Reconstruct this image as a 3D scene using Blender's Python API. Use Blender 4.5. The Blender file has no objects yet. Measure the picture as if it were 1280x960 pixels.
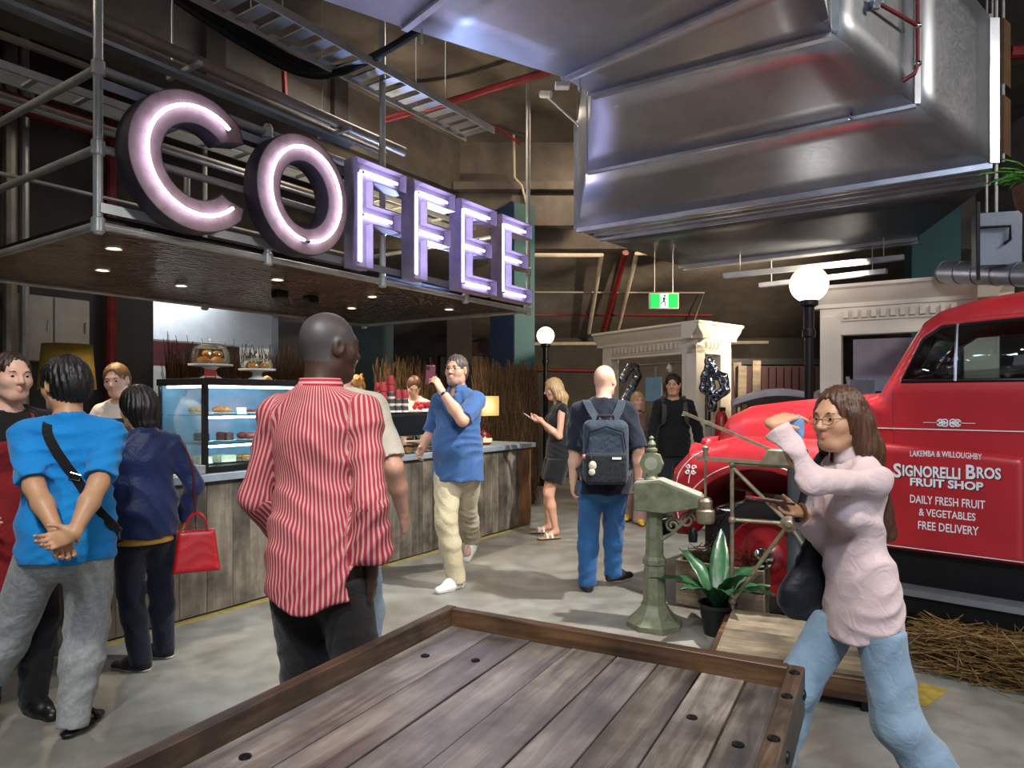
import bpy, math, random
import numpy as np
from mathutils import Vector, Matrix
random.seed(7)
rng = np.random.default_rng(5)
SC = bpy.context.scene
COL = SC.collection
PI = math.pi

# ------------------------------------------------------------------ camera, world, big lights, exposure
F = 853.0                                   # focal length in pixels of the 1280 wide frame
cam = bpy.data.cameras.new('camera')
cam.sensor_width = 36.0; cam.lens = 24.0
cam.shift_y = 20.0 / 1280.0                 # horizon sits a little under the middle
cam.clip_start = 0.02; cam.clip_end = 200
camo = bpy.data.objects.new('camera', cam); COL.objects.link(camo)
camo.location = (0, 0, 1.5); camo.rotation_euler = (PI / 2, 0, 0)
SC.camera = camo
SC.view_settings.view_transform = 'Standard'
SC.view_settings.look = 'None'
SC.view_settings.gamma = 1.0
SC.view_settings.use_curve_mapping = False
SC.view_settings.exposure = 0.3
w = bpy.data.worlds.new('world'); SC.world = w; w.use_nodes = True
w.node_tree.nodes['Background'].inputs[0].default_value = (0.55, 0.62, 0.75, 1)
w.node_tree.nodes['Background'].inputs[1].default_value = 1.1

def spot(name, loc, aim, energy, col, size=60, blend=.5, rad=.08):
    l = bpy.data.lights.new(name, 'SPOT'); l.energy = energy; l.color = col
    l.spot_size = math.radians(size); l.spot_blend = blend; l.shadow_soft_size = rad
    o = bpy.data.objects.new(name, l); COL.objects.link(o)
    o.location = loc
    o.rotation_euler = (Vector(aim) - Vector(loc)).to_track_quat('-Z', 'Y').to_euler()
    return o
def area(name, loc, aim, energy, col, sx, sy):
    l = bpy.data.lights.new(name, 'AREA'); l.energy = energy; l.color = col
    l.shape = 'RECTANGLE'; l.size = sx; l.size_y = sy
    o = bpy.data.objects.new(name, l); COL.objects.link(o)
    o.location = loc
    o.rotation_euler = (Vector(aim) - Vector(loc)).to_track_quat('-Z', 'Y').to_euler()
    return o
def KM0(x, y, z):                             # kiosk frame -> room
    return (.194+.559*x-.829*y, 8.26+.829*x+.559*y, z)
WARM = (1.0, .80, .58); NEUT = (1.0, .92, .82); COOL = (.72, .84, 1.0)
spot('ceiling_spot_key', (2.45, 3.95, 4.3), (.1, 5.7, 0), 1100, (1.0, .97, .92), 66, .5, .05)
spot('ceiling_spot_front', (2.2, .4, 5.2), (1.7, 3.8, .9), 330, NEUT, 75, .7, .12)
spot('ceiling_spot_left', (-1.0, -.6, 5.2), (-1.2, 3.6, .9), 560, NEUT, 75, .7, .12)
spot('added_soffit_spot', (4.3, 8.2, 3.0), (1.6, 12.2, 3.2), 680, WARM, 110, .8, .1)  # unseen warm spot added to brighten the leaning soffit
spot('added_duct_flood', KM0(-1.3, .55, 2.80), (.2, 4.4, 4.0), 330, (.42, .56, 1.0), 95, .8, .1)  # added blue lamp, hidden behind the letters, tints the duct
spot('added_uplight', KM0(-.9, 1.6, 2.85), (.2, 8.9, 5.5), 150, WARM, 140, .8, .1)  # added warm lamp that lifts the dark ceiling
spot('ceiling_spot_back', (2.2, 6.9, 4.6), (2.0, 9.2, 1.0), 250, WARM, 100, .7, .12)
area('added_ceiling_fill_1', (-.4, -2.0, 5.3), (0, 2.5, 1.0), 330, COOL, 2.4, .8)  # this and the next area lamps are added as general fill
area('added_ceiling_fill_2', (6.2, 2.4, 5.3), (5.0, 4.0, 0), 130, NEUT, 1.6, .6)
area('added_ceiling_fill_3', (-1.2, 7.6, 5.3), (-1.4, 7.0, 0), 40, NEUT, 1.8, .8)
area('added_ceiling_fill_4', (1.6, 9.4, 5.3), (1.2, 10.4, 1.5), 60, WARM, 2.4, .8)
area('added_ceiling_fill_5', (-5.0, 3.0, 5.3), (-4.2, 4.2, 1), 40, NEUT, 1.8, .8)

# ------------------------------------------------------------------ frames
def at(px, py, Y):                          # photo pixel + distance -> point in the room
    return Vector(((px - 640) / F * Y, Y, 1.5 - (py - 500) / F * Y))
def floor_at(px, py):
    Y = 1.5 * F / (py - 500)
    return Vector(((px - 640) / F * Y, Y, 0))
def frame(x, y, z=0, rz=0):
    return Matrix.Translation((x, y, z)) @ Matrix.Rotation(rz, 4, 'Z')
KA = math.atan2(.829, .559)                 # kiosk frame: +x runs along its front (away to the right), +y into it
KM = frame(.194, 8.26, 0, KA)
U = Vector((.559, .829, 0)); V = Vector((-.829, .559, 0))
def kpx(px):                                # local x on the kiosk front line seen at a pixel column
    q = (px - 640) / F
    s = (.194 - q * 8.26) / (.559 - q * .829)
    return -s

# ------------------------------------------------------------------ mesh builder
class MB:
    def __init__(s): s.v = []; s.f = []
    def add(s, vs, fs, M=None):
        n = len(s.v)
        for p in vs:
            p = Vector(p)
            s.v.append(tuple(M @ p) if M is not None else tuple(p))
        s.f += [tuple(i + n for i in f) for f in fs]
        return s
    def box(s, x0, x1, y0, y1, z0, z1, M=None):
        vs = [(x0,y0,z0),(x1,y0,z0),(x1,y1,z0),(x0,y1,z0),(x0,y0,z1),(x1,y0,z1),(x1,y1,z1),(x0,y1,z1)]
        return s.add(vs, [(3,2,1,0),(4,5,6,7),(0,1,5,4),(1,2,6,5),(2,3,7,6),(3,0,4,7)], M)
    def cbox(s, c, d, M=None):
        return s.box(c[0]-d[0]/2,c[0]+d[0]/2,c[1]-d[1]/2,c[1]+d[1]/2,c[2]-d[2]/2,c[2]+d[2]/2,M)
    def bar(s, a, b, w, h, up=(0,0,1)):
        a = Vector(a); b = Vector(b); d = (b-a); L = d.length; d.normalize()
        up = Vector(up)
        if abs(d.dot(up)) > .98: up = Vector((1,0,0))
        x = d.cross(up).normalized(); z = x.cross(d).normalized()
        R = Matrix((x, d, z)).transposed().to_4x4(); R.translation = a
        return s.box(-w/2, w/2, 0, L, -h/2, h/2, R)
    def tube(s, pts, r, n=8, closed=False, caps=True):
        pts = [Vector(p) for p in pts]; m = len(pts)
        rs = r if isinstance(r, (list, tuple)) else [r]*m
        T = []
        for i in range(m):
            if closed: t = pts[(i+1)%m]-pts[i-1]
            else: t = pts[min(i+1,m-1)]-pts[max(i-1,0)]
            T.append(t.normalized() if t.length > 1e-9 else Vector((0,0,1)))
        nrm = T[0].orthogonal().normalized(); vs = []
        for i in range(m):
            nrm = nrm - T[i]*nrm.dot(T[i])
            nrm = nrm.normalized() if nrm.length > 1e-6 else T[i].orthogonal().normalized()
            b = T[i].cross(nrm)
            for k in range(n):
                a = 2*PI*k/n
                vs.append(pts[i]+(nrm*math.cos(a)+b*math.sin(a))*rs[i])
        fs = []
        for i in range(m if closed else m-1):
            j = (i+1) % m
            for k in range(n):
                k2 = (k+1) % n
                fs.append((i*n+k, i*n+k2, j*n+k2, j*n+k))
        if caps and not closed:
            fs.append(tuple(range(n))[::-1]); fs.append(tuple((m-1)*n+k for k in range(n)))
        return s.add(vs, fs)
    def lathe(s, prof, n=24, M=None, cap=True):
        vs = []; fs = []
        for (r, z) in prof:
            for k in range(n):
                a = 2*PI*k/n; vs.append((r*math.cos(a), r*math.sin(a), z))
        for i in range(len(prof)-1):
            for k in range(n):
                k2 = (k+1) % n
                fs.append((i*n+k, i*n+k2, (i+1)*n+k2, (i+1)*n+k))
        if cap:
            fs.append(tuple(range(n))[::-1]); m = len(prof)-1
            fs.append(tuple(m*n+k for k in range(n)))
        return s.add(vs, fs, M)
    def prism(s, poly, y0, y1, M=None):     # poly in (x, z), extruded along y (poly counter-clockwise seen from -y)
        n = len(poly)
        vs = [(p[0], y0, p[1]) for p in poly] + [(p[0], y1, p[1]) for p in poly]
        fs = [tuple(range(n)), tuple(range(n, 2*n))[::-1]]
        for i in range(n):
            j = (i+1) % n
            fs.append((j, i, n+i, n+j))
        return s.add(vs, fs, M)
    def ball(s, c, r, nu=16, nv=10, M=None):
        if not isinstance(r, (list, tuple)): r = (r, r, r)
        vs = [(c[0], c[1], c[2]+r[2])]; fs = []
        for i in range(1, nv):
            t = PI*i/nv
            for k in range(nu):
                a = 2*PI*k/nu
                vs.append((c[0]+r[0]*math.sin(t)*math.cos(a), c[1]+r[1]*math.sin(t)*math.sin(a), c[2]+r[2]*math.cos(t)))
        vs.append((c[0], c[1], c[2]-r[2])); last = len(vs)-1
        for k in range(nu): fs.append((0, 1+k, 1+(k+1)%nu))
        for i in range(nv-2):
            for k in range(nu):
                a = 1+i*nu+k; b = 1+i*nu+(k+1)%nu
                fs.append((a, a+nu, b+nu, b))
        for k in range(nu): fs.append((last, 1+(nv-2)*nu+(k+1)%nu, 1+(nv-2)*nu+k))
        return s.add(vs, fs, M)
    def sheet(s, fn, nu, nv, closed_u=False):
        vs = [fn(i/nu, j/nv) for i in range(nu+1) for j in range(nv+1)]
        fs = [(i*(nv+1)+j, (i+1)*(nv+1)+j, (i+1)*(nv+1)+j+1, i*(nv+1)+j+1) for i in range(nu) for j in range(nv)]
        return s.add(vs, fs)
    def mesh(s, name):
        m = bpy.data.meshes.new(name); m.from_pydata(s.v, [], s.f); m.update(); return m

def smooth(m, ang=35):
    m.polygons.foreach_set('use_smooth', [True]*len(m.polygons))
    try: m.set_sharp_from_angle(angle=math.radians(ang))
    except Exception: pass
def ob(name, mb, mat, parent=None, M=None, kind=None, ang=35, bevel=0, solid=0):
    m = mb.mesh(name) if isinstance(mb, MB) else mb
    if isinstance(mb, MB): smooth(m, ang)
    if mat is not None and len(m.materials) == 0: m.materials.append(mat)
    o = bpy.data.objects.new(name, m); COL.objects.link(o)
    if parent is not None: o.parent = parent
    if M is not None: o.matrix_local = M
    if kind: o['kind'] = kind
    if solid:
        q = o.modifiers.new('solid', 'SOLIDIFY'); q.thickness = solid; q.offset = 0
    if bevel:
        b = o.modifiers.new('bevel', 'BEVEL'); b.width = bevel; b.segments = 2; b.limit_method = 'ANGLE'
    return o
def thing(name, label, cat, M=None, group=None):
    o = bpy.data.objects.new(name, None); COL.objects.link(o)
    o.empty_display_size = .1
    if M is not None: o.matrix_world = M
    o['label'] = label; o['category'] = cat
    if group: o['group'] = group
    return o
def tag(o, label, cat, group=None):
    o['label'] = label; o['category'] = cat
    if group: o['group'] = group
    return o
def copy_ob(o, parent=None, M=None, name=None):
    c = o.copy(); COL.objects.link(c)
    if parent is not None: c.parent = parent
    if M is not None: c.matrix_local = M
    return c
def copy_tree(o, M, label, parent=None):
    c = o.copy(); COL.objects.link(c)
    if parent is not None: c.parent = parent
    else:
        c.matrix_world = M; c['label'] = label
    for ch in list(o.children): copy_tree(ch, None, None, c)
    return c
def struct(name, mb, mat, M=None, **k):
    return ob(name, mb, mat, None, M, 'structure', **k)

# ------------------------------------------------------------------ materials
def lin(h):
    if isinstance(h, str):
        h = h.lstrip('#'); c = [int(h[i:i+2], 16)/255 for i in (0, 2, 4)]
        return tuple((x/12.92 if x <= .04045 else ((x+.055)/1.055)**2.4) for x in c)
    return tuple(h)
def newmat(name):
    m = bpy.data.materials.new(name); m.use_nodes = True
    nt = m.node_tree; return m, nt, nt.nodes['Principled BSDF']
def N(nt, t, **k):
    n = nt.nodes.new(t)
    for a, b in k.items(): setattr(n, a, b)
    return n
def coords(nt, scale=(1,1,1), kind='Object'):
    tc = N(nt, 'ShaderNodeTexCoord'); mp = N(nt, 'ShaderNodeMapping')
    mp.inputs['Scale'].default_value = scale
    nt.links.new(tc.outputs[kind], mp.inputs['Vector']); return mp.outputs['Vector']
def noise(nt, vec, scale, detail=4, rough=.55, dist=0):
    n = N(nt, 'ShaderNodeTexNoise'); n.inputs['Scale'].default_value = scale
    n.inputs['Detail'].default_value = detail; n.inputs['Roughness'].default_value = rough
    n.inputs['Distortion'].default_value = dist
    nt.links.new(vec, n.inputs['Vector']); return n.outputs['Fac']
def ramp(nt, fac, stops):
    r = N(nt, 'ShaderNodeValToRGB'); e = r.color_ramp.elements
    while len(e) < len(stops): e.new(.5)
    for i, (p, c) in enumerate(stops):
        e[i].position = p; e[i].color = (*lin(c), 1)
    nt.links.new(fac, r.inputs['Fac']); return r.outputs['Color']
def mix(nt, fac, a, b, mode='MIX'):
    n = N(nt, 'ShaderNodeMix', data_type='RGBA', blend_type=mode)
    for i, x in ((0, fac), (6, a), (7, b)):
        if hasattr(x, 'links') or isinstance(x, bpy.types.NodeSocket): nt.links.new(x, n.inputs[i])
        elif i == 0: n.inputs[0].default_value = x
        else: n.inputs[i].default_value = (*lin(x), 1)
    return n.outputs[2]
def bump(nt, b, h, strength=.3, dist=.01, prev=None):
    n = N(nt, 'ShaderNodeBump'); n.inputs['Strength'].default_value = strength
    n.inputs['Distance'].default_value = dist
    nt.links.new(h, n.inputs['Height'])
    if prev is not None: nt.links.new(prev, n.inputs['Normal'])
    nt.links.new(n.outputs['Normal'], b.inputs['Normal']); return n.outputs['Normal']
_mc = {}
def pm(name, col, col2=None, rough=.5, metal=0.0, scale=6, stretch=(1,1,1), bmp=0.0, bscale=40, rand=0.0, spec=.5, coat=0, sheen=0, rvar=0):
    if name in _mc: return _mc[name]
    m, nt, b = newmat(name)
    v = coords(nt, stretch)
    c2 = col2 if col2 is not None else tuple(x*.72 for x in lin(col))
    c = ramp(nt, noise(nt, v, scale, 5, .6), [(.3, c2), (.7, col)])
    if rand:
        oi = N(nt, 'ShaderNodeObjectInfo'); hs = N(nt, 'ShaderNodeHueSaturation')
        mr = N(nt, 'ShaderNodeMapRange'); mr.inputs[3].default_value = 1-rand; mr.inputs[4].default_value = 1+rand
        nt.links.new(oi.outputs['Random'], mr.inputs[0]); nt.links.new(mr.outputs[0], hs.inputs['Value'])
        nt.links.new(c, hs.inputs['Color']); c = hs.outputs['Color']
    nt.links.new(c, b.inputs['Base Color'])
    b.inputs['Roughness'].default_value = rough; b.inputs['Metallic'].default_value = metal
    b.inputs['Specular IOR Level'].default_value = spec
    b.inputs['Coat Weight'].default_value = coat
    b.inputs['Sheen Weight'].default_value = sheen
    if rvar:
        mr = N(nt, 'ShaderNodeMapRange'); mr.inputs[3].default_value = rough-rvar; mr.inputs[4].default_value = rough+rvar
        nt.links.new(noise(nt, v, scale*1.7, 4), mr.inputs[0]); nt.links.new(mr.outputs[0], b.inputs['Roughness'])
    if bmp: bump(nt, b, noise(nt, v, bscale, 4), bmp, .01)
    _mc[name] = m; return m
def emit(name, col, strength):
    m, nt, b = newmat(name)
    b.inputs['Base Color'].default_value = (*[.25*x for x in lin(col)], 1)
    b.inputs['Emission Color'].default_value = (*lin(col), 1)
    b.inputs['Emission Strength'].default_value = strength
    return m
def glassy(name, col, alpha=.12, rough=.02):
    m, nt, b = newmat(name)
    g = N(nt, 'ShaderNodeBsdfGlossy'); g.inputs['Roughness'].default_value = rough
    t = N(nt, 'ShaderNodeBsdfTransparent'); t.inputs['Color'].default_value = (*lin(col), 1)
    fr = N(nt, 'ShaderNodeFresnel'); fr.inputs['IOR'].default_value = 1.45
    mp = N(nt, 'ShaderNodeMath', operation='MULTIPLY_ADD'); mp.inputs[1].default_value = .6; mp.inputs[2].default_value = alpha*.3
    nt.links.new(fr.outputs[0], mp.inputs[0])
    mx = N(nt, 'ShaderNodeMixShader')
    nt.links.new(mp.outputs[0], mx.inputs[0]); nt.links.new(t.outputs[0], mx.inputs[1]); nt.links.new(g.outputs[0], mx.inputs[2])
    nt.links.new(mx.outputs[0], nt.nodes['Material Output'].inputs['Surface'])
    return m
def plankmat(name, a, b_, c, axis=2, rough=.6, gloss=0, rand=.25, stain_sheen=None):
    """wood with the grain along one object axis; colour differs from board to board"""
    m, nt, b = newmat(name)
    st = [14, 14, 14]; st[axis] = 1.1
    oi = N(nt, 'ShaderNodeObjectInfo')
    tc = N(nt, 'ShaderNodeTexCoord'); ad = N(nt, 'ShaderNodeVectorMath', operation='MULTIPLY_ADD')
    cx = N(nt, 'ShaderNodeCombineXYZ')
    for i in range(3): nt.links.new(oi.outputs['Random'], cx.inputs[i])
    ad.inputs[1].default_value = (9, 9, 9)
    nt.links.new(cx.outputs[0], ad.inputs[0]); nt.links.new(tc.outputs['Object'], ad.inputs[2])
    mp = N(nt, 'ShaderNodeMapping'); mp.inputs['Scale'].default_value = st
    nt.links.new(ad.outputs[0], mp.inputs['Vector'])
    grain = noise(nt, mp.outputs[0], 1.6, 8, .7, .6)
    blotch = noise(nt, ad.outputs[0], 3.2, 4, .6)
    col = ramp(nt, grain, [(.28, a), (.5, b_), (.74, c)])
    dark = ramp(nt, blotch, [(.34, tuple(x*.45 for x in lin(a))), (.62, '#ffffff')])
    col = mix(nt, .75, col, dark, 'MULTIPLY')
    if stain_sheen:  # dark stains plus a purple-blue sheen painted into the board colour
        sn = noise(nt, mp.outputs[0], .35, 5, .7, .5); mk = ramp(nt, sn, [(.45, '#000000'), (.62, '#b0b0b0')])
        col = mix(nt, mk, col, stain_sheen)
    hs = N(nt, 'ShaderNodeHueSaturation'); mr = N(nt, 'ShaderNodeMapRange')
    mr.inputs[3].default_value = 1-rand; mr.inputs[4].default_value = 1+rand
    nt.links.new(oi.outputs['Random'], mr.inputs[0]); nt.links.new(mr.outputs[0], hs.inputs['Value'])
    nt.links.new(col, hs.inputs['Color']); nt.links.new(hs.outputs['Color'], b.inputs['Base Color'])
    rr = N(nt, 'ShaderNodeMapRange'); rr.inputs[3].default_value = rough-.15; rr.inputs[4].default_value = rough+.15
    nt.links.new(grain, rr.inputs[0]); nt.links.new(rr.outputs[0], b.inputs['Roughness'])
    b.inputs['Coat Weight'].default_value = gloss; b.inputs['Coat Roughness'].default_value = .35
    bump(nt, b, grain, .35, .004)
    return m
def galv(name, base='#9aa0a8', rough=.32):
    m, nt, b = newmat(name)
    v = coords(nt)
    vo = N(nt, 'ShaderNodeTexVoronoi'); vo.inputs['Scale'].default_value = 45
    nt.links.new(v, vo.inputs['Vector'])
    sp = N(nt, 'ShaderNodeSeparateColor'); nt.links.new(vo.outputs['Color'], sp.inputs[0])
    bl = noise(nt, v, 1.8, 5, .6)
    c = ramp(nt, bl, [(.3, tuple(x*.72 for x in lin(base))), (.7, base)])
    c = mix(nt, .07, c, vo.outputs['Color'], 'SOFT_LIGHT')
    nt.links.new(c, b.inputs['Base Color']); b.inputs['Metallic'].default_value = .95
    mr = N(nt, 'ShaderNodeMapRange'); mr.inputs[3].default_value = rough-.02; mr.inputs[4].default_value = rough+.04
    nt.links.new(sp.outputs[0], mr.inputs[0]); nt.links.new(mr.outputs[0], b.inputs['Roughness'])
    bump(nt, b, bl, .04, .03)
    return m

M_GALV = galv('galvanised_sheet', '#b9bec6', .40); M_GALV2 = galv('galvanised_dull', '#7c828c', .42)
M_TUBE = pm('scaffold_tube', '#c2c2bc', '#9c9c95', .36, .35, 5, bmp=.05)
M_FLANGE = pm('flange_steel', '#c2c8d0', '#a4aab4', .36, .6)
M_STRIP = pm('aluminium_strip', '#b4bac0', '#949aa2', .38, .85, 4)
M_BLACK = pm('black_metal', '#141416', '#0c0c0e', .42, .3)
M_BLKPL = pm('black_plastic', '#17181b', '#101114', .38)
M_CHROME = pm('chrome', '#d8d8da', '#b8b8ba', .12, 1.0)
M_REDPIPE = pm('red_pipe', '#8c1f22', '#5e1417', .42, .1)
M_WHITE = pm('white_paint', '#e9e6df', '#d8d4ca', .5)
M_CREAM = pm('cream_portal_paint', '#e6dccb', '#d9cdb9', .55, 0, 3, bmp=.04, bscale=20)
M_TEAL = pm('teal_column_paint', '#1f5b60', '#184a50', .6, 0, 2)
M_NAVYCOL = pm('navy_column_paint', '#142a52', '#0f2142', .6, 0, 2)
M_DKTEAL = pm('dark_teal_paint', '#143b44', '#0f2e36', .6, 0, 2)
M_GLOBE = emit('globe_glass', '#fff6ea', 3.4)
M_NEON = emit('neon_white', '#ccceff', 13.0)
M_DOWN = emit('downlight_lens', '#ffe9c4', 14.0)
M_LED = emit('cool_led', '#cfeaff', 27.0)
M_GLASS = glassy('clear_glass', '#f2fafa', .08)
M_PVC = pm('cream_pvc', '#cfc4ae', '#b3a78f', .5)
# ================================================================== setting
def concrete(name, a, b_, c, rough=.75, gloss=None, sc=1.0, bm=.25):
    m, nt, b = newmat(name)
    v = coords(nt)
    big = noise(nt, v, .55*sc, 6, .62, .4); mid = noise(nt, v, 3.1*sc, 6, .65); fine = noise(nt, v, 60, 3)
    col = ramp(nt, big, [(.32, a), (.5, b_), (.68, c)])
    col = mix(nt, .35, col, ramp(nt, mid, [(.35, '#555049'), (.65, '#ffffff')]), 'MULTIPLY')
    nt.links.new(col, b.inputs['Base Color'])
    if gloss is None: b.inputs['Roughness'].default_value = rough
    else:
        mr = N(nt, 'ShaderNodeMapRange'); mr.inputs[1].default_value = .35; mr.inputs[2].default_value = .65
        mr.inputs[3].default_value = gloss; mr.inputs[4].default_value = rough
        nt.links.new(mid, mr.inputs[0]); nt.links.new(mr.outputs[0], b.inputs['Roughness'])
    n1 = bump(nt, b, mid, bm, .02); bump(nt, b, fine, bm*.4, .003, n1)
    return m
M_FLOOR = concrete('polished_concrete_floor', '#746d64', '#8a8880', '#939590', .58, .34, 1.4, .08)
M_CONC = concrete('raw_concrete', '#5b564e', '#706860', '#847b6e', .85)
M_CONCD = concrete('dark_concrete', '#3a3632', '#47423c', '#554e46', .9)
M_KWALL = pm('charcoal_kiosk_wall', '#3b3b3d', '#333335', .7, 0, 3)

struct('floor', MB().box(-11, 11, -4, 18, -.12, 0), M_FLOOR)
struct('ceiling', MB().box(-11, 11, -4, 18, 5.5, 5.7), M_CONC)
struct('wall_right', MB().box(7.2, 7.5, -4, 18, 0, 5.5), M_CONC)
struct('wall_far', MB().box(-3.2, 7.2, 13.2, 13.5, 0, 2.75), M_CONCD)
# leaning concrete soffit and the bulkhead above it
sl = MB()
sl.prism([(13.2, 2.70), (13.5, 2.70), (13.5, 4.2), (10.85, 4.2), (10.6, 3.85)], -7.2, 3.4, Matrix.Rotation(PI/2, 4, 'Z'))
struct('wall_leaning', sl, M_CONC)
struct('wall_bulkhead', MB().box(-1.0, 7.2, 10.6, 10.9, 3.85, 5.5), M_CONC)
struct('trim_1', MB().box(.0, .95, 10.35, 10.6, 4.15, 4.6), M_CONC)       # concrete block on the bulkhead
struct('trim_2', MB().box(-.9, 5.5, 10.42, 10.6, 4.72, 4.84), M_CONC)
# kiosk rear wall with the bright opening
kb = MB()
kb.box(-9, -2.62, 3.6, 3.75, 0, 2.7); kb.box(-.86, .5, 3.6, 3.75, 0, 2.7)
kb.box(-2.62, -.86, 3.6, 3.75, 0, 1.1)
struct('wall_kiosk', kb, M_KWALL, KM)
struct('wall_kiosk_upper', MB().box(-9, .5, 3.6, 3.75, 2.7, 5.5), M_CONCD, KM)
struct('trim_3', MB().box(-9, 1.38, 2.14, 2.5, 4.72, 5.5), M_CONC, KM)    # concrete beam over the kiosk
for i, x in enumerate((-6.3, -4.6, -2.9, -1.2)):
    struct('trim_%d' % (4+i), MB().box(x, x+.22, 2.06, 2.14, 4.72, 5.5), M_CONCD, KM)
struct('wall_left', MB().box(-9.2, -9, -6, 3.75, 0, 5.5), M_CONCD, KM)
# lit bay behind the opening
bay = MB()
bay.box(-4.2, .3, 7.2, 7.3, 0, 3.2); bay.box(-4.3, -4.2, 3.75, 7.3, 0, 3.2); bay.box(.3, .4, 3.75, 7.3, 0, 3.2)
struct('wall_bay', bay, M_WHITE, KM)
struct('ceiling_bay', MB().box(-4.3, .4, 3.75, 7.3, 3.2, 3.3), M_WHITE, KM)
struct('trim_8', MB().box(-1.9, .3, 5.0, 5.3, 2.35, 3.2), pm('bay_beam_paint', '#d8dade', '#c8cace', .6), KM)
struct('trim_9', MB().box(-3.2, .3, 6.2, 6.4, 2.05, 2.5), pm('bay_beam_dark', '#5a2026', '#431318', .6), KM)
c = KM @ Vector((-2.2, 5.4, 3.15))
area('bay_light', c, c + Vector((0, 0, -1)), 95, (.85, .93, 1.0), 2.5, 1.6)

# columns
def column(name, label, x, y, w, d, z1, mats, rz=KA):
    t = thing(name, label, 'column', frame(x, y, 0, rz))
    ob('shaft', MB().box(-w/2, w/2, -d/2, d/2, .12, z1), mats[0], t)
    ob('side_panel', MB().box(-w/2+.01, w/2-.01, -d/2-.012, -d/2, .12, z1-.01), mats[1], t)
    ob('plinth', MB().box(-w/2-.02, w/2+.02, -d/2-.02, d/2+.02, 0, .12), mats[0], t)
column('painted_column', 'navy and teal painted column behind the last letter E', -.0, 10.38, .38, .66, 4.4, (M_NAVYCOL, M_TEAL), math.radians(33))
column('painted_column', 'dark teal square column behind the coffee machine', -2.55, 12.3, .72, .6, 5.5, (M_DKTEAL, pm('grey_green', '#2f4a4c', '#263d40', .6)), math.radians(20))
column('painted_column', 'brown concrete column between kiosk and roller door', -.98, 12.6, .46, .46, 5.5, (M_CONCD, M_CONCD), .1)
column('painted_column', 'teal column behind the right cream portal under the hood', 6.15, 10.0, .62, .5, 5.5, (M_DKTEAL, M_TEAL), -.35)

# ------------------------------------------------------------------ kiosk canopy and scaffold frame
def tinmat():
    m, nt, b = newmat('pressed_tin_soffit')
    v = coords(nt)
    br = N(nt, 'ShaderNodeTexVoronoi'); br.inputs['Scale'].default_value = 20
    mp = N(nt, 'ShaderNodeMapping'); mp.inputs['Scale'].default_value = (.55, 1.3, 1)
    nt.links.new(v, mp.inputs['Vector']); nt.links.new(mp.outputs[0], br.inputs['Vector'])
    sn = noise(nt, v, 2.0, 3)
    nt.links.new(ramp(nt, sn, [(.3, '#54443a'), (.7, '#7d685b')]), b.inputs['Base Color'])
    b.inputs['Metallic'].default_value = .7; b.inputs['Roughness'].default_value = .2
    bump(nt, b, br.outputs['Distance'], 1.0, .06)
    return m
CZ = 2.58
cn = thing('kiosk_canopy', 'dark pressed-tin canopy hung over the coffee counter', 'canopy', KM)
ob('soffit', MB().box(-4.88, -.02, .02, 2.78, CZ+.012, CZ+.03), tinmat(), cn)
ob('deck', MB().box(-4.86, -.04, .04, 2.76, CZ+.03, CZ+.07), M_BLACK, cn)
for (x, y) in ((kpx(167)+.18, .62), (-4.15, 1.55), (-3.05, .72), (-3.35, 1.75), (-1.85, .75), (-2.35, 1.55), (-.62, .72), (-1.35, 1.6)):
    h = ob('downlight_trim', MB().lathe([(.05, CZ-.004), (.058, CZ-.004), (.058, CZ+.012), (.04, CZ+.012)], 16, None, False), M_WHITE, cn, Matrix.Translation((x, y, 0)))
    ob('downlight_lens', MB().lathe([(.001, CZ+.001), (.038, CZ+.001), (.038, CZ+.006), (.001, CZ+.006)], 16), M_DOWN, h)
    p = KM @ Vector((x, y, CZ-.02))
    spot('downlight', p, p + Vector((0, 0, -1)), 70, WARM, 120, .6, .04)
for (x, y) in ((-2.62, 1.25), (-2.2, 1.3)):
    k = ob('speaker_box', MB().box(x-.07, x+.07, y-.05, y+.05, CZ-.07, CZ+.01), M_BLKPL, cn, bevel=.01)
    ob('grille', MB().box(x-.06, x+.06, y-.053, y-.05, CZ-.06, CZ-.01), M_BLACK, k)

fl_ = thing('added_deck_lamp', 'small added blue lamp on the canopy deck behind the letters', 'added_deck_lamp', KM @ Matrix.Translation((-1.3, .62, CZ+.07)))  # body made for the added blue duct lamp
ob('bracket', MB().box(-.06, .06, -.03, .03, 0, .02).box(-.065, -.055, -.01, .01, 0, .16).box(.055, .065, -.01, .01, 0, .16), M_BLACK, fl_)
ob('lamp_body', MB().cbox((0, 0, .13), (.11, .05, .09)), M_BLACK, fl_, bevel=.008)
ul_ = thing('added_deck_lamp', 'added uplight on the canopy deck nearer the kiosk wall', 'added_deck_lamp', KM @ Matrix.Translation((-.9, 1.68, CZ+.07)))  # body made for the added warm ceiling lamp
ob('bracket', MB().box(-.06, .06, -.03, .03, 0, .02), M_BLACK, ul_)
ob('lamp_body', MB().cbox((0, 0, .10), (.13, .06, .10)).box(-.02, .02, -.01, .01, .02, .06), M_BLACK, ul_, bevel=.008)
sf = thing('scaffold_frame', 'galvanised tube scaffold frame carrying the neon letters', 'scaffold', KM)
R = .026
def rail(a, b, r=R, m=M_TUBE): return ob('rail', MB().tube([a, b], r, 12), m, sf)
XL, XR, YB = -4.9, 0, 2.8
for z in (CZ-.005, 3.05, 3.54):
    rail((XL, 0, z), (XR, 0, z)); rail((XL, 0, z), (XL, YB, z))
    if z != 3.05: rail((XR, 0, z), (XR, YB, z))
    if z < 3: rail((XL, YB, z), (XR, YB, z), .02)
rail((XL, YB, 3.54), (XR, YB, 3.54), .02)
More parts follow.
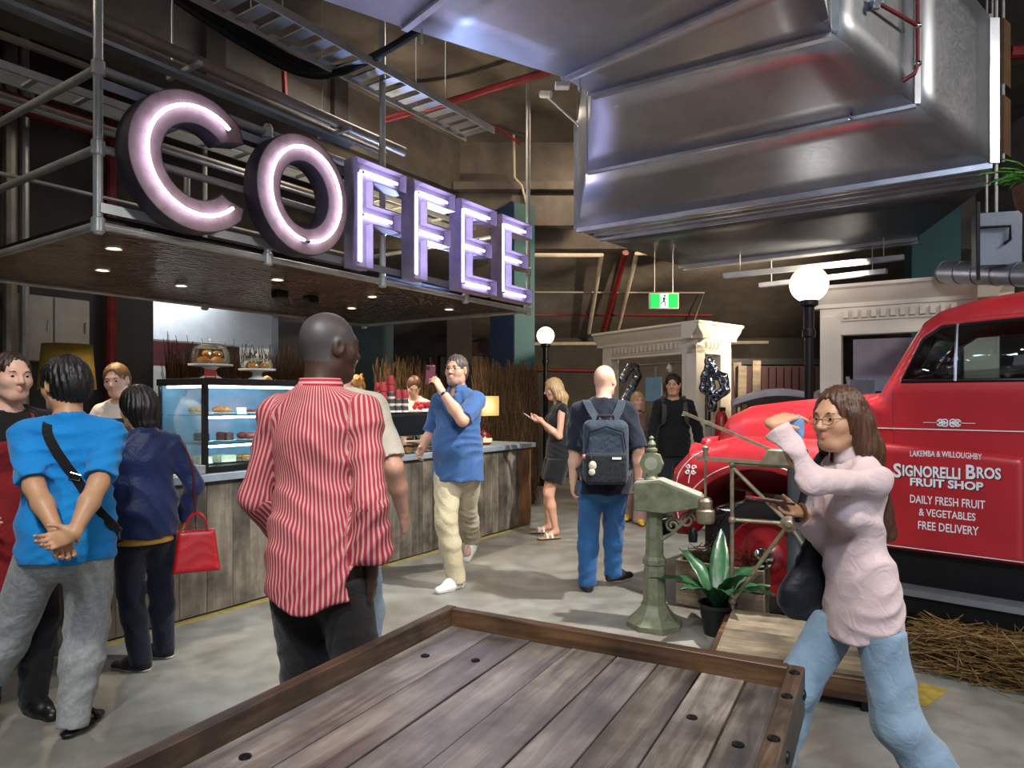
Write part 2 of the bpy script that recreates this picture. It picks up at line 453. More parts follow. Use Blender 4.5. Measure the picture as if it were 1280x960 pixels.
for (x, y, z0, z1) in ((XL, 0, CZ-.06, 5.5), (-3.68, 0, CZ-.05, 3.6), (-2.46, 0, CZ-.05, 5.5), (-1.23, 0, CZ-.05, 3.6), (XR, 0, CZ-.05, 5.5),
                       (XL, YB, CZ-.05, 5.5), (XR, YB, CZ-.05, 5.5), (-2.46, YB, CZ-.05, 5.5), (-3.5, 1.4, CZ+.06, 3.54), (-1.6, 1.4, CZ+.06, 3.54)):
    ob('post', MB().tube([(x, y, z0), (x, y, z1)], R+.002, 12), M_TUBE, sf)
    for z in (CZ-.005, 3.05, 3.54):
        if y in (0, YB) and z1 > z:
            ob('clamp', MB().lathe([(R+.004, -.05), (R+.014, -.04), (R+.014, .04), (R+.004, .05)], 12), M_TUBE, sf, Matrix.Translation((x, y, z)))
for z in (3.44, 2.68):
    ob('flat_bar', MB().box(XL, XR, -.035, -.028, z-.03, z+.03), M_STRIP, sf)

# ------------------------------------------------------------------ neon channel letters
M_FACE = pm('rusted_letter_face', '#9a7d72', '#7a5f56', .7, .1, 9, bmp=.1, bscale=30)
M_FACE2 = pm('mauve_letter_face', '#b0a0b4', '#94849a', .6, .05, 9, bmp=.1, bscale=30)
M_SIDE2 = pm('dark_letter_side', '#4a4048', '#352e36', .55, .2, 6)
M_SIDE = pm('letter_side', '#3a3036', '#2a2428', .5, .4, 6)
LY0, LY1 = -.20, -.045
def kpy(px, y):
    q = (px - 640) / F
    ex, ey = .194 - .829*y, 8.26 + .559*y
    return -(ex - q*ey) / (.559 - q*.829)
LZ0, LZ1 = 2.625, 3.53
def letter(name, label, px0, px1, kind):
    x0 = kpy(px0, LY0); x1 = kpy(px1, LY0); W = x1-x0; H = LZ1-LZ0
    t = thing(name, label, 'letter', KM @ Matrix.Translation((x0, LY1, LZ0)))
    D = LY1-LY0; loops = []; tubes = []; back = []
    st = .23
    if kind in 'CO':
        a0, a1 = (math.radians(40), math.radians(322)) if kind == 'C' else (0, 2*PI)
        n = 48; cx, cz = W/2, H/2
        if kind == 'C': cx = W*.56; rx = W*.56
        else: rx = W*.5
        rz = H/2; th = .20 if kind == 'C' else .19
        out = []; inn = []
        for i in range(n+1 if kind == 'C' else n):
            a = a0+(a1-a0)*i/n
            tt = th
            out.append((cx+rx*math.cos(a), cz+rz*math.sin(a)))
            inn.append((cx+(rx-tt)*math.cos(a), cz+(rz-tt)*math.sin(a)))
        if kind == 'C':
            # slanted, pointed terminals
            out[0] = (W*.985, cz+rz*.50); out[-1] = (W*.985, cz-rz*.52)
            inn[0] = (W*.83, cz+rz*.44); inn[-1] = (W*.83, cz-rz*.44)
            loops = [out + inn[::-1]]
            back = ('strip', out, inn, False)
            tubes = [[(cx+(rx-tt*.5)*math.cos(a), cz+(rz-tt*.5)*math.sin(a)) for a in [math.radians(52+ (262)*i/40) for i in range(41)]]]
        else:
            loops = [out, inn[::-1]]
            back = ('strip', out, inn, True)
            tubes = [[(cx+(rx-tt*.5)*math.cos(a), cz+(rz-tt*.5)*math.sin(a)) for a in [math.radians(-85+350*i/48) for i in range(49)]]]
    else:
        a = .30*W; h = .155
        m0, m1 = H*.5-h/2+.01, H*.5+h/2+.01
        if kind == 'F':
            poly = [(0,0),(a,0),(a,m0),(W*.88,m0),(W*.88,m1),(a,m1),(a,H-h),(W,H-h),(W,H),(0,H)]
            tubes = [[(a*.5,.05),(a*.5,H-h/2)], [(a*.75,H-h/2),(W-.06,H-h/2)], [(a*.75,(m0+m1)/2),(W*.88-.06,(m0+m1)/2)]]
        else:
            poly = [(0,0),(W,0),(W,h),(a,h),(a,m0),(W*.85,m0),(W*.85,m1),(a,m1),(a,H-h),(W,H-h),(W,H),(0,H)]
            tubes = [[(a*.5,h*.5),(a*.5,H-h/2)], [(a*.75,H-h/2),(W-.06,H-h/2)], [(a*.75,(m0+m1)/2),(W*.85-.06,(m0+m1)/2)], [(a*.75,h/2),(W-.06,h/2)]]
        loops = [poly]; back = ('poly', poly)
    # the face sits a little below the rim; rim = thin wall all round
    fy = -D*.45 if kind not in 'CO' else -D*.985
    mb = MB()
    if back[0] == 'poly': mb.prism(back[1], fy, 0)
    else:
        o_, i_, cl = back[1:]
        n = len(o_); vs = []
        for p, q in zip(o_, i_):
            vs += [(p[0], fy, p[1]), (q[0], fy, q[1]), (p[0], 0, p[1]), (q[0], 0, q[1])]
        fs = []
        for k in range(n if cl else n-1):
            b0 = k*4; b1 = ((k+1) % n)*4
            fs += [(b0, b0+1, b1+1, b1), (b0+2, b1+2, b1+3, b0+3), (b0, b1, b1+2, b0+2), (b0+1, b0+3, b1+3, b1+1)]
        if not cl: fs += [(0, 2, 3, 1), ((n-1)*4, (n-1)*4+1, (n-1)*4+3, (n-1)*4+2)]
        mb.add(vs, fs)
    ob('face', mb, M_FACE if kind in 'CO' else M_FACE2, t)
    rim = MB(); T = .006
    for lp in loops:
        n = len(lp); off = []
        for k in range(n):
            p0 = Vector(lp[k-1]); p1 = Vector(lp[k]); p2 = Vector(lp[(k+1) % n])
            d1 = (p1-p0).normalized(); d2 = (p2-p1).normalized()
            nn = (Vector((d1.y, -d1.x))+Vector((d2.y, -d2.x)))
            l2 = max(nn.length_squared, .4)
            off.append(p1 + nn*(2*T/l2))
        vs = []; fs = []
        for p, q in zip(lp, off):
            vs += [(p[0], -D, p[1]), (p[0], .001, p[1]), (q[0], -D, q[1]), (q[0], .001, q[1])]
        for k in range(n):
            b0 = k*4; b1 = ((k+1) % n)*4
            fs += [(b0, b0+1, b1+1, b1), (b0+2, b1+2, b1+3, b0+3), (b0, b1, b1+2, b0+2), (b0+1, b0+3, b1+3, b1+1)]
        rim.add(vs, fs)
    ob('rim', rim, M_SIDE2 if kind in 'CO' else M_FACE2, t)
    for tb in tubes:
        y = fy-.030
        o = ob('neon_tube', MB().tube([(p[0], y, p[1]) for p in tb], .0115, 10), M_NEON, t)
        for e in (tb[0], tb[-1]):
            ob('tube_holder', MB().tube([(e[0], fy, e[1]), (e[0], y-.002, e[1])], .008, 6), M_BLKPL, o)
letter('letter_c', 'rusty neon letter C starting the coffee sign', 161, 306, 'C')
letter('letter_o', 'rusty neon letter O in the coffee sign', 322, 434, 'O')
letter('letter_f', 'neon letter F standing right beside the letter O', 447, 508, 'F')
letter('letter_f', 'neon letter F standing left of the letter E', 518, 569, 'F')
letter('letter_e', 'neon letter E standing right beside the letter F', 577, 621, 'E')
letter('letter_e', 'neon letter E ending the coffee sign at the scaffold corner', 628, 665, 'E')

# ------------------------------------------------------------------ counter
M_PLANK = plankmat('reclaimed_plank', '#4b443b', '#70675a', '#8b8172', 2, .75, 0, .36)
M_ENDW = plankmat('brown_end_board', '#5a3a22', '#7a5434', '#93694a', 2, .6, 0, .1)
M_STONE = pm('blue_grey_worktop', '#8d97a0', '#737d87', .42, 0, 7, bmp=.05)
ct = thing('coffee_counter', 'long coffee counter clad in upright reclaimed grey planks', 'counter', KM)
ob('carcass', MB().box(-4.3, -.02, .0, .62, .02, .93), M_BLACK, ct)
ob('carcass', MB().box(-6.4, -4.31, .0, .30, .02, .93), M_BLACK, ct)
x = -6.4; first = {}
while x < -.30:
    wd = random.choice((.12, .145, .17, .2)); wd = min(wd, -.24-x)
    dp = random.uniform(.018, .030)
    key = (round(wd, 3))
    if key not in first:
        first[key] = MB().box(.0015, wd-.0015, -.024, 0, .015, .925).mesh('plank'); first[key].materials.append(M_PLANK)
    o = ob('plank', first[key], None, ct, Matrix.Translation((x, random.uniform(-.006, .004), 0)))
    x += wd
ob('end_board', MB().box(-.24, 0, -.03, 0, 0, .93), M_ENDW, ct, bevel=.004)
ob('end_board', MB().box(-.005, .025, -.03, .62, 0, .93), M_ENDW, ct, bevel=.004)
wt = ob('worktop', MB().add([(-6.45,-.07,.93),(.07,-.07,.93),(.07,.70,.93),(-4.25,.70,.93),(-4.25,.34,.93),(-6.45,.34,.93),(-6.45,-.07,.985),(.07,-.07,.985),(.07,.70,.985),(-4.25,.70,.985),(-4.25,.34,.985),(-6.45,.34,.985)],[(5,4,3,2,1,0),(6,7,8,9,10,11)]+[(i,(i+1)%6,(i+1)%6+6,i+6) for i in range(6)]), M_STONE, None, KM, bevel=.006)
tag(wt, 'blue grey stone worktop lying along the coffee counter', 'worktop')
yl = ob('floor_line', MB().box(-7.0, -.2, -.085, -.035, .0, .003), pm('yellow_floor_paint', '#b09a3a', '#7c6f38', .6, 0, 14), None, KM)
tag(yl, 'worn yellow line painted on the floor along the counter', 'floor marking')

# ------------------------------------------------------------------ display case
CX0, CX1, CY0, CY1, CB, CTP = -4.22, -2.95, -.03, .56, .985, 1.655
dc = thing('display_case', 'lit glass pastry display case with black frame on the counter', 'display case', KM @ Matrix.Translation((0, 0, 0)))
ob('base', MB().box(CX0, CX1, CY0, CY1, CB, CB+.045), M_BLACK, dc)
ob('top', MB().box(CX0-.01, CX1+.01, CY0-.01, CY1+.01, CTP-.05, CTP), M_BLACK, dc, bevel=.004)
for (x, y, wv) in ((CX0, CY0, .034), (CX1, CY0, .024), (CX0, CY1, .02), (CX1, CY1, .02)):
    sx = 1 if x == CX0 else -1; sy = 1 if y == CY0 else -1
    ob('frame_post', MB().box(min(x, x+sx*wv), max(x, x+sx*wv), min(y, y+sy*wv), max(y, y+sy*wv), CB+.045, CTP-.05), M_BLACK, dc)
ob('pane', MB().box(CX0+.034, CX1-.024, CY0+.006, CY0+.012, CB+.045, CTP-.05), M_GLASS, dc)
ob('pane', MB().box(CX0+.006, CX0+.012, CY0+.034, CY1-.02, CB+.045, CTP-.05), M_GLASS, dc)
ob('pane', MB().box(CX1-.012, CX1-.006, CY0+.024, CY1-.02, CB+.045, CTP-.05), M_GLASS, dc)
ob('back_panel', MB().box(CX0+.02, CX1-.02, CY1-.012, CY1-.004, CB+.045, CTP-.05), pm('case_back', '#a9c8de', '#8fb2cc', .35, .1), dc)
SHZ = (CB+.046, 1.19, 1.395)
for z in SHZ[1:]:
    s_ = ob('shelf', MB().box(CX0+.02, CX1-.02, CY0+.03, CY1-.02, z-.010, z), glassy('shelf_glass', '#d5eef0', .3), dc)
    ob('light_strip', MB().box(CX0+.04, CX1-.04, CY0+.022, CY0+.034, z-.026, z-.012), M_LED, s_)
ob('light_strip', MB().box(CX0+.05, CX1-.05, CY0+.03, CY0+.055, CTP-.068, CTP-.052), M_LED, dc)
ob('light_strip', MB().box(CX0+.03, CX0+.045, CY0+.06, CY1-.06, CTP-.068, CTP-.052), M_LED, dc)
# ================================================================== galvanised exhaust duct
def ring(l, r, zb, zt): return [Vector((l[0], l[1], zb)), Vector((r[0], r[1], zb)), Vector((r[0], r[1], zt)), Vector((l[0], l[1], zt))]
R1 = ring((.652, 5.56), (2.17, 4.63), 3.99, 5.42)
R2 = ring((.749, 6.72), (3.066, 5.18), 3.74, 5.10)
R3 = ring((.753, 7.84), (3.99, 5.67), 3.46, 4.66)
def off(Rg, d, dz=0, sh=0):
    o = []
    for i, p in enumerate(Rg):
        c = (Rg[0]+Rg[1])/2
        q = Vector((c.x+(p.x-c.x)*(1-sh), c.y+(p.y-c.y)*(1-sh), p.z)) + U*d
        if i < 2: q.z += dz
        o.append(q)
    return o
R4 = off(R3, .58)
R5 = ring((2.45, 10.0), (4.90, 8.25), 3.47, 4.3)
R6 = off(R5, .35)
# elbow over the viewer's head, turning to the left
E1 = ring((.403, 5.29), (1.75, 3.92), 4.00, 5.42)
E2 = ring((-.728, 4.62), (.77, 2.87), 4.02, 5.42)
E3 = ring((-2.24, 3.57), (-.77, 1.61), 4.02, 5.42)
E4 = ring((-4.76, 1.68), (-3.29, -.28), 4.02, 5.42)
dk = thing('exhaust_duct', 'huge galvanised sheet-metal exhaust duct hung under the ceiling', 'duct')
def section(a, b, name='duct_section', mat=M_GALV, sides=(0, 1, 2, 3)):
    mb = MB()
    for i in sides:
        j = (i+1) % 4
        n = 8
        def fn(u, v):
            p = a[i].lerp(a[j], u); q = b[i].lerp(b[j], u)
            w_ = p.lerp(q, v)
            return w_
        mb.sheet(fn, 6, 4)
    return ob(name, mb, mat, dk, ang=20, solid=.004)
def flange(Rg, w=.035, h=.03, name='flange', sides=(0, 1, 2, 3), mat=M_FLANGE):
    mb = MB()
    for i in sides:
        j = (i+1) % 4
        up = (0, 0, 1) if i in (0, 2) else (1, 0, 0)
        mb.bar(Rg[i], Rg[j], w, h, up)
    return ob(name, mb, mat, dk)
section(E4, E3); section(E3, E2); section(E2, E1); section(E1, R1); section(R1, R2); section(R2, R3)
for Rg in (E3, E2, E1): flange(Rg, .05, .05)
flange(R1, .06, .07); flange(R2, .045, .045); flange(R3, .06, .08)
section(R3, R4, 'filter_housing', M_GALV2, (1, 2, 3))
# filter rails seen from below
for k, t in enumerate((.02, .22, .39, .56)):
    a = R3[0]+U*t; b = R3[1]+U*t
    ob('filter_rail', MB().bar(a+Vector((0,0,.01)), b+Vector((0,0,.01)), .06, .03), M_FLANGE, dk)
for k, f in enumerate((.0, .45, 1.0)):
    a = R3[0].lerp(R3[1], f)+Vector((0, 0, .015))
    ob('filter_rail', MB().bar(a, a+U*.58, .05, .02), M_GALV2, dk)
fm = ob('filter_mesh', MB().sheet(lambda u, v: R3[0].lerp(R3[1], u)+U*(.58*v)+Vector((0, 0, .05)), 8, 2), pm('filter_mesh', '#9a8580', '#6c5c58', .6, .2, 30, (1,1,1), .4, 200), dk)
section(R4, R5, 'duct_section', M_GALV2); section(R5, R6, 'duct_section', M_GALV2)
flange(R4, .04, .05)
for t in (.02, .2):
    a = R5[0]+U*t+Vector((0,0,-.02)); b = R5[1]+U*t+Vector((0,0,-.02))
    ob('stiffener', MB().bar(a, b, .06, .05), M_FLANGE, dk)
for lab, z, pa, pb in (('upper galvanised channel hung behind the globe lamp', 3.2, (905, 345), (1130, 322)), ('lower galvanised channel hung behind the globe lamp', 3.1, (950, 357), (1108, 339))):
    t = thing('ceiling_channel', lab, 'channel')
    A_ = at(pa[0], pa[1], (z-1.5)*F/(500-pa[1])); B_ = at(pb[0], pb[1], (z-1.5)*F/(500-pb[1]))
    ob('channel', MB().bar(A_, B_, .10, .06), M_FLANGE, t)
    for f_ in (.1, .9):
        q = A_.lerp(B_, f_); ob('hanger_rod', MB().tube([q, q+Vector((0, 0, 5.5-z))], .006, 6), M_TUBE, t)
# paper label stuck on the sloped face
n_ = ((R1[1]-R1[0]).cross(R2[0]-R1[0])).normalized()
p_ = R1[0].lerp(R2[0], .18).lerp(R1[1].lerp(R2[1], .18), .10) + n_*(-.004 if n_.z > 0 else .004)
ex = (R1[1]-R1[0]).normalized(); ey = n_.cross(ex)
lb = MB(); lb.add([p_, p_+ex*.06, p_+ex*.06+ey*.035, p_+ey*.035], [(0, 1, 2, 3)])
ob('paper_label', lb, pm('paper', '#e9e4ee', '#dcd6e2', .7), dk, solid=.001)
# hanger rods up to the slab
for p in (E2[0], E1[1], R1[0], R1[1], R3[2], R3[3], R5[2], R5[3], R6[2], R6[3]):
    ob('hanger_rod', MB().tube([(p.x, p.y, p.z), (p.x, p.y, 5.5)], .008, 6), M_TUBE, dk)
for p in (E2[0], E1[0]):
    ob('drop_nozzle', MB().lathe([(.006, -.10), (.012, -.09), (.006, -.05), (.006, 0)], 8), M_TUBE, dk, Matrix.Translation((p.x+.12, p.y-.02, p.z-.02)))
# red sprinkler pipe bracketed to the duct side
nr = ((R2[1]-R1[1]).cross(Vector((0,0,1)))).normalized()
if nr.y > 0: nr = -nr
s1 = R1[1].lerp(R2[1], .86)
pts = [s1+nr*.09+Vector((0,0,1.6)), s1+nr*.09+Vector((0,0,.20)), s1+nr*.09+Vector((-.02,-.0,.13)), R2[0].lerp(R2[1], .83)+Vector((0,-.05,.02))]
sp = thing('sprinkler_pipe', 'red sprinkler pipe dropping down the duct side', 'pipe')
ob('pipe', MB().tube(pts, .016, 10), M_REDPIPE, sp)
ob('branch', MB().tube([s1+nr*.09+Vector((0,0,.48)), R1[1].lerp(R2[1], .45)+nr*.06+Vector((0,0,.42))], .014, 8), M_REDPIPE, sp)
for q in (pts[1], s1+nr*.09+Vector((0,0,.48))):
    ob('fitting', MB().ball(q, .026, 10, 8), M_CHROME, sp)
q = R1[1].lerp(R2[1], .42)+nr*.05+Vector((0,0,.42))
ob('valve', MB().cbox(q, (.07, .07, .05)).cbox(q+Vector((-.02,-.03,-.04)), (.05, .03, .05)), M_STRIP, sp, bevel=.006)
ob('sprinkler_head', MB().lathe([(.004, -.05), (.018, -.045), (.018, -.04), (.006, -.035), (.008, 0)], 10), M_CHROME, sp, Matrix.Translation(pts[3]))
# brown boards on edge beside the duct
bd = thing('brown_board_stack', 'two brown fibreboard panels standing beside the duct end', 'board')
for z0, z1 in ((3.62, 4.12), (4.22, 4.78)):
    p = R3[1] + U*.25 + Vector((.10, .0, 0))
    ob('panel', MB().box(-.012, .012, -.02, .15, z0-p.z, z1-p.z), pm('brown_fibreboard', '#6b4d30', '#4f3821', .7), bd, Matrix.Translation(p) @ Matrix.Rotation(-.9, 4, 'Z'))
ob('hanger', MB().tube([(p.x, p.y, 3.55), (p.x, p.y, 5.5)], .012, 8), M_TUBE, bd)

# ------------------------------------------------------------------ ceiling services
def tray(label, a, b, w_, n):
    a = Vector(a); b = Vector(b); d = (b-a).normalized(); s_ = d.cross(Vector((0,0,1))).normalized()
    t = thing('cable_tray', label, 'cable tray')
    for sg in (-1, 1):
        ob('side_rail', MB().bar(a+s_*w_/2*sg, b+s_*w_/2*sg, .012, .07), M_TUBE, t)
    L = (b-a).length; rung = None
    for i in range(n):
        p = a+d*(L*(i+.5)/n)
        ob('rung', MB().bar(p-s_*w_/2, p+s_*w_/2, L/n*.55, .012, d.cross(s_)), M_STRIP, t)
    for f in (.15, .5, .85):
        p = a.lerp(b, f)
        for sg in (-1, 1):
            ob('hanger_rod', MB().tube([p+s_*w_/2*sg, p+s_*w_/2*sg+Vector((0,0,5.5-p.z))], .006, 6), M_TUBE, t)
    return t
e = at(600, 168, 7.4)
tray('perforated cable tray running above the O and F letters', e - U*5.4, e, .38, 28)
e = at(505, 190, 6.7); M_PIPE2 = pm('bare_steel_pipe', '#9a8f80', '#776e63', .42, .4)
t = thing('service_pipe_run', 'pair of bare steel pipes and batten above the big letter C', 'pipe')
ob('pipe', MB().tube([e-U*7.5, e], .045, 12), M_PIPE2, t)
ob('pipe', MB().tube([e-U*7.5+V*.16+Vector((0,0,-.02)), e-U*.1+V*.16+Vector((0,0,-.02))], .03, 10), M_PIPE2, t)
ob('batten', MB().bar(e-U*7.5+V*.1+Vector((0,0,-.1)), e-U*.6+V*.1+Vector((0,0,-.1)), .10, .03), M_STRIP, t)
for s_ in (.8, 2.2, 3.6, 5.0):
    p = e-U*s_
    ob('bracket', MB().bar(p-V*.12+Vector((0,0,-.06)), p+V*.3+Vector((0,0,-.06)), .03, .03), M_TUBE, t)
    ob('hanger_rod', MB().tube([p+V*.25+Vector((0,0,-.06)), p+V*.25+Vector((0,0,5.5-p.z))], .007, 6), M_TUBE, t)
# lower bunch of conduits behind the letters
for k, (yy, zz, r_, lab) in enumerate(((1.1, 4.02, .03, 'thin grey conduit high behind the neon letters'), (1.6, 3.75, .022, 'thin conduit low behind the neon letters'), (1.95, 3.92, .035, 'thick conduit along the concrete beam foot'), (2.6, 4.35, .05, 'dark duct pipe under the concrete beam'))):
    o = ob('conduit', MB().tube([(-8.5, yy, zz), (.7, yy, zz)], r_, 8), M_TUBE if k % 2 else M_PIPE2, None, KM)
    tag(o, lab, 'pipe')
lt = thing('ladder_tray', 'narrow dark ladder tray along the kiosk behind the sign', 'cable tray', KM)
for yy in (1.25, 1.5): ob('side_rail', MB().box(-8, .6, yy-.01, yy+.01, 3.85, 3.91), M_TUBE, lt)
for i in range(24): ob('rung', MB().box(-8+i*.36, -7.96+i*.36, 1.25, 1.5, 3.86, 3.88), M_TUBE, lt)
# black hose bundle
def curve(pts, n=8):
    pts = [Vector(p) for p in pts]; out = []
    P = [pts[0]*2-pts[1]]+pts+[pts[-1]*2-pts[-2]]
    for i in range(1, len(P)-2):
        for k in range(n):
            t = k/n; a, b, c, d = P[i-1], P[i], P[i+1], P[i+2]
            out.append(.5*((2*b)+(c-a)*t+(2*a-5*b+4*c-d)*t*t+(3*b-a-3*c+d)*t**3))
    out.append(pts[-1]); return out
bh = thing('hose_bundle', 'bundle of thick black hoses sagging under the ceiling', 'hose')
for k in range(3):
    o_ = Vector((.03*k, .05*k, .05*k))
    ob('hose', MB().tube(curve([at(190,-20,5.6)+o_, at(300,52,5.8)+o_, at(380,92,6.0)+o_, at(440,85,5.9)+o_, at(520,40,5.7)+o_, at(600,-20,5.6)+o_]), .035, 10), M_BLACK, bh)
# red fire mains
def red(label, pts, r=.035, m=M_REDPIPE):
    o = ob('fire_pipe', MB().tube(curve(pts, 5) if len(pts) > 2 else pts, r, 10), m); tag(o, label, 'pipe'); return o
red('red fire main crossing above the hanging cable tray', [at(480, 150, 8.6), at(560, 128, 8.4), at(690, 88, 7.6)], .045)
red('thin red sprinkler branch under the ceiling slab', [at(330, 20, 8.4), at(520, 90, 9.2), at(650, 180, 10.2)], .02)
red('short red drop pipe beside the black hoses', [at(355, 90, 7.6), at(357, 130, 7.6)], .03)
red('red pipe leaning up the concrete soffit', [at(782, 316, 10.5), at(752, 420, 12.75)], .05)
red('long thin red pipe crossing the far wall', [at(640, 393, 12.4), at(890, 394, 12.4)], .022)
red('lower red pipe running along the far wall foot', [at(640, 462, 13.17), at(770, 464, 13.17)], .03)
red('red pipe far right behind the brown boards', [at(1262, 66, 6.6), Vector((7.2, 6.2, 4.75))], .06)
red('red pipe beside the dark kiosk rear wall', [KM @ Vector((-3.15, 3.50, 0)), KM @ Vector((-3.15, 3.50, 5.4))], .055)
red('red beam pipe high behind the letter C', [KM @ Vector((-7.5, 2.9, 4.25)), KM @ Vector((-3.5, 2.9, 4.25))], .09)
# cream pvc pipes on the soffit
def pvc(label, pts, r=.035):
    o = ob('drain_pipe', MB().tube(pts, r, 10), M_PVC); tag(o, label, 'pipe')
pvc('cream drain pipe bent down the soffit by the sign', [at(668, 319, 10.5), at(752, 319, 10.5), at(736, 416, 12.75)])
pvc('cream drain pipe down the soffit beside the red pipe', [at(815, 317, 10.5), at(796, 317, 10.5), at(772, 414, 12.7)])
pvc('thin grey conduit across the soffit at exit sign height', [at(640, 365, 11.6), at(880, 366, 11.6), at(868, 400, 12.3)], .014)
pvc('grey conduit dropping from the concrete bulkhead', [at(642, 158, 10.3), at(643, 222, 10.3), at(652, 232, 10.3), at(660, 262, 10.3)], .02)
pvc('cream pipe loop on the left behind the scaffold', [KM @ Vector(p) for p in ((-4.28, 3.45, 2.6), (-4.28, 3.45, 4.5), (-4.12, 3.45, 4.75), (-3.96, 3.45, 4.7), (-3.98, 3.45, 4.5), (-4.2, 3.45, 4.3))], .06)
pvc('horizontal concrete-coloured ledge pipe on the far wall', [at(640, 430, 13.16), at(960, 428, 13.16)], .035)
# left edge uprights
for k, (x, y, r_) in enumerate(((-4.42, 3.1, .05), (-4.22, 3.2, .06), (-4.06, 3.3, .04))):
    o = ob('upright_pipe', MB().tube([(x, y, 0), (x, y, 5.5)], r_, 10), (M_PVC, M_PIPE2, M_TUBE)[k], None, KM)
    tag(o, ('tall cream upright pipe at the left picture edge', 'bare steel upright pipe left of the kiosk wall', 'slim grey upright pipe left of the kiosk wall')[k], 'pipe')
# exit sign
xs = thing('exit_sign', 'green and white running man exit sign hung from wires', 'exit sign', frame(at(830, 376, 9.0).x, 9.0, at(830, 376, 9.0).z, 0))
ob('housing', MB().box(-.195, .195, 0, .05, -.105, .105), M_WHITE, xs, bevel=.006)
ob('green_panel', MB().box(-.18, .18, -.004, 0, -.09, .09), emit('exit_green', '#17b04a', 1.6), xs)
ob('white_panel', MB().box(-.055, .055, -.006, -.004, -.09, .09), emit('exit_white', '#eafff0', 1.6), xs)
fig = MB()
for a, b, w_ in (((.0, .045), (-.005, .0), .026), ((-.005, .0), (.02, -.03), .016), ((.02, -.03), (.01, -.07), .014), ((-.005, .0), (-.03, -.03), .016), ((-.03, -.03), (-.045, -.045), .014), ((.0, .04), (.03, .02), .012), ((.0, .04), (-.03, .025), .012)):
    fig.bar((a[0], -.008, a[1]), (b[0], -.008, b[1]), w_, .003, (0, 1, 0))
fig.lathe([(.001, -.009), (.015, -.009), (.015, -.007), (.001, -.007)], 12, Matrix.Translation((.006, 0, .065)) @ Matrix.Rotation(PI/2, 4, 'X') @ Matrix.Translation((0, 0, .016)))
ob('running_figure', fig, pm('exit_figure', '#0c7a34', '#0a6c2e', .5), xs)
for x in (-.12, .12): ob('hanger_wire', MB().tube([(x, .025, .1), (x, .025, 3.47-at(830, 376, 9.0).z)], .004, 5), M_TUBE, xs)
# small ceiling bits
t = thing('cctv_camera', 'small white camera on a bracket below the duct corner', 'camera', frame(*at(676, 118, 7.0)))
ob('body', MB().tube([(0, 0, 0), (.10, -.06, -.03)], .035, 10), M_WHITE, t); ob('arm', MB().tube([(.02, 0, .02), (.4, .1, -.28)], .012, 8), M_WHITE, t)
t = thing('smoke_detector', 'white square detector box near the duct elbow', 'detector', frame(*at(703, 108, 6.6)))
ob('body', MB().box(-.07, .07, -.05, .05, -.02, .03), M_WHITE, t, bevel=.01)
ob('stem', MB().tube([(0, 0, .03), (0, 0, 5.5-at(703, 108, 6.6).z)], .008, 6), M_TUBE, t)
# grey switch box, round duct and a palm top right
t = thing('switch_box', 'grey steel switch box with pipe handle above the truck', 'electrical box', frame(*at(1250, 298, 5.6), -.25))
ob('case', MB().box(-.16, .16, 0, .14, -.22, .22), M_GALV2, t, bevel=.006)
ob('pipe', MB().tube([(-.17, -.03, -.34), (-.17, -.03, .3)], .016, 8), M_BLACK, t)
ob('handle', MB().tube([(-.17, -.03, .09), (.06, -.03, .09), (.06, -.03, -.02), (.02, -.03, -.05)], .012, 8), M_BLACK, t)
ob('hanger', MB().tube([(0, .07, .2), (0, .07, 5.5-at(1250, 298, 5.6).z)], .012, 8), M_TUBE, t)
t = thing('round_duct', 'round silver spiral duct above the truck roof', 'duct')
a = at(1180, 340, 6.3); b = at(1330, 345, 5.2)
ob('tube', MB().tube([a, b], .10, 20), M_GALV, t)
for k in range(6): ob('seam', MB().tube([a.lerp(b, k/6), a.lerp(b, k/6+.01)], .104, 20), M_GALV2, t)
ob('hanger', MB().tube([a.lerp(b, .4), a.lerp(b, .4)+Vector((0, 0, 5.5-a.z))], .01, 6), M_TUBE, t)
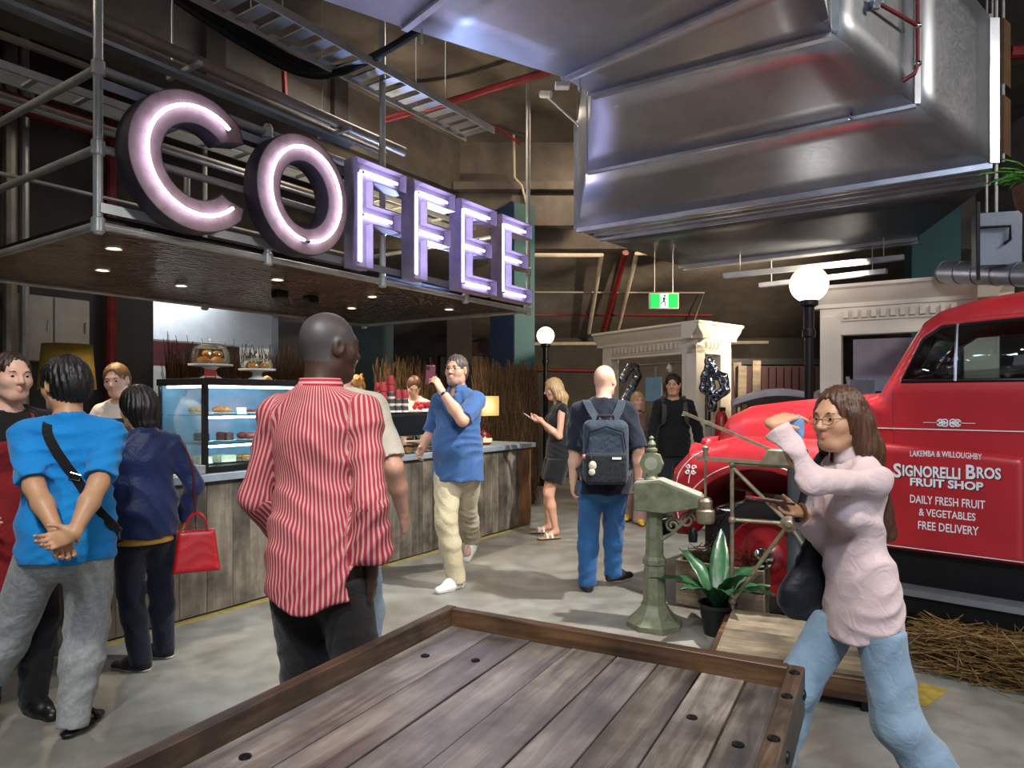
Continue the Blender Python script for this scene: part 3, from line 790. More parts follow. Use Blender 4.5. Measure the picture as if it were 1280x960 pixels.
# ================================================================== smooth solid modelling (distance fields -> quads)
class Field:
    def __init__(s, lo, hi, res):
        s.res = res; s.lo = np.array(lo, float)-3*res
        n = [int(math.ceil((hi[i]+3*res-s.lo[i])/res))+1 for i in range(3)]
        s.ax = [(s.lo[i]+res*np.arange(n[i])).astype(np.float32) for i in range(3)]
        s.D = np.full(n, .5, np.float32)
    def add(s, prim, k=.01, op='u'):
        fn, lo, hi = prim
        if op == 'i' or lo is None: sl = (slice(None),)*3
        else:
            pad = k+2.5*s.res; sl = []
            for i in range(3):
                a = int(math.floor((lo[i]-pad-s.lo[i])/s.res)); b = int(math.ceil((hi[i]+pad-s.lo[i])/s.res))+1
                a = max(a, 0); b = min(b, s.D.shape[i])
                if b <= a: return s
                sl.append(slice(a, b))
            sl = tuple(sl)
        X = s.ax[0][sl[0]][:, None, None]; Y = s.ax[1][sl[1]][None, :, None]; Z = s.ax[2][sl[2]][None, None, :]
        d = fn(X, Y, Z); A = s.D[sl]
        if op == 'u':
            h = np.maximum(k-np.abs(A-d), 0)/k; s.D[sl] = np.minimum(A, d)-h*h*k*.25
        else:
            if op == 's': d = -d
            h = np.maximum(k-np.abs(A-d), 0)/k; s.D[sl] = np.maximum(A, d)+h*h*k*.25
        return s
    def warp(s, fn):
        X = s.ax[0][:, None, None]; Y = s.ax[1][None, :, None]; Z = s.ax[2][None, None, :]
        s.D = s.D+fn(X, Y, Z); return s
    def quads(s):
        D = s.D; ins = D < 0
        c = np.zeros(tuple(n-1 for n in D.shape), np.int8)
        for o in np.ndindex(2, 2, 2):
            c += ins[o[0]:o[0]+c.shape[0], o[1]:o[1]+c.shape[1], o[2]:o[2]+c.shape[2]]
        act = (c > 0) & (c < 8)
        idx = np.argwhere(act)
        if len(idx) == 0: return np.zeros((0, 3)), np.zeros((0, 4), int)
        vid = np.full(act.shape, -1, np.int32); vid[act] = np.arange(len(idx))
        co = np.array(list(np.ndindex(2, 2, 2)))
        val = [D[idx[:, 0]+o[0], idx[:, 1]+o[1], idx[:, 2]+o[2]] for o in co]
        acc = np.zeros((len(idx), 3)); cnt = np.zeros(len(idx))
        for a in range(8):
            for b in range(a+1, 8):
                if np.abs(co[a]-co[b]).sum() != 1: continue
                m = (val[a] < 0) != (val[b] < 0)
                t = val[a][m]/(val[a][m]-val[b][m])
                acc[m] += co[a]+(co[b]-co[a])*t[:, None]; cnt[m] += 1
        P = s.lo+s.res*(idx+acc/cnt[:, None])
        Q = []
        for ax in range(3):
            sa = [slice(1, -1)]*3; sb = [slice(1, -1)]*3
            sa[ax] = slice(0, -1); sb[ax] = slice(1, None)
            A = ins[tuple(sa)]; B = ins[tuple(sb)]
            e = np.argwhere(A != B)
            if len(e) == 0: continue
            fl = ~A[e[:, 0], e[:, 1], e[:, 2]]
            o = np.ones(3, int); o[ax] = 0; e = e+o
            u, v = (ax+1) % 3, (ax+2) % 3
            q = []
            for du, dv in ((-1, -1), (0, -1), (0, 0), (-1, 0)):
                g = e.copy(); g[:, u] += du; g[:, v] += dv
                q.append(vid[g[:, 0], g[:, 1], g[:, 2]])
            q = np.stack(q, 1); q[fl] = q[fl][:, ::-1]
            Q.append(q)
        return P, np.concatenate(Q)

def qmesh(name, parts, mats, attrs=None, midx=None):
    """parts: list of (verts, quads) joined into one mesh"""
    vs = []; qs = []; n = 0
    for P, Q in parts:
        vs.append(P); qs.append(Q+n); n += len(P)
    P = np.concatenate(vs).astype(np.float32); Q = np.concatenate(qs).astype(np.int32)
    m = bpy.data.meshes.new(name)
    m.vertices.add(len(P)); m.vertices.foreach_set('co', P.ravel())
    m.loops.add(Q.size); m.loops.foreach_set('vertex_index', Q.ravel())
    m.polygons.add(len(Q)); m.polygons.foreach_set('loop_start', np.arange(0, Q.size, 4, dtype=np.int32))
    m.polygons.foreach_set('use_smooth', np.ones(len(Q), bool))
    m.update(calc_edges=True); m.validate()
    for x in (mats if isinstance(mats, (list, tuple)) else [mats]): m.materials.append(x)
    if attrs:
        for k, a in attrs.items():
            at_ = m.attributes.new(k, 'FLOAT', 'POINT'); at_.data.foreach_set('value', a.astype(np.float32))
    return m

def rc(a, b, ra, rb=None, n=None, e=1.0):
    """rounded cone from a to b, squashed by e along n"""
    rb = ra if rb is None else rb
    a = np.array(a, float); b = np.array(b, float); d = b-a; L2 = max(float(d @ d), 1e-12)
    if n is not None: n = np.array(n, float); n = n/np.linalg.norm(n)
    R = max(ra, rb)*max(1, e); lo = np.minimum(a, b)-R; hi = np.maximum(a, b)+R
    a = a.astype(np.float32); d = d.astype(np.float32)
    def fn(X, Y, Z):
        x = X-a[0]; y = Y-a[1]; z = Z-a[2]
        t = np.clip((x*d[0]+y*d[1]+z*d[2])/L2, 0, 1)
        x = x-t*d[0]; y = y-t*d[1]; z = z-t*d[2]
        q = x*x+y*y+z*z
        if n is not None and e != 1:
            w_ = x*n[0]+y*n[1]+z*n[2]
            q = q+w_*w_*(1/(e*e)-1)
        f = (np.sqrt(np.maximum(q, 0))-(ra+(rb-ra)*t))
        return (f*(.5+.5*min(e, 1))).astype(np.float32)
    return fn, lo, hi
def el(c, r, Rm=None):
    c = np.array(c, float); r = np.array(r, float)
    Rm = np.eye(3) if Rm is None else np.array(Rm, float)
    ext = np.abs(Rm) @ r; lo = c-ext; hi = c+ext
    mr = float(min(r))
    def fn(X, Y, Z):
        x = X-c[0]; y = Y-c[1]; z = Z-c[2]
        q = 0; g = 0
        for i in range(3):
            l = x*Rm[0][i]+y*Rm[1][i]+z*Rm[2][i]
            q = q+(l/r[i])**2; g = g+(l/(r[i]*r[i]))**2
        k0 = np.sqrt(q); k1 = np.sqrt(np.maximum(g, 1e-9))
        return (k0*(k0-1)/k1).astype(np.float32)
    return fn, lo, hi
def bxp(c, h, Rm=None, r=.01):
    """rounded box, half sizes h"""
    c = np.array(c, float); h = np.array(h, float)-r
    Rm = np.eye(3) if Rm is None else np.array(Rm, float)
    ext = np.abs(Rm) @ (h+r); lo = c-ext; hi = c+ext
    def fn(X, Y, Z):
        x = X-c[0]; y = Y-c[1]; z = Z-c[2]; o = 0; mx = None
        for i in range(3):
            l = np.abs(x*Rm[0][i]+y*Rm[1][i]+z*Rm[2][i])-h[i]
            o = o+np.maximum(l, 0)**2; mx = l if mx is None else np.maximum(mx, l)
        return (np.sqrt(o)+np.minimum(mx, 0)-r).astype(np.float32)
    return fn, lo, hi
def half(p, n):
    """half space: negative on the side opposite to n"""
    p = np.array(p, float); n = np.array(n, float); n = n/np.linalg.norm(n)
    return (lambda X, Y, Z: ((X-p[0])*n[0]+(Y-p[1])*n[1]+(Z-p[2])*n[2]).astype(np.float32)), None, None
def poly2(pts, ax=(0, 2), r=0.0):
    """polygon distance in two axes, endless along the third"""
    pts = np.array(pts, float)
    def fn(X, Y, Z):
        C = (X, Y, Z); x = C[ax[0]]; y = C[ax[1]]
        d = None; s_ = 1.0; n = len(pts)
        for i in range(n):
            j = i-1
            ex, ey = pts[j]-pts[i]; wx = x-pts[i][0]; wy = y-pts[i][1]
            t = np.clip((wx*ex+wy*ey)/(ex*ex+ey*ey), 0, 1)
            q = (wx-ex*t)**2+(wy-ey*t)**2
            d = q if d is None else np.minimum(d, q)
            c1 = y >= pts[i][1]; c2 = y < pts[j][1]; c3 = ex*wy > ey*wx
            s_ = np.where((c1 & c2 & c3) | (~c1 & ~c2 & ~c3), -s_, s_)
        return (s_*np.sqrt(d)-r+0*(X+Y+Z)).astype(np.float32)
    return fn, None, None
def grow(prim, g):
    fn, lo, hi = prim
    return (lambda X, Y, Z: fn(X, Y, Z)-g), (None if lo is None else lo-g), (None if hi is None else hi+g)
# ================================================================== foreground trolley table
TA = Vector((-.22, 2.34, 0)); TX = Vector((.88, -.475, 0)).normalized(); TAn = math.atan2(TX.y, TX.x)
TM = frame(TA.x, TA.y, 0, TAn)              # +x along the far edge, -y towards the viewer
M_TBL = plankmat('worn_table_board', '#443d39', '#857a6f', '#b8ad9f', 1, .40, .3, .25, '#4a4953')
M_RIM = plankmat('table_rim_wood', '#2c2019', '#574230', '#85705a', 1, .5, .15, .1)
M_RIMX = plankmat('table_rim_wood_cross', '#2c1d14', '#55391f', '#7d5c3c', 0, .5, .2, .1)
tt = thing('trolley_table', 'worn wooden luggage trolley with raised rim in the foreground', 'trolley', TM)
TW, TL, TZ = 1.13, 2.3, .8
edges = [.035, .20, .335, .475, .62, .745, .865, .985, 1.09]
for a, b in zip(edges[:-1], edges[1:]):
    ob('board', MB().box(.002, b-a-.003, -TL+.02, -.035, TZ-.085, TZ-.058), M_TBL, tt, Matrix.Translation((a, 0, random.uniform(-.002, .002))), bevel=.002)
ob('rim_rail', MB().box(0, .036, -TL, 0, TZ-.13, TZ), M_RIM, tt, bevel=.004)
ob('rim_rail', MB().box(TW-.04, TW, -TL, 0, TZ-.13, TZ-.004), M_RIM, tt, bevel=.004)
ob('rim_rail', MB().box(.036, TW-.04, -.036, 0, TZ-.13, TZ-.002), M_RIMX, tt, bevel=.004)
bolt = MB().lathe([(.014, 0), (.013, .004), (.006, .007), (.001, .0075)], 10).mesh('bolt'); bolt.materials.append(M_BLACK); smooth(bolt)
for (x, y) in ((.12, -.30), (.27, -.26), (.12, -.95), (.91, -.32), (1.03, -.40), (.55, -1.2), (.80, -1.1)):
    ob('bolt', bolt, None, tt, Matrix.Translation((x, y, TZ-.058)))
for y in (-.06, -.22, -.45): ob('bolt', bolt, None, tt, Matrix.Translation((TW-.02, y, TZ-.004)))
for y in (-.05, -.4): ob('bolt', bolt, None, tt, Matrix.Translation((TW, y, TZ-.06)) @ Matrix.Rotation(PI/2, 4, 'Y'))
for y in (-.25, -1.0, -1.9): ob('cross_beam', MB().box(.05, TW-.05, y-.05, y+.05, TZ-.18, TZ-.086), M_RIMX, tt)
for x in (.16, TW-.22): ob('chassis_beam', MB().box(x, x+.07, -TL+.1, -.1, TZ-.27, TZ-.18), M_RIM, tt)
for y in (-.45, -1.8):
    ob('axle', MB().tube([(.1, y, .26), (TW-.1, y, .26)], .02, 10), M_BLACK, tt)
    for x in (.12, TW-.12):
        wl = MB(); wl.lathe([(.235, -.03), (.26, -.03), (.26, .03), (.235, .03), (.235, -.03)], 28, Matrix.Translation((x, y, .26)) @ Matrix.Rotation(PI/2, 4, 'Y'), False)
        for k in range(8):
            a = k*PI/4; wl.tube([(x, y, .26), (x, y+.24*math.cos(a), .26+.24*math.sin(a))], .012, 6)
        wl.lathe([(.05, -.04), (.05, .04)], 12, Matrix.Translation((x, y, .26)) @ Matrix.Rotation(PI/2, 4, 'Y'))
        ob('wheel', wl, M_BLACK, tt)
    ob('axle_block', MB().box(.16, .23, y-.04, y+.04, .24, TZ-.27).box(TW-.22, TW-.15, y-.04, y+.04, .24, TZ-.27), M_RIM, tt)

# ================================================================== globe lamps
def lamp(label, x, y, zc, r):
    t = thing('globe_lamp_post', label, 'lamp', frame(x, y))
    ob('base', MB().lathe([(.15, 0), (.15, .05), (.11, .09), (.09, .25), (.06, .32), (.05, .36)], 16), M_BLACK, t)
    ob('post', MB().lathe([(.045, .34), (.04, zc-r-.32)], 12), M_BLACK, t)
    ob('collar', MB().lathe([(.045, zc-r-.34), (.06, zc-r-.33), (.06, zc-r-.27), (.045, zc-r-.25), (.05, zc-r-.05), (.085, zc-r-.03), (.085, zc-r+.015), (.06, zc-r+.03)], 16), M_BLACK, t)
    ob('globe', MB().ball((0, 0, zc), r, 32, 20), M_GLOBE, t)
    l = bpy.data.lights.new('globe_light', 'POINT'); l.energy = 22; l.color = NEUT; l.shadow_soft_size = r
    # light leaves the glass: the globe itself is emissive, this only boosts its reach
    return t
lamp('tall globe lamp on black post behind the red truck', .435*6.6, 6.6, 2.62, .176)
lamp('small far globe lamp beside the straw screen', .59, 12.0, 2.63, .155)

# ================================================================== cream portals
def portal(label, A, B, C, z1, dent, clad):
    """free-standing corner surround: front A-B, return B-C"""
    A = Vector(A); B = Vector(B); C = Vector(C)
    t = thing('shopfront_portal', label, 'portal', Matrix.Translation((B.x, B.y, 0)))
    A = A-B; C = C-B; B = Vector((0, 0))
    def wall(P, Q, nm, jw0, jw1, head):
        P = Vector((P[0], P[1], 0)); Q = Vector((Q[0], Q[1], 0)); L = (Q-P).length; d = (Q-P).normalized()
        Mx = Matrix.Translation(P) @ Matrix.Rotation(math.atan2(d.y, d.x), 4, 'Z')
        for x0, x1 in ((0, jw0), (L-jw1, L)):
            ob('pilaster', MB().box(x0, x1, 0, .16, 0, z1-.3), M_CREAM, t, Mx, bevel=.005)
            ob('plinth', MB().box(x0-.01, x1+.01, -.02, .17, 0, .25), M_CREAM, t, Mx)
        ob('lintel', MB().box(0, L, .01, .15, z1-.3-head, z1-.1), M_CREAM, t, Mx)
        ob('panel_mould', MB().box(jw0, L-jw1, -.012, .01, z1-.3-head, z1-.3-head+.03), M_CREAM, t, Mx)
        ob('panel_mould', MB().box(jw0, L-jw1, -.008, .01, z1-.36, z1-.345), M_CREAM, t, Mx)
        n = int((L-jw0-jw1)/.085)
        for i in range(n):
            x = jw0+.02+i*(L-jw0-jw1-.04)/n
            ob('dentil', dent, None, t, Mx @ Matrix.Translation((x, -.03, z1-.33)))
        co = MB()
        co.prism([(-.01, z1-.22), (.15, z1-.22), (.15, z1), (-.12, z1), (-.12, z1-.03), (-.09, z1-.05), (-.07, z1-.10), (-.03, z1-.15), (-.01, z1-.18)], -.12, L+.12, Mx @ Matrix(((0,1,0,0),(1,0,0,0),(0,0,1,0),(0,0,0,1))))
        ob('cornice', co, M_CREAM, t, ang=25)
        return Mx, L
    r1 = wall(A, B, 'front', .2, .26, clad); r2 = wall(B, C, 'side', .2, .26, clad)
    ob('dado_panel', MB().box(.2, r2[1]-.26, .03, .12, 0, 1.18), M_CREAM, t, r2[0], bevel=.005)
    ob('sill', MB().box(.18, r2[1]-.24, -.03, .15, 1.18, 1.22), M_CREAM, t, r2[0], bevel=.005)
    return t, r1, r2
dent = MB().box(0, .045, 0, .04, 0, .08).mesh('dentil'); dent.materials.append(M_CREAM)
P1, p1f, p1s = portal('cream corner portal with dentil cornice behind the man in black', (1.39, 10.5), (2.39, 8.85), (3.02, 9.4), 2.52, dent, .11)
P2, p2f, p2s = portal('cream portal with dentil cornice directly behind the truck cab', (3.18, 7.05), (4.45, 6.25), (5.0, 7.0), 2.66, dent, .20)

# ================================================================== antique coin scale (green pedestal)
GS = floor_at(818, 782); M_GRN = pm('flaking_green_iron', '#7d8169', '#5c6049', .55, .2, 14, bmp=.25, bscale=40)
gs = thing('coin_scale', 'old green cast-iron pedestal scale with finial', 'scale', frame(GS.x, GS.y, 0, -.35))
def sq(prof, n=8, rot=PI/8):
    return [(r, z) for r, z in prof]
ob('base', MB().lathe([(.20, 0), (.20, .035), (.175, .055), (.12, .11), (.10, .14), (.095, .16)], 8, Matrix.Rotation(PI/8, 4, 'Z')), M_GRN, gs, ang=20)
ob('column', MB().lathe([(.085, .15), (.074, .42), (.086, .43), (.086, .46), (.066, .48), (.056, .82)], 8, Matrix.Rotation(PI/8, 4, 'Z')), M_GRN, gs, ang=20)
hd = MB()
hd.prism([(-.13, .80), (.08, .79), (.33, .84), (.34, .90), (.05, 1.005), (-.13, .99)], -.12, .12)
ob('head_box', hd, M_GRN, gs, ang=20, bevel=.008)
ob('head_plate', MB().prism([(-.12, .995), (.05, 1.012), (.325, .915), (.32, .905), (.05, 1.003), (-.12, .988)], -.10, .10), pm('worn_plate', '#b8b9aa', '#8f9480', .5, .3, 18), gs)
sc = MB()
for k in range(2):
    c0 = Vector((.13+.10*k, -.02, .70+.04*k)); pts = []
    for i in range(26):
        a = i*.42; r_ = .055*(1-i/32)
        pts.append(c0+Vector((math.cos(a)*r_, 0, math.sin(a)*r_)))
    sc.tube(pts, .009, 6)
sc.tube([(.06, -.02, .6), (.12, -.02, .64), (.2, -.02, .72), (.28, -.02, .82)], .012, 6)
ob('scroll_bracket', sc, M_GRN, gs)
ob('coin_slot', MB().lathe([(.03, 0), (.034, .05), (.02, .09), (.001, .10)], 12, Matrix.Translation((.27, -.03, .60))), M_BLACK, gs)
ob('neck', MB().lathe([(.05, .99), (.055, 1.01), (.04, 1.03), (.045, 1.045)], 12), M_GRN, gs, Matrix.Translation((-.02, 0, .0)))
ob('dial', MB().lathe([(.05, -.035), (.082, -.03), (.088, 0), (.082, .03), (.05, .035)], 8, Matrix.Translation((-.02, 0, 1.115)) @ Matrix.Rotation(PI/2, 4, 'X')), M_GRN, gs, ang=20)
ob('dial_face', MB().lathe([(.045, .0), (.045, .004), (.001, .005)], 16, Matrix.Translation((-.02, -.034, 1.115)) @ Matrix.Rotation(PI/2, 4, 'X')), pm('dial_face', '#a8aa9a', '#8a8f7c', .5), gs)
ob('finial', MB().lathe([(.03, 1.19), (.042, 1.2), (.042, 1.215), (.022, 1.225), (.032, 1.245), (.022, 1.265), (.012, 1.275), (.02, 1.29), (.001, 1.305)], 12), M_GRN, gs, Matrix.Translation((-.02, 0, .0)))

gs.scale = (.93, .93, .968)
# ================================================================== platform scale with braced iron frame
PS = frame(1.38, 4.28, 0, math.radians(-24))
M_IRON = pm('bare_old_iron', '#a0947c', '#6e6552', .5, .55, 16, bmp=.15)
M_PLAT = plankmat('platform_wood', '#5c5141', '#7a6d58', '#948672', 0, .7, 0, .15)
ps = thing('platform_scale', 'antique wooden platform scale with braced iron rod frame', 'scale', PS)
ob('platform_frame', MB().box(-.04, .80, -.80, .03, .05, .16), M_RIMX, ps, bevel=.006)
for k in range(4): ob('platform_board', MB().box(.0, .76, -.19, 0, .16, .19), M_PLAT, ps, Matrix.Translation((0, -.0-.192*k, 0)), bevel=.003)
for fx, fy in ((0, -.1), (.68, -.1), (0, -.78), (.68, -.78)): ob('foot', MB().box(fx, fx+.08, fy, fy+.09, 0, .05), M_BLACK, ps)
y0 = .0; zt = 1.10; zm = .75; zl = .24; xc = .33; W2 = .66
def rod(a, b, r=.0125): ob('rod', MB().tube([a, b], r, 8), M_IRON, ps)
for x in (0, W2): rod((x, y0, zl-.05), (x, y0, zt))
for z in (zm, ): rod((0, y0, z), (W2, y0, z))
rod((0, y0, zt), (W2, y0, zt), .016)
for x in (0, W2):
    rod((x, y0, zt-.02), (xc, y0, zm)); rod((x, y0, zl), (xc, y0, zm))
for x, z in ((0, zt), (0, zm), (0, zl), (W2, zt), (W2, zm), (W2, zl)):
    ob('joint', MB().ball((x, y0-.005, z), .024, 10, 8), M_IRON, ps)
ob('hub', MB().lathe([(.045, -.02), (.05, 0), (.03, .012), (.018, .03), (.001, .032)], 14, Matrix.Translation((xc, y0-.015, zm)) @ Matrix.Rotation(PI/2, 4, 'X')), M_IRON, ps)
ob('pillar', MB().lathe([(.075, .18), (.07, .24), (.055, .28), (.052, 1.12), (.07, 1.15), (.07, 1.2)], 12), M_GALV2, ps, Matrix.Translation((xc+.04, .09, 0)))
ob('beam', MB().bar((-.22, -.02, 1.13), (.62, .0, 1.10), .03, .022), M_IRON, ps)
ob('beam', MB().bar((-.30, -.02, 1.42), (.26, .0, 1.18), .022, .018), M_IRON, ps)
ob('pivot', MB().prism([(.16, 1.10), (.36, 1.10), (.31, 1.20), (.21, 1.20)], -.04, .04), M_IRON, ps, bevel=.01)
hw = MB().tube([(-.16, -.02, 1.17), (-.16, -.02, 1.02), (-.16, -.02, .86)], .008, 6)
ob('counterweight_hook', hw, M_IRON, ps)
ob('counterweight', MB().lathe([(.05, .72), (.06, .74), (.06, .80), (.045, .81), (.045, .86), (.03, .88)], 14), M_IRON, ps, Matrix.Translation((-.16, -.02, 0)))
ob('knob', MB().lathe([(.012, 1.12), (.02, 1.14), (.014, 1.17), (.024, 1.2), (.001, 1.22)], 10), M_IRON, ps, Matrix.Translation((-.16, -.02, 0)))

# ================================================================== crate and potted plant
cm = frame(1.20, 4.98, 0, math.radians(-34))
M_CRATE = plankmat('crate_board', '#55483a', '#7b6b55', '#9b8a70', 0, .75, 0, .15)
cr = thing('wooden_crate', 'low wooden crate on the floor beside the front tyre', 'crate', cm)
for k in range(2):
    ob('board', MB().box(0, .62, -.02, 0, .02+.165*k, .175+.165*k), M_CRATE, cr, bevel=.003)
    ob('board', MB().box(0, .62, .36, .38, .02+.165*k, .175+.165*k), M_CRATE, cr, bevel=.003)
    for x in (0, .60): ob('board', MB().box(x, x+.02, 0, .36, .02+.165*k, .175+.165*k), M_CRATE, cr, bevel=.003)
ob('base_board', MB().box(0, .62, 0, .36, .0, .02), M_CRATE, cr)
# straw-like dry leaves inside the crate
def strands(name, n, box, L, wd, mat, parent=None, M=None, dirfn=None, kind='stuff'):
    c = rng.uniform(box[0], box[1], (n, 3))
    if dirfn is None:
        d = rng.normal(size=(n, 3)); d[:, 2] *= .35
    else: d = dirfn(n, c)
    d /= np.linalg.norm(d, axis=1)[:, None]
    l = rng.uniform(.5, 1, n)*L
    s_ = np.cross(d, rng.normal(size=(n, 3))); s_ /= np.linalg.norm(s_, axis=1)[:, None]
    t_ = np.cross(d, s_)
    a = c-d*l[:, None]/2; b = c+d*l[:, None]/2
    ww = wd*rng.uniform(.6, 1.2, n)[:, None]
    P = np.stack([a+s_*ww, a-s_*ww*.5+t_*ww, a-s_*ww*.5-t_*ww, b+s_*ww, b-s_*ww*.5+t_*ww, b-s_*ww*.5-t_*ww], 1).reshape(-1, 3)
    o = np.arange(n)[:, None]*6
    Q = np.concatenate([o+np.array([[0, 1, 4, 3]]), o+np.array([[1, 2, 5, 4]]), o+np.array([[2, 0, 3, 5]])])
    m = qmesh(name, [(P, Q)], mat)
    m.polygons.foreach_set('use_smooth', [False]*len(m.polygons))
    return ob(name, m, None, parent, M, kind)
M_STRAW = pm('straw', '#8d6c38', '#4f3a1c', .75, 0, 30); M_DRY = pm('dry_brown_leaf', '#5b3a22', '#3a2415', .8, 0, 30)
strands('dry_filling', 260, ((.05, .03, .25), (.57, .33, .42)), .16, .003, M_DRY, cr)
pp = frame(floor_at(897, 792).x, floor_at(897, 792).y)
pt = thing('potted_plant', 'broad-leaved green plant in a black pot by the truck tyre', 'plant', pp)
ob('pot', MB().lathe([(.085, 0), (.115, .17), (.125, .18), (.125, .20), (.11, .20), (.10, .16), (.001, .155)], 20), M_BLKPL, pt)
M_LEAF = pm('glossy_leaf', '#2a5a34', '#12301b', .36, 0, 9, bmp=.2, bscale=18)
def leaf(parent, base, az, L, W, arch, name='leaf', mat=None, lift=1.0, fold=.35):
    mb = MB(); base = Vector(base); dx = Vector((math.cos(az), math.sin(az), 0)); sd = Vector((-dx.y, dx.x, 0))
    def fn(u, v):
        t = u; k = (v-.5)*2
        w_ = W*math.sin(PI*min(1, .06+t*.94))**.75*(1-.25*t)
        r = L*t
        p = base+dx*(r*(.35+.65*arch*t))+Vector((0, 0, 1))*(L*lift*(t-.55*arch*t*t))
        p += sd*(w_*k)+Vector((0, 0, 1))*(abs(k)*w_*fold)+Vector((0, 0, .006*math.sin(t*26+k*2)))
        return p
    mb.sheet(fn, 12, 4)
    return ob(name, mb, mat or M_LEAF, parent, solid=.002, ang=60)
for az, L, W, ar in ((2.9, .40, .085, 1.05), (3.7, .34, .08, .9), (1.2, .56, .07, .35), (.4, .42, .085, .8), (5.6, .34, .08, 1.0), (4.6, .38, .08, .9), (2.1, .46, .07, .55), (0., .32, .075, 1.0), (1.8, .40, .07, .8), (5.0, .45, .075, .6)):
    leaf(pt, (0.02*math.cos(az), .02*math.sin(az), .16), az, L, W, ar)
# palm hanging into the picture, top right
pl = at(1300, 232, 4.4)
t = thing('hanging_palm', 'bright green palm frond basket hanging at the right edge', 'plant', frame(*pl))
ob('basket', MB().lathe([(.05, -.22), (.13, -.12), (.15, 0), (.13, 0), (.04, -.19)], 16), M_DRY, t)
ob('hanger', MB().tube([(0, 0, -.05), (0, 0, 5.5-pl.z)], .006, 6), M_BLACK, t)
M_PALM = pm('palm_leaf', '#5aa03a', '#2f6f22', .4, 0, 8)
for i in range(46):
    az = random.uniform(0, 2*PI); leaf(t, (0, 0, -.02), az, random.uniform(.18, .36), .008, random.uniform(.7, 1.2), 'leaflet', M_PALM, 1.0, .2)

# hay under the truck, straw screens
hb = thing('hay_bale', 'loose tied hay bale lying under the truck running board', 'hay bale', frame(2.62, 3.66, 0, math.radians(-42)))
ob('core', MB().box(-.25, .95, -.12, .34, .0, .20), M_DRY, hb, bevel=.04)
strands('straw', 5200, ((-.36, -.20, .01), (1.05, .40, .27)), .26, .0028, M_STRAW, hb, None, lambda n, c: np.stack([np.abs(rng.normal(1, .5, n)), rng.normal(0, .5, n), rng.normal(0, .28, n)], 1))
for x in (.2, .6): ob('twine', MB().tube([(x, -.21, 0), (x, -.21, .26), (x, .4, .27), (x, .4, 0)], .004, 6), M_DKTEAL, hb)
fl = ob('floor_paint_patch', MB().prism([(-.06, 0), (.06, 0), (.06, .002), (-.06, .002)], -.25, .05), pm('yellow_floor_paint', '#b09a3a', '#7c6f38', .6, 0, 14), None, frame(floor_at(1165, 862).x, floor_at(1165, 862).y, .001, -.9))
tag(fl, 'yellow paint mark on the floor before the hay', 'floor marking')
M_REED = pm('thatch_reed', '#6f5230', '#41301c', .85, 0, 25)
def thatch(label, M, x0, x1, z0, z1, dep, n):
    t = thing('thatch_screen', label, 'thatch', M)
    ob('core', MB().box(x0, x1, -dep*.3, dep*.3, 0, z1-.12), M_DRY, t)
    strands('reeds', n, ((x0, -dep, z0), (x1, dep, z1-.12)), .75, .005, M_REED, t, None, lambda k, c: np.stack([rng.normal(0, .12, k), rng.normal(0, .12, k), np.full(k, 1.)], 1))
    return t
thatch('tall brown thatch screen at the counter end before the navy column', KM @ Matrix.Translation((0, .84, 0)), .10, 1.45, .25, 1.84, .12, 4200)
thatch('dry thatch screen behind the barista looking down', KM @ Matrix.Translation((-.1, 1.6, 0)), -.75, .2, .25, 1.86, .12, 2200)
thatch('thatch screen in front of the bright opening', KM @ Matrix.Translation((0, 3.35, 0)), -2.6, -.5, .5, 2.05, .07, 2600)
# ================================================================== old red delivery truck
KT = frame(1.75, 4.75, 0, math.atan2(.67, -.74))     # +x = forward, +y = its left side (towards the viewer)
def paint(name, a, b_):
    m, nt, b = newmat(name)
    v = coords(nt)
    nt.links.new(ramp(nt, noise(nt, v, 2.2, 5, .6), [(.3, b_), (.7, a)]), b.inputs['Base Color'])
    b.inputs['Roughness'].default_value = .42; b.inputs['Coat Weight'].default_value = .35; b.inputs['Coat Roughness'].default_value = .22
    bump(nt, b, noise(nt, v, 3.0, 3), .04, .02)
    return m
M_RED = paint('red_truck_paint', '#b3222b', '#991820'); M_REDW = paint('red_wheel_paint', '#a31c26', '#7d131b')
M_TYRE = pm('tyre_rubber', '#1b1b1c', '#121213', .75, 0, 20, bmp=.1)
M_SIGN = pm('sign_white', '#e6e4e6', '#cfcdd2', .5, 0, 30); M_SIGNK = pm('sign_shadow_black', '#1a1014', '#120a0d', .6)
def curve2(p): return [(q.x, q.z) for q in curve([(a, 0, b) for a, b in p])]
tk = thing('delivery_truck', 'old red delivery truck with painted fruit shop lettering', 'truck', KT)
YC = -.78
def sdf_ob(name, Fd, mat, parent, M=None): return ob(name, qmesh(name, [Fd.quads()], mat), None, parent, M)
for sd in (1, -1):                                   # front fenders
    yc = -.13 if sd > 0 else 2*YC+.13
    f = Field((-1.15, yc-.34, .3), (.85, yc+.34, 1.35), .016)
    f.add(poly2([(.70,.46),(.76,.72),(.72,.98),(.56,1.15),(.25,1.235),(-.3,1.238),(-.60,1.236),(-.66,1.20),(-.66,.57)], r=.0), .01)
    f.add(((lambda y0: (lambda X, Y, Z: (np.abs(Y-y0)-.245+.065*np.clip((-X-.05)/.5, 0, 1)+0*Z).astype(np.float32)))(yc), None, None), .26, 'i')
    f.add(((lambda X, Y, Z: (np.sqrt((X-.0)**2+(Z-.44)**2)-.575+0*Y).astype(np.float32)), None, None), .03, 's')
    f.add(bxp((.0, yc, .2), (.56, .5, .30), None, .02), .03, 's')
    # open wheel well behind the outer skin
    sdf_ob('fender', f, M_RED, tk)
    if sd > 0: FEN = f
f = Field((-.85, YC-.62, .6), (.72, YC+.62, 1.7), .016)        # bonnet
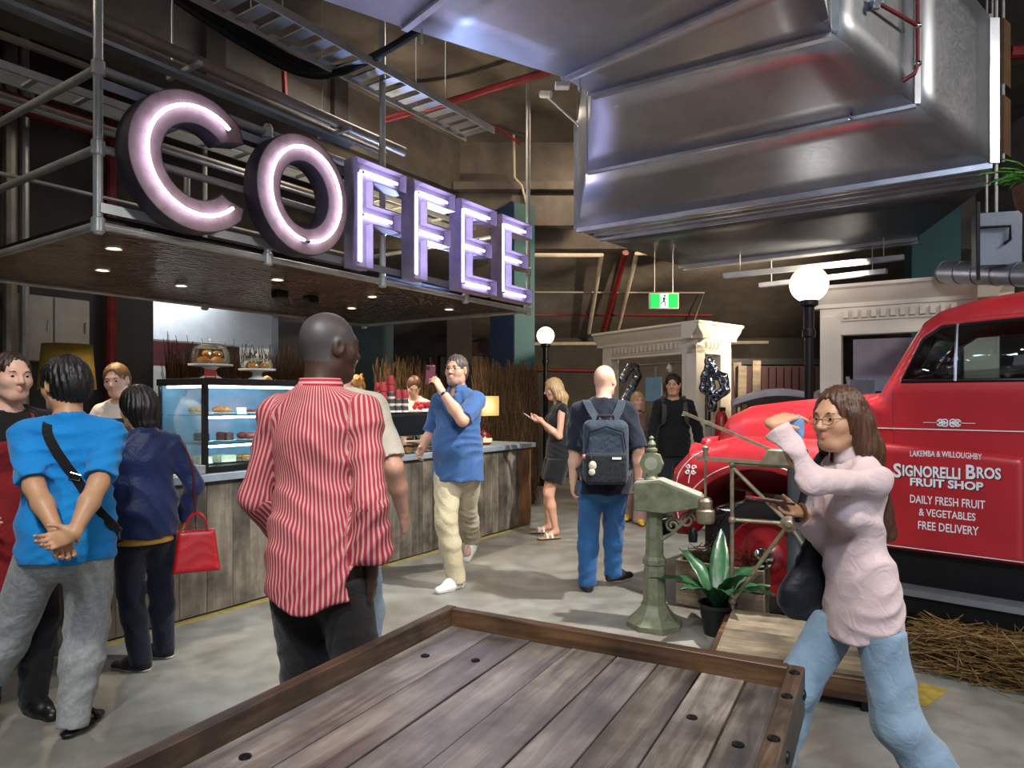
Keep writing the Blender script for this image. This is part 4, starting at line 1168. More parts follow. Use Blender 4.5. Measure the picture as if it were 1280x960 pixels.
f.add(poly2([(.60,.75),(.66,1.05),(.64,1.25),(.55,1.38),(.38,1.455),(.1,1.49),(-.78,1.57),(-.80,.75)]), .01)
f.add(((lambda X, Y, Z: (np.abs(Y-YC)-(.44-.10*np.clip(X, -.8, .7))+0*Z).astype(np.float32)), None, None), .42, 'i')
sdf_ob('bonnet', f, M_RED, tk)
ob('bonnet_handle', MB().tube([(-.02, YC+.45, 1.24), (-.02, YC+.49, 1.25), (-.12, YC+.49, 1.25), (-.12, YC+.45, 1.24)], .009, 8), M_CHROME, tk)
# cab shell
CAB = [(-.62,.56),(-.62,1.50),(-.70,1.535),(-.92,1.985),(-1.02,2.06),(-1.22,2.115),(-1.5,2.15),(-1.8,2.13),(-2.0,2.04),(-2.08,1.85),(-2.1,.56)]
def halfw(X, Y, Z): return (np.abs(Y-YC)-(.765-.16*np.clip((Z-1.55)/.6, 0, 1)**1.2)+0*X).astype(np.float32)
WIN = [(-.85,1.615),(-.955,1.87),(-1.05,1.94),(-1.60,1.965),(-1.66,1.90),(-1.66,1.615)]
def cab_field(res, g=0):
    f = Field((-2.2, YC-.85, .5), (-.5, YC+.85, 2.25), res)
    f.add(poly2(CAB, r=g), .01); f.add(grow((halfw, None, None), g), .16, 'i'); return f
f = cab_field(.016)
inner = f.D+.045
f.D = np.maximum(f.D, -inner)
f.add(grow(poly2(WIN), .02), .02, 's')                                   # both door windows
def ws(X, Y, Z): return np.maximum(np.maximum(np.abs(Y-YC)-.56, np.abs(Z-1.77)-.155), np.abs(X+.85)-.28).astype(np.float32)
def rw(X, Y, Z): return np.maximum(np.maximum(np.abs(Y-YC)-.42, np.abs(Z-1.78)-.14), np.abs(X+2.08)-.2).astype(np.float32)
f.add((ws, None, None), .02, 's'); f.add((rw, None, None), .02, 's')
sdf_ob('cab_shell', f, M_RED, tk)
# doors: slightly proud skin with its own outline
g = Field((-1.9, YC+.55, .5), (-.6, YC+.85, 2.1), .012)
g.add(poly2([(-.80,.60),(-.80,1.56),(-.93,1.90),(-1.04,1.985),(-1.64,2.01),(-1.73,1.95),(-1.76,1.4),(-1.76,.60)], r=.0), .01)
g.add(((lambda X, Y, Z: (halfw(X, Y, Z)-.007)), None, None), .012, 'i')
g.add(((lambda X, Y, Z: -(halfw(X, Y, Z)+.03)), None, None), .01, 'i')
g.add(((lambda X, Y, Z: (YC+.5-Y+0*X+0*Z).astype(np.float32)), None, None), .01, 'i')
g.add(poly2(WIN), .02, 's')
dr = sdf_ob('door', g, M_RED, tk)
ob('window_frame', MB().tube([(p[0], YC+.772-.16*max(0, (p[1]-1.55)/.6)**1.2, p[1]) for p in WIN], .011, 8, True), M_BLACK, dr)
ob('vent_bar', MB().tube([(-1.13, YC+.765, 1.61), (-1.13, YC+.70, 1.95)], .011, 8), M_CHROME, dr)
ob('door_handle', MB().tube([(-1.50, .0, 1.405), (-1.50, .035, 1.41), (-1.62, .04, 1.412)], .012, 8), M_CHROME, dr)
gl = MB().add([(p[0], YC+.755-.16*max(0, (p[1]-1.55)/.6)**1.2, p[1]) for p in WIN], [tuple(range(6))])
ob('door_glass', gl, glassy('tinted_glass', '#c8d6d4', .15), dr, solid=.004)
ob('windscreen', MB().add([(-.735, YC-.58, 1.60), (-.735, YC+.58, 1.60), (-.90, YC+.54, 1.94), (-.90, YC-.54, 1.94)], [(0, 1, 2, 3)]), glassy('windscreen_glass', '#cfdcda', .15), tk, solid=.004)
ob('windscreen_divider', MB().bar((-.725, YC, 1.6), (-.895, YC, 1.94), .03, .02), M_BLACK, tk)
ob('seat', MB().box(-2.0, -1.45, YC-.62, YC+.62, .85, 1.05).box(-2.0, -1.85, YC-.62, YC+.62, 1.05, 1.5), pm('seat_vinyl', '#2b211c', '#1c1512', .5), tk, bevel=.03)
ob('dashboard', MB().box(-.95, -.72, YC-.68, YC+.68, 1.3, 1.52), M_BLACK, tk, bevel=.02)
sw = MB(); ctr = Vector((-1.16, YC+.36, 1.52)); ax = Vector((.75, 0, -.55)).normalized(); e1 = Vector((0, 1, 0)); e2 = ax.cross(e1)
sw.tube([ctr+(e1*math.cos(k*PI/14)+e2*math.sin(k*PI/14))*.20 for k in range(28)], .012, 8, True)
for k in (0, 2.1, 4.2): sw.tube([ctr, ctr+(e1*math.cos(k)+e2*math.sin(k))*.2], .008, 6)
ob('steering_wheel', sw, M_BLACK, tk); ob('steering_column', MB().tube([ctr, ctr+ax*.45], .018, 8), M_BLACK, tk)
# swept panel that carries the lettering
g = Field((-1.55, -.1, .5), (-.5, .12, 1.32), .012)
g.add(poly2([(-.60,.585),(-.60,1.235),(-1.10,1.215),(-1.455,1.185),(-1.47,1.15),(-1.47,.585)]), .01)
g.add(((lambda X, Y, Z: (np.abs(Y+.02)-.07+0*X+0*Z).astype(np.float32)), None, None), .05, 'i')
sp_ = sdf_ob('lettered_panel', g, M_RED, tk)
PY = .0515
M_PIN = pm('white_pinstripe', '#e4dada', '#d6c8c8', .5)
ob('pinstripe', MB().bar((-.66, YC+.776, 1.325), (-2.05, YC+.776, 1.325), .004, .006), M_PIN, tk)
ob('pinstripe', MB().bar((-.60, PY+.001, .612), (-1.46, PY+.001, .612), .002, .005), M_PIN, tk)
def onfen(x, z, off=.003):
    i = int(round((x-FEN.lo[0])/FEN.res)); k = int(round((z-FEN.lo[2])/FEN.res)); col = FEN.D[i, :, k]; w_ = np.where(col < 0)[0]
    if len(w_) == 0: return Vector((x, -.1, z))
    q = w_[-1]; t = col[q]/(col[q]-col[q+1]); return Vector((x, FEN.ax[1][q]+FEN.res*t+off, z))
ob('pinstripe', MB().tube([onfen(x, z) for x, z in curve2([(.60, .62), (.63, .80), (.60, .96), (.50, 1.08), (.38, 1.15)])], .004, 5), M_PIN, tk)
ob('pinstripe', MB().tube([onfen(.625*math.cos(a), .44+.625*math.sin(a)) for a in [math.radians(30+105*i/30) for i in range(31)]], .004, 5), M_PIN, tk)
def spiral(c, r0, turns, sg, flip=1):
    return [Vector((c[0]+sg*r0*(1-i/22)*math.cos(i*turns*2*PI/18), c[1], c[2]+flip*r0*(1-i/22)*math.sin(i*turns*2*PI/18))) for i in range(19)]
orn = MB(); oy = YC+.776
for sg in (-1, 1):
    for dx, r_ in ((.018, .018), (.042, .016)):
        for fl_ in (1, -1): orn.tube(spiral((-1.10+sg*dx, oy, 1.365+fl_*.006), r_, 1.2, sg, fl_), .0042, 5)
    orn.tube([(-1.10+sg*.06, oy, 1.365), (-1.10+sg*.13, oy, 1.365)], .002, 5)
ob('scroll_ornament', orn, M_SIGN, tk)
orn = MB()
for sg in (-1, 1):
    for fl_ in (1, -1): orn.tube([onfen(q.x, q.z) for q in spiral((.50+sg*.025, 0, .99+fl_*.015), .02, 1.1, sg, fl_)], .005, 5)
orn.tube([onfen(.50, .965), onfen(.505, .93), onfen(.51, .89)], .004, 5)
ob('scroll_ornament', orn, M_SIGN, tk)
# lettering
def text_mesh(body, x0, x1, z0, z1, bold=.0, arch=0.0):
    cu = bpy.data.curves.new('lettering', 'FONT'); cu.body = body; cu.size = 1; cu.extrude = .0; cu.offset = bold; cu.resolution_u = 3
    o = bpy.data.objects.new('lettering', cu); COL.objects.link(o)
    dg = bpy.context.evaluated_depsgraph_get(); m = bpy.data.meshes.new_from_object(o.evaluated_get(dg))
    bpy.data.objects.remove(o); bpy.data.curves.remove(cu)
    n = len(m.vertices); co = np.zeros(n*3, np.float32); m.vertices.foreach_get('co', co); co = co.reshape(-1, 3)
    lo = co.min(0); hi = co.max(0); t = (co[:, 0]-lo[0])/(hi[0]-lo[0]); s_ = (co[:, 1]-lo[1])/(hi[1]-lo[1])
    out = np.zeros_like(co)
    out[:, 0] = x0+(x1-x0)*t; out[:, 1] = 0; out[:, 2] = z0+(z1-z0)*s_+arch*(1-(2*t-1)**2)
    m.vertices.foreach_set('co', out.ravel()); m.update(); return m
def tx(px):
    q = (px-640)/F; return -((4.75*q-1.75)/(.74+.67*q))
def put_text(body, pa, pb, pyc, ph, bold=0, arch=0, shadow=False, parent=sp_):
    xa, xb = tx(pa)+.04, tx(pb)+.04
    Yd = 4.75-.67*(-(xa+xb)/2)-.04
    zc = 1.5-(pyc-500)/F*Yd; h = ph/F*Yd
    m = text_mesh(body, xa, xb, zc-h/2, zc+h/2, bold, arch); m.materials.append(M_SIGN)
    if shadow:
        k = m.copy(); k.materials.clear(); k.materials.append(M_SIGNK)
        ob('letter_shadow', k, None, parent, Matrix.Translation((-.005, PY, -.005)))
    return ob('lettering', m, None, parent, Matrix.Translation((0, PY+.0012, 0)))
put_text('LAKEMBA & WILLOUGHBY', 1149, 1239, 569, 7.5, .012, .006)
put_text('S', 1128, 1138, 588, 18, .03, 0, True); put_text('IGNORELLI', 1139.5, 1212, 590, 14.5, .03, 0, True)
# second word
put_text('B', 1219, 1231, 590, 18, .03, 0, True); put_text('ROS', 1232.5, 1263, 591.5, 14.5, .03, 0, True)
put_text('FRUIT SHOP', 1149, 1241, 605, 10.5, .035, 0, True)
put_text('DAILY FRESH FRUIT', 1149, 1243, 627, 10.5, .012)
put_text('& VEGETABLES', 1160, 1231, 643, 9.5, .012)
put_text('FREE DELIVERY', 1159, 1235, 660, 10.5, .012)
# running board, sill, chassis
ob('sill', MB().box(-2.2, -.55, -.65, -.03, .30, .585), M_BLACK, tk)
rb = ob('running_board', MB().box(-2.2, -.62, -.05, .22, .365, .40), M_BLACK, tk, bevel=.01)
for k in range(4): ob('tread_strip', MB().box(-2.2, -.62, .10+.028*k, .118+.028*k, .40, .407), M_STRIP, rb)
ob('edge_strip', MB().box(-2.2, -.62, .218, .230, .368, .404), M_STRIP, rb)
ob('board_skirt', MB().box(-2.2, -.62, .15, .20, .27, .366), M_BLACK, tk)
ob('chassis', MB().box(-4.2, .6, YC-.45, YC+.45, .34, .56), M_BLACK, tk)
# wheels
for sd in (1, -1):
    yw = -.10 if sd > 0 else 2*YC+.10
    Wm = Matrix.Translation((0, yw, .40)) @ Matrix.Rotation(PI/2*sd, 4, 'X') @ Matrix.Rotation(PI, 4, 'X')
    ty = ob('tyre', MB().lathe([(.27, -.08), (.33, -.095), (.375, -.085), (.395, -.06), (.40, 0), (.395, .06), (.375, .085), (.33, .095), (.27, .08), (.27, -.08)], 48, None, False), M_TYRE, tk, Wm)
    tr = MB()
    for k in range(48):
        a = 2*PI*k/48
        tr.bar((.40*math.cos(a), .40*math.sin(a), -.065), (.40*math.cos(a+.05), .40*math.sin(a+.05), -.01), .02, .012, (math.cos(a), math.sin(a), 0))
        tr.bar((.40*math.cos(a+.05), .40*math.sin(a+.05), .01), (.40*math.cos(a), .40*math.sin(a), .065), .02, .012, (math.cos(a), math.sin(a), 0))
    ob('tread', tr, M_TYRE, ty)
    ob('rim', MB().lathe([(.275, -.07), (.275, .075), (.255, .085), (.24, .06), (.20, .03), (.12, .035), (.10, .06), (.07, .085), (.001, .09)], 40, None, False), M_REDW, tk, Wm)
    ob('hub_cap', MB().lathe([(.075, .08), (.07, .105), (.04, .12), (.001, .125)], 20), M_CHROME, tk, Wm)
# nose: grille, bumper, headlamps
gr_ = ob('grille', MB().box(.60, .70, YC-.36, YC+.36, .62, 1.2), M_RED, tk, bevel=.04)
for k in range(8): ob('grille_bar', MB().box(.70, .715, YC-.32, YC+.32, .66+.062*k, .69+.062*k), M_CHROME, gr_)
ob('bumper', MB().box(.84, .90, YC-.85, YC+.85, .42, .56).box(.5, .86, YC-.4, YC-.3, .45, .53).box(.5, .86, YC+.3, YC+.4, .45, .53), M_CHROME, tk, bevel=.02)
for sg in (-1, 1):
    h = ob('headlamp', MB().lathe([(.02, -.16), (.08, -.1), (.10, 0), (.105, .02), (.09, .03)], 20, Matrix.Translation((.64, YC+sg*.50, 1.06)) @ Matrix.Rotation(PI/2, 4, 'Y')), M_RED, tk)
    ob('lens', MB().lathe([(.09, .028), (.06, .045), (.001, .05)], 20, Matrix.Translation((.64, YC+sg*.50, 1.06)) @ Matrix.Rotation(PI/2, 4, 'Y')), M_CHROME, h)
# tray behind the cab and rear wheels (out of the picture to the right)
ob('tray_floor', MB().box(-4.3, -2.15, YC-.9, YC+.9, .72, .80), M_CRATE, tk)
for k in range(3): ob('tray_side', MB().box(-4.3, -2.15, YC+.86, YC+.90, .84+.16*k, .96+.16*k), M_CRATE, tk)
for yw in (-.15, 2*YC+.15):
    ob('tyre', ty.data, None, tk, Matrix.Translation((-3.4, yw, .40)) @ Matrix.Rotation(PI/2, 4, 'X'))
# ================================================================== people
def v3(*a): return np.array(a, float)
def rotz(a): c, s_ = math.cos(a), math.sin(a); return np.array([[c, -s_, 0], [s_, c, 0], [0, 0, 1.]])
def rotx(a): c, s_ = math.cos(a), math.sin(a); return np.array([[1., 0, 0], [0, c, -s_], [0, s_, c]])
def roty(a): c, s_ = math.cos(a), math.sin(a); return np.array([[c, 0, s_], [0, 1., 0], [-s_, 0, c]])
def unit(a): a = np.array(a, float); return a/max(np.linalg.norm(a), 1e-9)
def ik(a, t, l1, l2, hint):
    d = t-a; L = np.linalg.norm(d); mx = (l1+l2)*.995
    if L > mx: t = a+d/L*mx; L = mx
    u = (t-a)/L; h = unit(np.array(hint, float)-u*np.dot(hint, u))
    c = np.clip((l1*l1+L*L-l2*l2)/(2*l1*L), -1, 1); s_ = math.sqrt(1-c*c)
    return a+u*(l1*c)+h*(l1*s_), t
class Rig: pass
def make_rig(H, M, female=False, build=1.0, lean=(0, 0), twist=0, head=(0, 0, 0), armR=None, armL=None, legR=None, legL=None, hip=(0, 0, 0), belly=0.0, headfwd=0.0):
    """joints in the person's frame: +y ahead, +x to the person's right"""
    g = Rig(); k = H/1.75; g.k = k; g.H = H; g.female = female; g.b = build; g.belly = belly
    Mi = M.inverted(); g.M = M
    def loc(p): q = Mi @ Vector(p); return v3(*q)
    g.loc = loc
    sw = (.146 if female else .170)*k*(.7+.3*build); hw = (.088 if female else .086)*k
    g.pel = v3(hip[0], hip[1], (.935+hip[2])*k)
    g.wst = g.pel+v3(lean[0]*.35, lean[1]*.35, .14*k)
    g.cst = g.pel+v3(lean[0]*.8, lean[1]*.8, .36*k)
    g.nck = g.pel+v3(lean[0], lean[1], .525*k)
    Rt = rotz(twist); g.Rt = Rt
    g.sh = {'R': g.nck+Rt @ v3(sw, 0, -.055*k), 'L': g.nck+Rt @ v3(-sw, 0, -.055*k)}
    hy, hp, hr = head
    g.Rh = rotz(hy) @ rotx(hp) @ roty(hr)
    g.hs = k**.45*(.97 if female else 1.0)
    g.hc = g.nck+v3(0, .012+headfwd, .075*k)+rotz(hy) @ rotx(hp) @ v3(0, .022, .105*g.hs)
    g.hp = {'R': g.pel+v3(hw, 0, -.03*k), 'L': g.pel+v3(-hw, 0, -.03*k)}
    g.kn = {}; g.an = {}; g.el = {}; g.wr = {}; g.fd = {}; g.hand = {}
    for s_, sg, lg in (('R', 1, legR), ('L', -1, legL)):
        lg = lg or {}
        t = lg.get('at'); t = v3(sg*.10*k, 0, .085*k) if t is None else np.array(t, float)
        hint = lg.get('hint', (sg*.08, 1, 0))
        g.kn[s_], g.an[s_] = ik(g.hp[s_], t, .425*k, .42*k, hint)
        ty = lg.get('toe', sg*-.15); pitch = lg.get('pitch', 0.0)
        g.fd[s_] = rotz(ty) @ rotx(pitch) @ v3(0, 1, 0)
    for s_, sg, ar in (('R', 1, armR), ('L', -1, armL)):
        ar = ar or {}
        t = ar.get('at'); t = g.sh[s_]+v3(sg*.10, .03, -.535*k) if t is None else np.array(t, float)
        hint = ar.get('hint', (sg*.35, -1, -.1))
        g.el[s_], g.wr[s_] = ik(g.sh[s_], t, .29*k, .255*k, hint)
        if 'el' in ar:
            g.el[s_] = g.sh[s_]+unit(np.array(ar['el'])-g.sh[s_])*.29*k; g.wr[s_] = g.el[s_]+unit(np.array(t)-g.el[s_])*.255*k
        f = unit(g.wr[s_]-g.el[s_]); f = unit(ar['f']) if 'f' in ar else f
        n = np.array(ar.get('n', (-sg*1., .15, 0)), float); n = unit(n-f*np.dot(n, f))
        g.hand[s_] = (f, n, ar.get('curl', .35), ar.get('thumb', .2), ar.get('none', False))
    return g
def head_prims(g):
    R_ = g.Rh; c = g.hc; s_ = g.hs*(.96 if g.female else 1)
    T = lambda *p: c+R_ @ (v3(*p)*s_)
    P = []
    P.append((el(T(0, -.012, .028), v3(.076, .096, .090)*s_, R_), .02, 'u'))
    P.append((el(T(0, .018, -.030), v3(.061, .074, .086)*s_, R_), .03, 'u'))
    P.append((el(T(0, .052, -.088), v3(.034 if not g.female else .028, .032, .026)*s_, R_), .035, 'u'))
    for sg in (-1, 1):
        P.append((el(T(sg*.040, .050, -.022), v3(.027, .030, .030)*s_, R_), .025, 'u'))
        P.append((rc(T(sg*.045, .0, -.065), T(sg*.022, .055, -.096), .022*s_, .018*s_), .03, 'u'))
    P.append((rc(T(-.030, .077, .028), T(.030, .077, .028), .0105*s_), .018, 'u'))
    for sg in (-1, 1):
        P.append((el(T(sg*.031, .100, .008), v3(.019, .020, .012)*s_, R_), .012, 's'))
        P.append((el(T(sg*.031, .072, .008), v3(.0145, .0145, .0125)*s_, R_), .006, 'u'))
    P.append((rc(T(0, .086, .018), T(0, .108, -.022), .0075*s_, .0125*s_), .012, 'u'))
    for sg in (-1, 1): P.append((el(T(sg*.0115, .096, -.027), v3(.0085, .010, .0075)*s_, R_), .007, 'u'))
    for z, y, r in ((-.0505, .0895, .0062), (-.0615, .0885, .0072)):
        for sg in (-1, 1): P.append((rc(T(0, y+.003, z), T(sg*.021, y-.010, -.056), r*s_, .0035*s_), .006, 'u'))
    P.append((rc(T(-.018, .0985, -.056), T(.018, .0985, -.056), .0016*s_), .004, 's'))
    for sg in (-1, 1):
        Re = R_ @ rotz(-sg*.35)
        P.append((el(T(sg*.078, -.008, -.002), v3(.010, .022, .033)*s_, Re), .008, 'u'))
        P.append((el(T(sg*.088, -.002, .000), v3(.006, .011, .018)*s_, Re), .006, 's'))
    nr = (.046 if g.female else .057)*g.k
    P.append((rc(g.nck+v3(0, -.005, -.03*g.k), T(0, -.022, -.045), nr*1.06, nr*.98), .03, 'u'))
    return P
def limb_prims(g, s_, slim=1.0):
    k = g.k; fm = .86 if g.female else 1.0; b = g.b*slim; P = []
    P.append((rc(g.sh[s_], g.el[s_], .049*k*fm*b, .040*k*fm*b), .03, 'u'))
    P.append((rc(g.el[s_], g.el[s_]*.6+g.wr[s_]*.4, .040*k*fm*b, .041*k*fm*b), .02, 'u'))
    P.append((rc(g.el[s_]*.6+g.wr[s_]*.4, g.wr[s_], .040*k*fm*b, .026*k*fm*b), .02, 'u'))
    return P
def hand_prims(g, s_):
    f, n, curl, th, none = g.hand[s_]; sg = 1 if s_ == 'R' else -1
    sd = np.cross(f, n)*sg; w_ = g.wr[s_]; h = g.k**.7*(.90 if g.female else 1.0); P = []
    p = lambda a, b, c: w_+(f*a+sd*b+n*c)*h
    P.append((rc(g.el[s_]*.25+w_*.75, w_, .030*g.k*(.86 if g.female else 1)*g.b, .026*g.k*(.86 if g.female else 1)*g.b), .01, 'u'))
    P.append((rc(p(0, 0, 0), p(.04, .002, 0), .026*h, .034*h, n, .55), .02, 'u'))
    P.append((rc(p(.035, .012, 0), p(.08, .018, 0), .024*h, .023*h, n, .55), .012, 'u'))
    P.append((rc(p(.035, -.012, 0), p(.076, -.016, 0), .024*h, .021*h, n, .55), .012, 'u'))
    for i, (o, L, r) in enumerate(((.030, .074, .0088), (.010, .082, .0090), (-.010, .076, .0087), (-.029, .060, .0078))):
        q = p(.082-.004*abs(i-1), o, 0); d = unit(f+sd*(.10-.065*i)); a = 0; c = curl*(1+.12*i)
        for fr, aa in ((.46, .8), (.30, 1.15), (.24, .85)):
            a += c*aa; dd = d*math.cos(a)+n*math.sin(a)
            q2 = q+dd*(L*fr*h); P.append((rc(q, q2, r*h, r*h*.92), .004, 'u')); q = q2; r *= .93
    q = p(.022, .026, .006); d = unit(f*.62+sd*.72+n*(.15+th)); P.append((rc(p(.012, .012, .002), q, .016*h, .0145*h), .012, 'u'))
    q2 = q+d*.036*h; P.append((rc(q, q2, .0125*h, .0108*h), .008, 'u'))
    d = unit(f*.85+sd*.35+n*(.2+th)); P.append((rc(q2, q2+d*.030*h, .0105*h, .0085*h), .004, 'u'))
    return P
def torso_prims(g, e=0.0, hips=True):
    k = g.k; b = g.b; P = []; X = g.Rt @ v3(0, 1, 0)
    fm = g.female
    P.append((rc(g.cst+v3(0, 0, .02*k), g.wst, (.140 if fm else .160)*k*b+e, (.115 if fm else .142)*k*b+e, X, .66), .05, 'u'))
    if g.belly: P.append((el(g.wst+v3(0, .045*k, .02), v3(.145*k*b+e, .12*k*b+g.belly+e, .17*k)), .06, 'u'))
    P.append((rc(g.wst, g.pel+v3(0, -.005, -.02*k), (.118 if fm else .142)*k*b+e, (.158 if fm else .152)*k*b+e, v3(0, 1, 0), .70), .05, 'u'))
    P.append((rc(g.sh['R']*.86+g.sh['L']*.14+v3(0, 0, -.01), g.sh['L']*.86+g.sh['R']*.14+v3(0, 0, -.01), .050*k+e*.8, .050*k+e*.8), .05, 'u'))
    P.append((rc(g.nck+v3(0, -.015, .005), g.nck+v3(0, -.01, -.12*k), .056*k+e*.6, .09*k+e), .05, 'u'))
    for s_ in 'RL': P.append((rc(g.nck+v3(0, -.012, .012*k), g.sh[s_]+v3(0, -.008, .008*k), .036*k+e*.5, .036*k+e*.8), .04, 'u'))
    if fm:
        for sg in (-1, 1): P.append((el(g.cst+g.Rt @ v3(sg*.075*k, .085*k, -.01*k), v3(.062, .052, .062)*k+e*.3), .05, 'u'))
    return P
def leg_prims(g, s_, e=0.0, a=0, b=1):
    k = g.k; fm = 1.0; P = []
    h, kn, an = g.hp[s_], g.kn[s_], g.an[s_]; calf = kn*.68+an*.32
    back = unit(np.cross(np.cross(an-kn, g.fd[s_]), an-kn))*-.0
    P.append((rc(h, kn, .087*k*g.b+e, .056*k+e), .04, 'u'))
    P.append((rc(kn, calf, .053*k+e, .054*k+e), .03, 'u'))
    P.append((rc(calf, an, .053*k+e, .036*k+e), .03, 'u'))
    return P
def field_for(prims, res, extra=.03):
    los = [p[0][1] for p in prims if p[0][1] is not None]; his = [p[0][2] for p in prims if p[0][2] is not None]
    return Field(np.min(los, 0)-extra, np.max(his, 0)+extra, res)
def run(prims, res, extra=.03):
    f = field_for(prims, res, extra)
    for pr, k, op in prims: f.add(pr, k, op)
    return f
def folds(A, seed=0, sc=1.0, dirv=(0, 0, 1)):
    """creases: two sets of warped ridges"""
    r = np.random.default_rng(seed); K = r.normal(size=(6, 3)); ph = r.uniform(0, 6.28, 8)
    for i in range(6): K[i] /= np.linalg.norm(K[i])
    if dirv == 'leg':
        K[2] = unit(K[2]*.4+np.array([.9, .6, .45])); K[3] = unit(K[3]*.4+np.array([-.8, .5, .65]))
    else:
        K[2] = unit(K[2]*.6+np.array([.45, .2, .9])); K[3] = unit(K[3]*.5+np.array([-.55, -.2, .8]))
    def fn(X, Y, Z):
        w1 = np.sin((X*K[0, 0]+Y*K[0, 1]+Z*K[0, 2])*15*sc+ph[0]); w2 = np.sin((X*K[1, 0]+Y*K[1, 1]+Z*K[1, 2])*11*sc+ph[1])
        a = np.sin((X*K[2, 0]+Y*K[2, 1]+Z*K[2, 2])*38*sc+1.9*w1+ph[2]); b = np.sin((X*K[3, 0]+Y*K[3, 1]+Z*K[3, 2])*52*sc+2.2*w2+ph[3])
        a = 1-1.7*np.sqrt(a*a+.03); b = 1-1.7*np.sqrt(b*b+.03)
        return (-A*(.75*a*np.clip(.35+.75*w2, 0, 1)+.55*b*np.clip(.3-.8*w2, 0, 1))).astype(np.float32)
    return fn
# ---- materials
_sk = {}
def skin(name, base, lipc=None):
    if name in _sk: return _sk[name]
    m, nt, b = newmat('skin_'+name)
    v = coords(nt); c = ramp(nt, noise(nt, v, 14, 4), [(.3, tuple(x*.86 for x in lin(base))), (.7, base)])
    a = N(nt, 'ShaderNodeAttribute', attribute_name='lip')
    lipc = lipc or tuple(x*y for x, y in zip(lin(base), (.86, .55, .55)))
    c = mix(nt, a.outputs['Fac'], c, lipc)
    a2 = N(nt, 'ShaderNodeAttribute', attribute_name='stub')
    sc_ = noise(nt, v, 420, 2)
    st = mix(nt, sc_, tuple(x*.32 for x in lin(base)), tuple(.12+.1*x for x in lin(base)))
    c = mix(nt, a2.outputs['Fac'], c, st)
    nt.links.new(c, b.inputs['Base Color'])
    b.inputs['Roughness'].default_value = .48
    b.inputs['Subsurface Weight'].default_value = .12; b.inputs['Subsurface Radius'].default_value = (.012, .005, .003)
    _sk[name] = m; return m
def cloth(name, a, b_=None, rough=.85, sc=5, weave=260):
    if name in _mc: return _mc[name]
    m, nt, b = newmat(name); v = coords(nt)
    b_ = b_ or tuple(x*.78 for x in lin(a))
    c = ramp(nt, noise(nt, v, sc, 5, .6), [(.3, b_), (.7, a)])
    nt.links.new(c, b.inputs['Base Color']); b.inputs['Roughness'].default_value = rough
    b.inputs['Sheen Weight'].default_value = .15; b.inputs['Specular IOR Level'].default_value = .25
    n1 = bump(nt, b, noise(nt, v, 13, 3, .5, 1.6), .35, .02); bump(nt, b, noise(nt, v, weave, 2), .12, .002, n1)
    _mc[name] = m; return m
def stripe_cloth(name, a, b_, freq, duty=.5):
    m, nt, b = newmat(name)
    at_ = N(nt, 'ShaderNodeAttribute', attribute_name='stripe')
    mu = N(nt, 'ShaderNodeMath', operation='MULTIPLY'); mu.inputs[1].default_value = freq
    fr = N(nt, 'ShaderNodeMath', operation='PINGPONG'); fr.inputs[1].default_value = .5
    nt.links.new(at_.outputs['Fac'], mu.inputs[0]); nt.links.new(mu.outputs[0], fr.inputs[0])
    nt.links.new(ramp(nt, fr.outputs[0], [(duty*.5-.03, a), (duty*.5+.03, b_)]), b.inputs['Base Color'])
    b.inputs['Roughness'].default_value = .8; b.inputs['Specular IOR Level'].default_value = .25
    return m
M_EYEW = pm('eye_white', '#e8e2da', '#ddd6cd', .25); M_IRIS = pm('eye_iris', '#3a2616', '#241509', .2); 
def hairmat(name, a, b_='#101010'):
    if name in _mc: return _mc[name]
    m, nt, b = newmat(name); v = coords(nt, (26, 26, 3))
    nt.links.new(ramp(nt, noise(nt, v, 5, 5, .6), [(.3, b_), (.7, a)]), b.inputs['Base Color'])
    b.inputs['Roughness'].default_value = .42; bump(nt, b, noise(nt, v, 9, 3), .5, .004)
    _mc[name] = m; return m
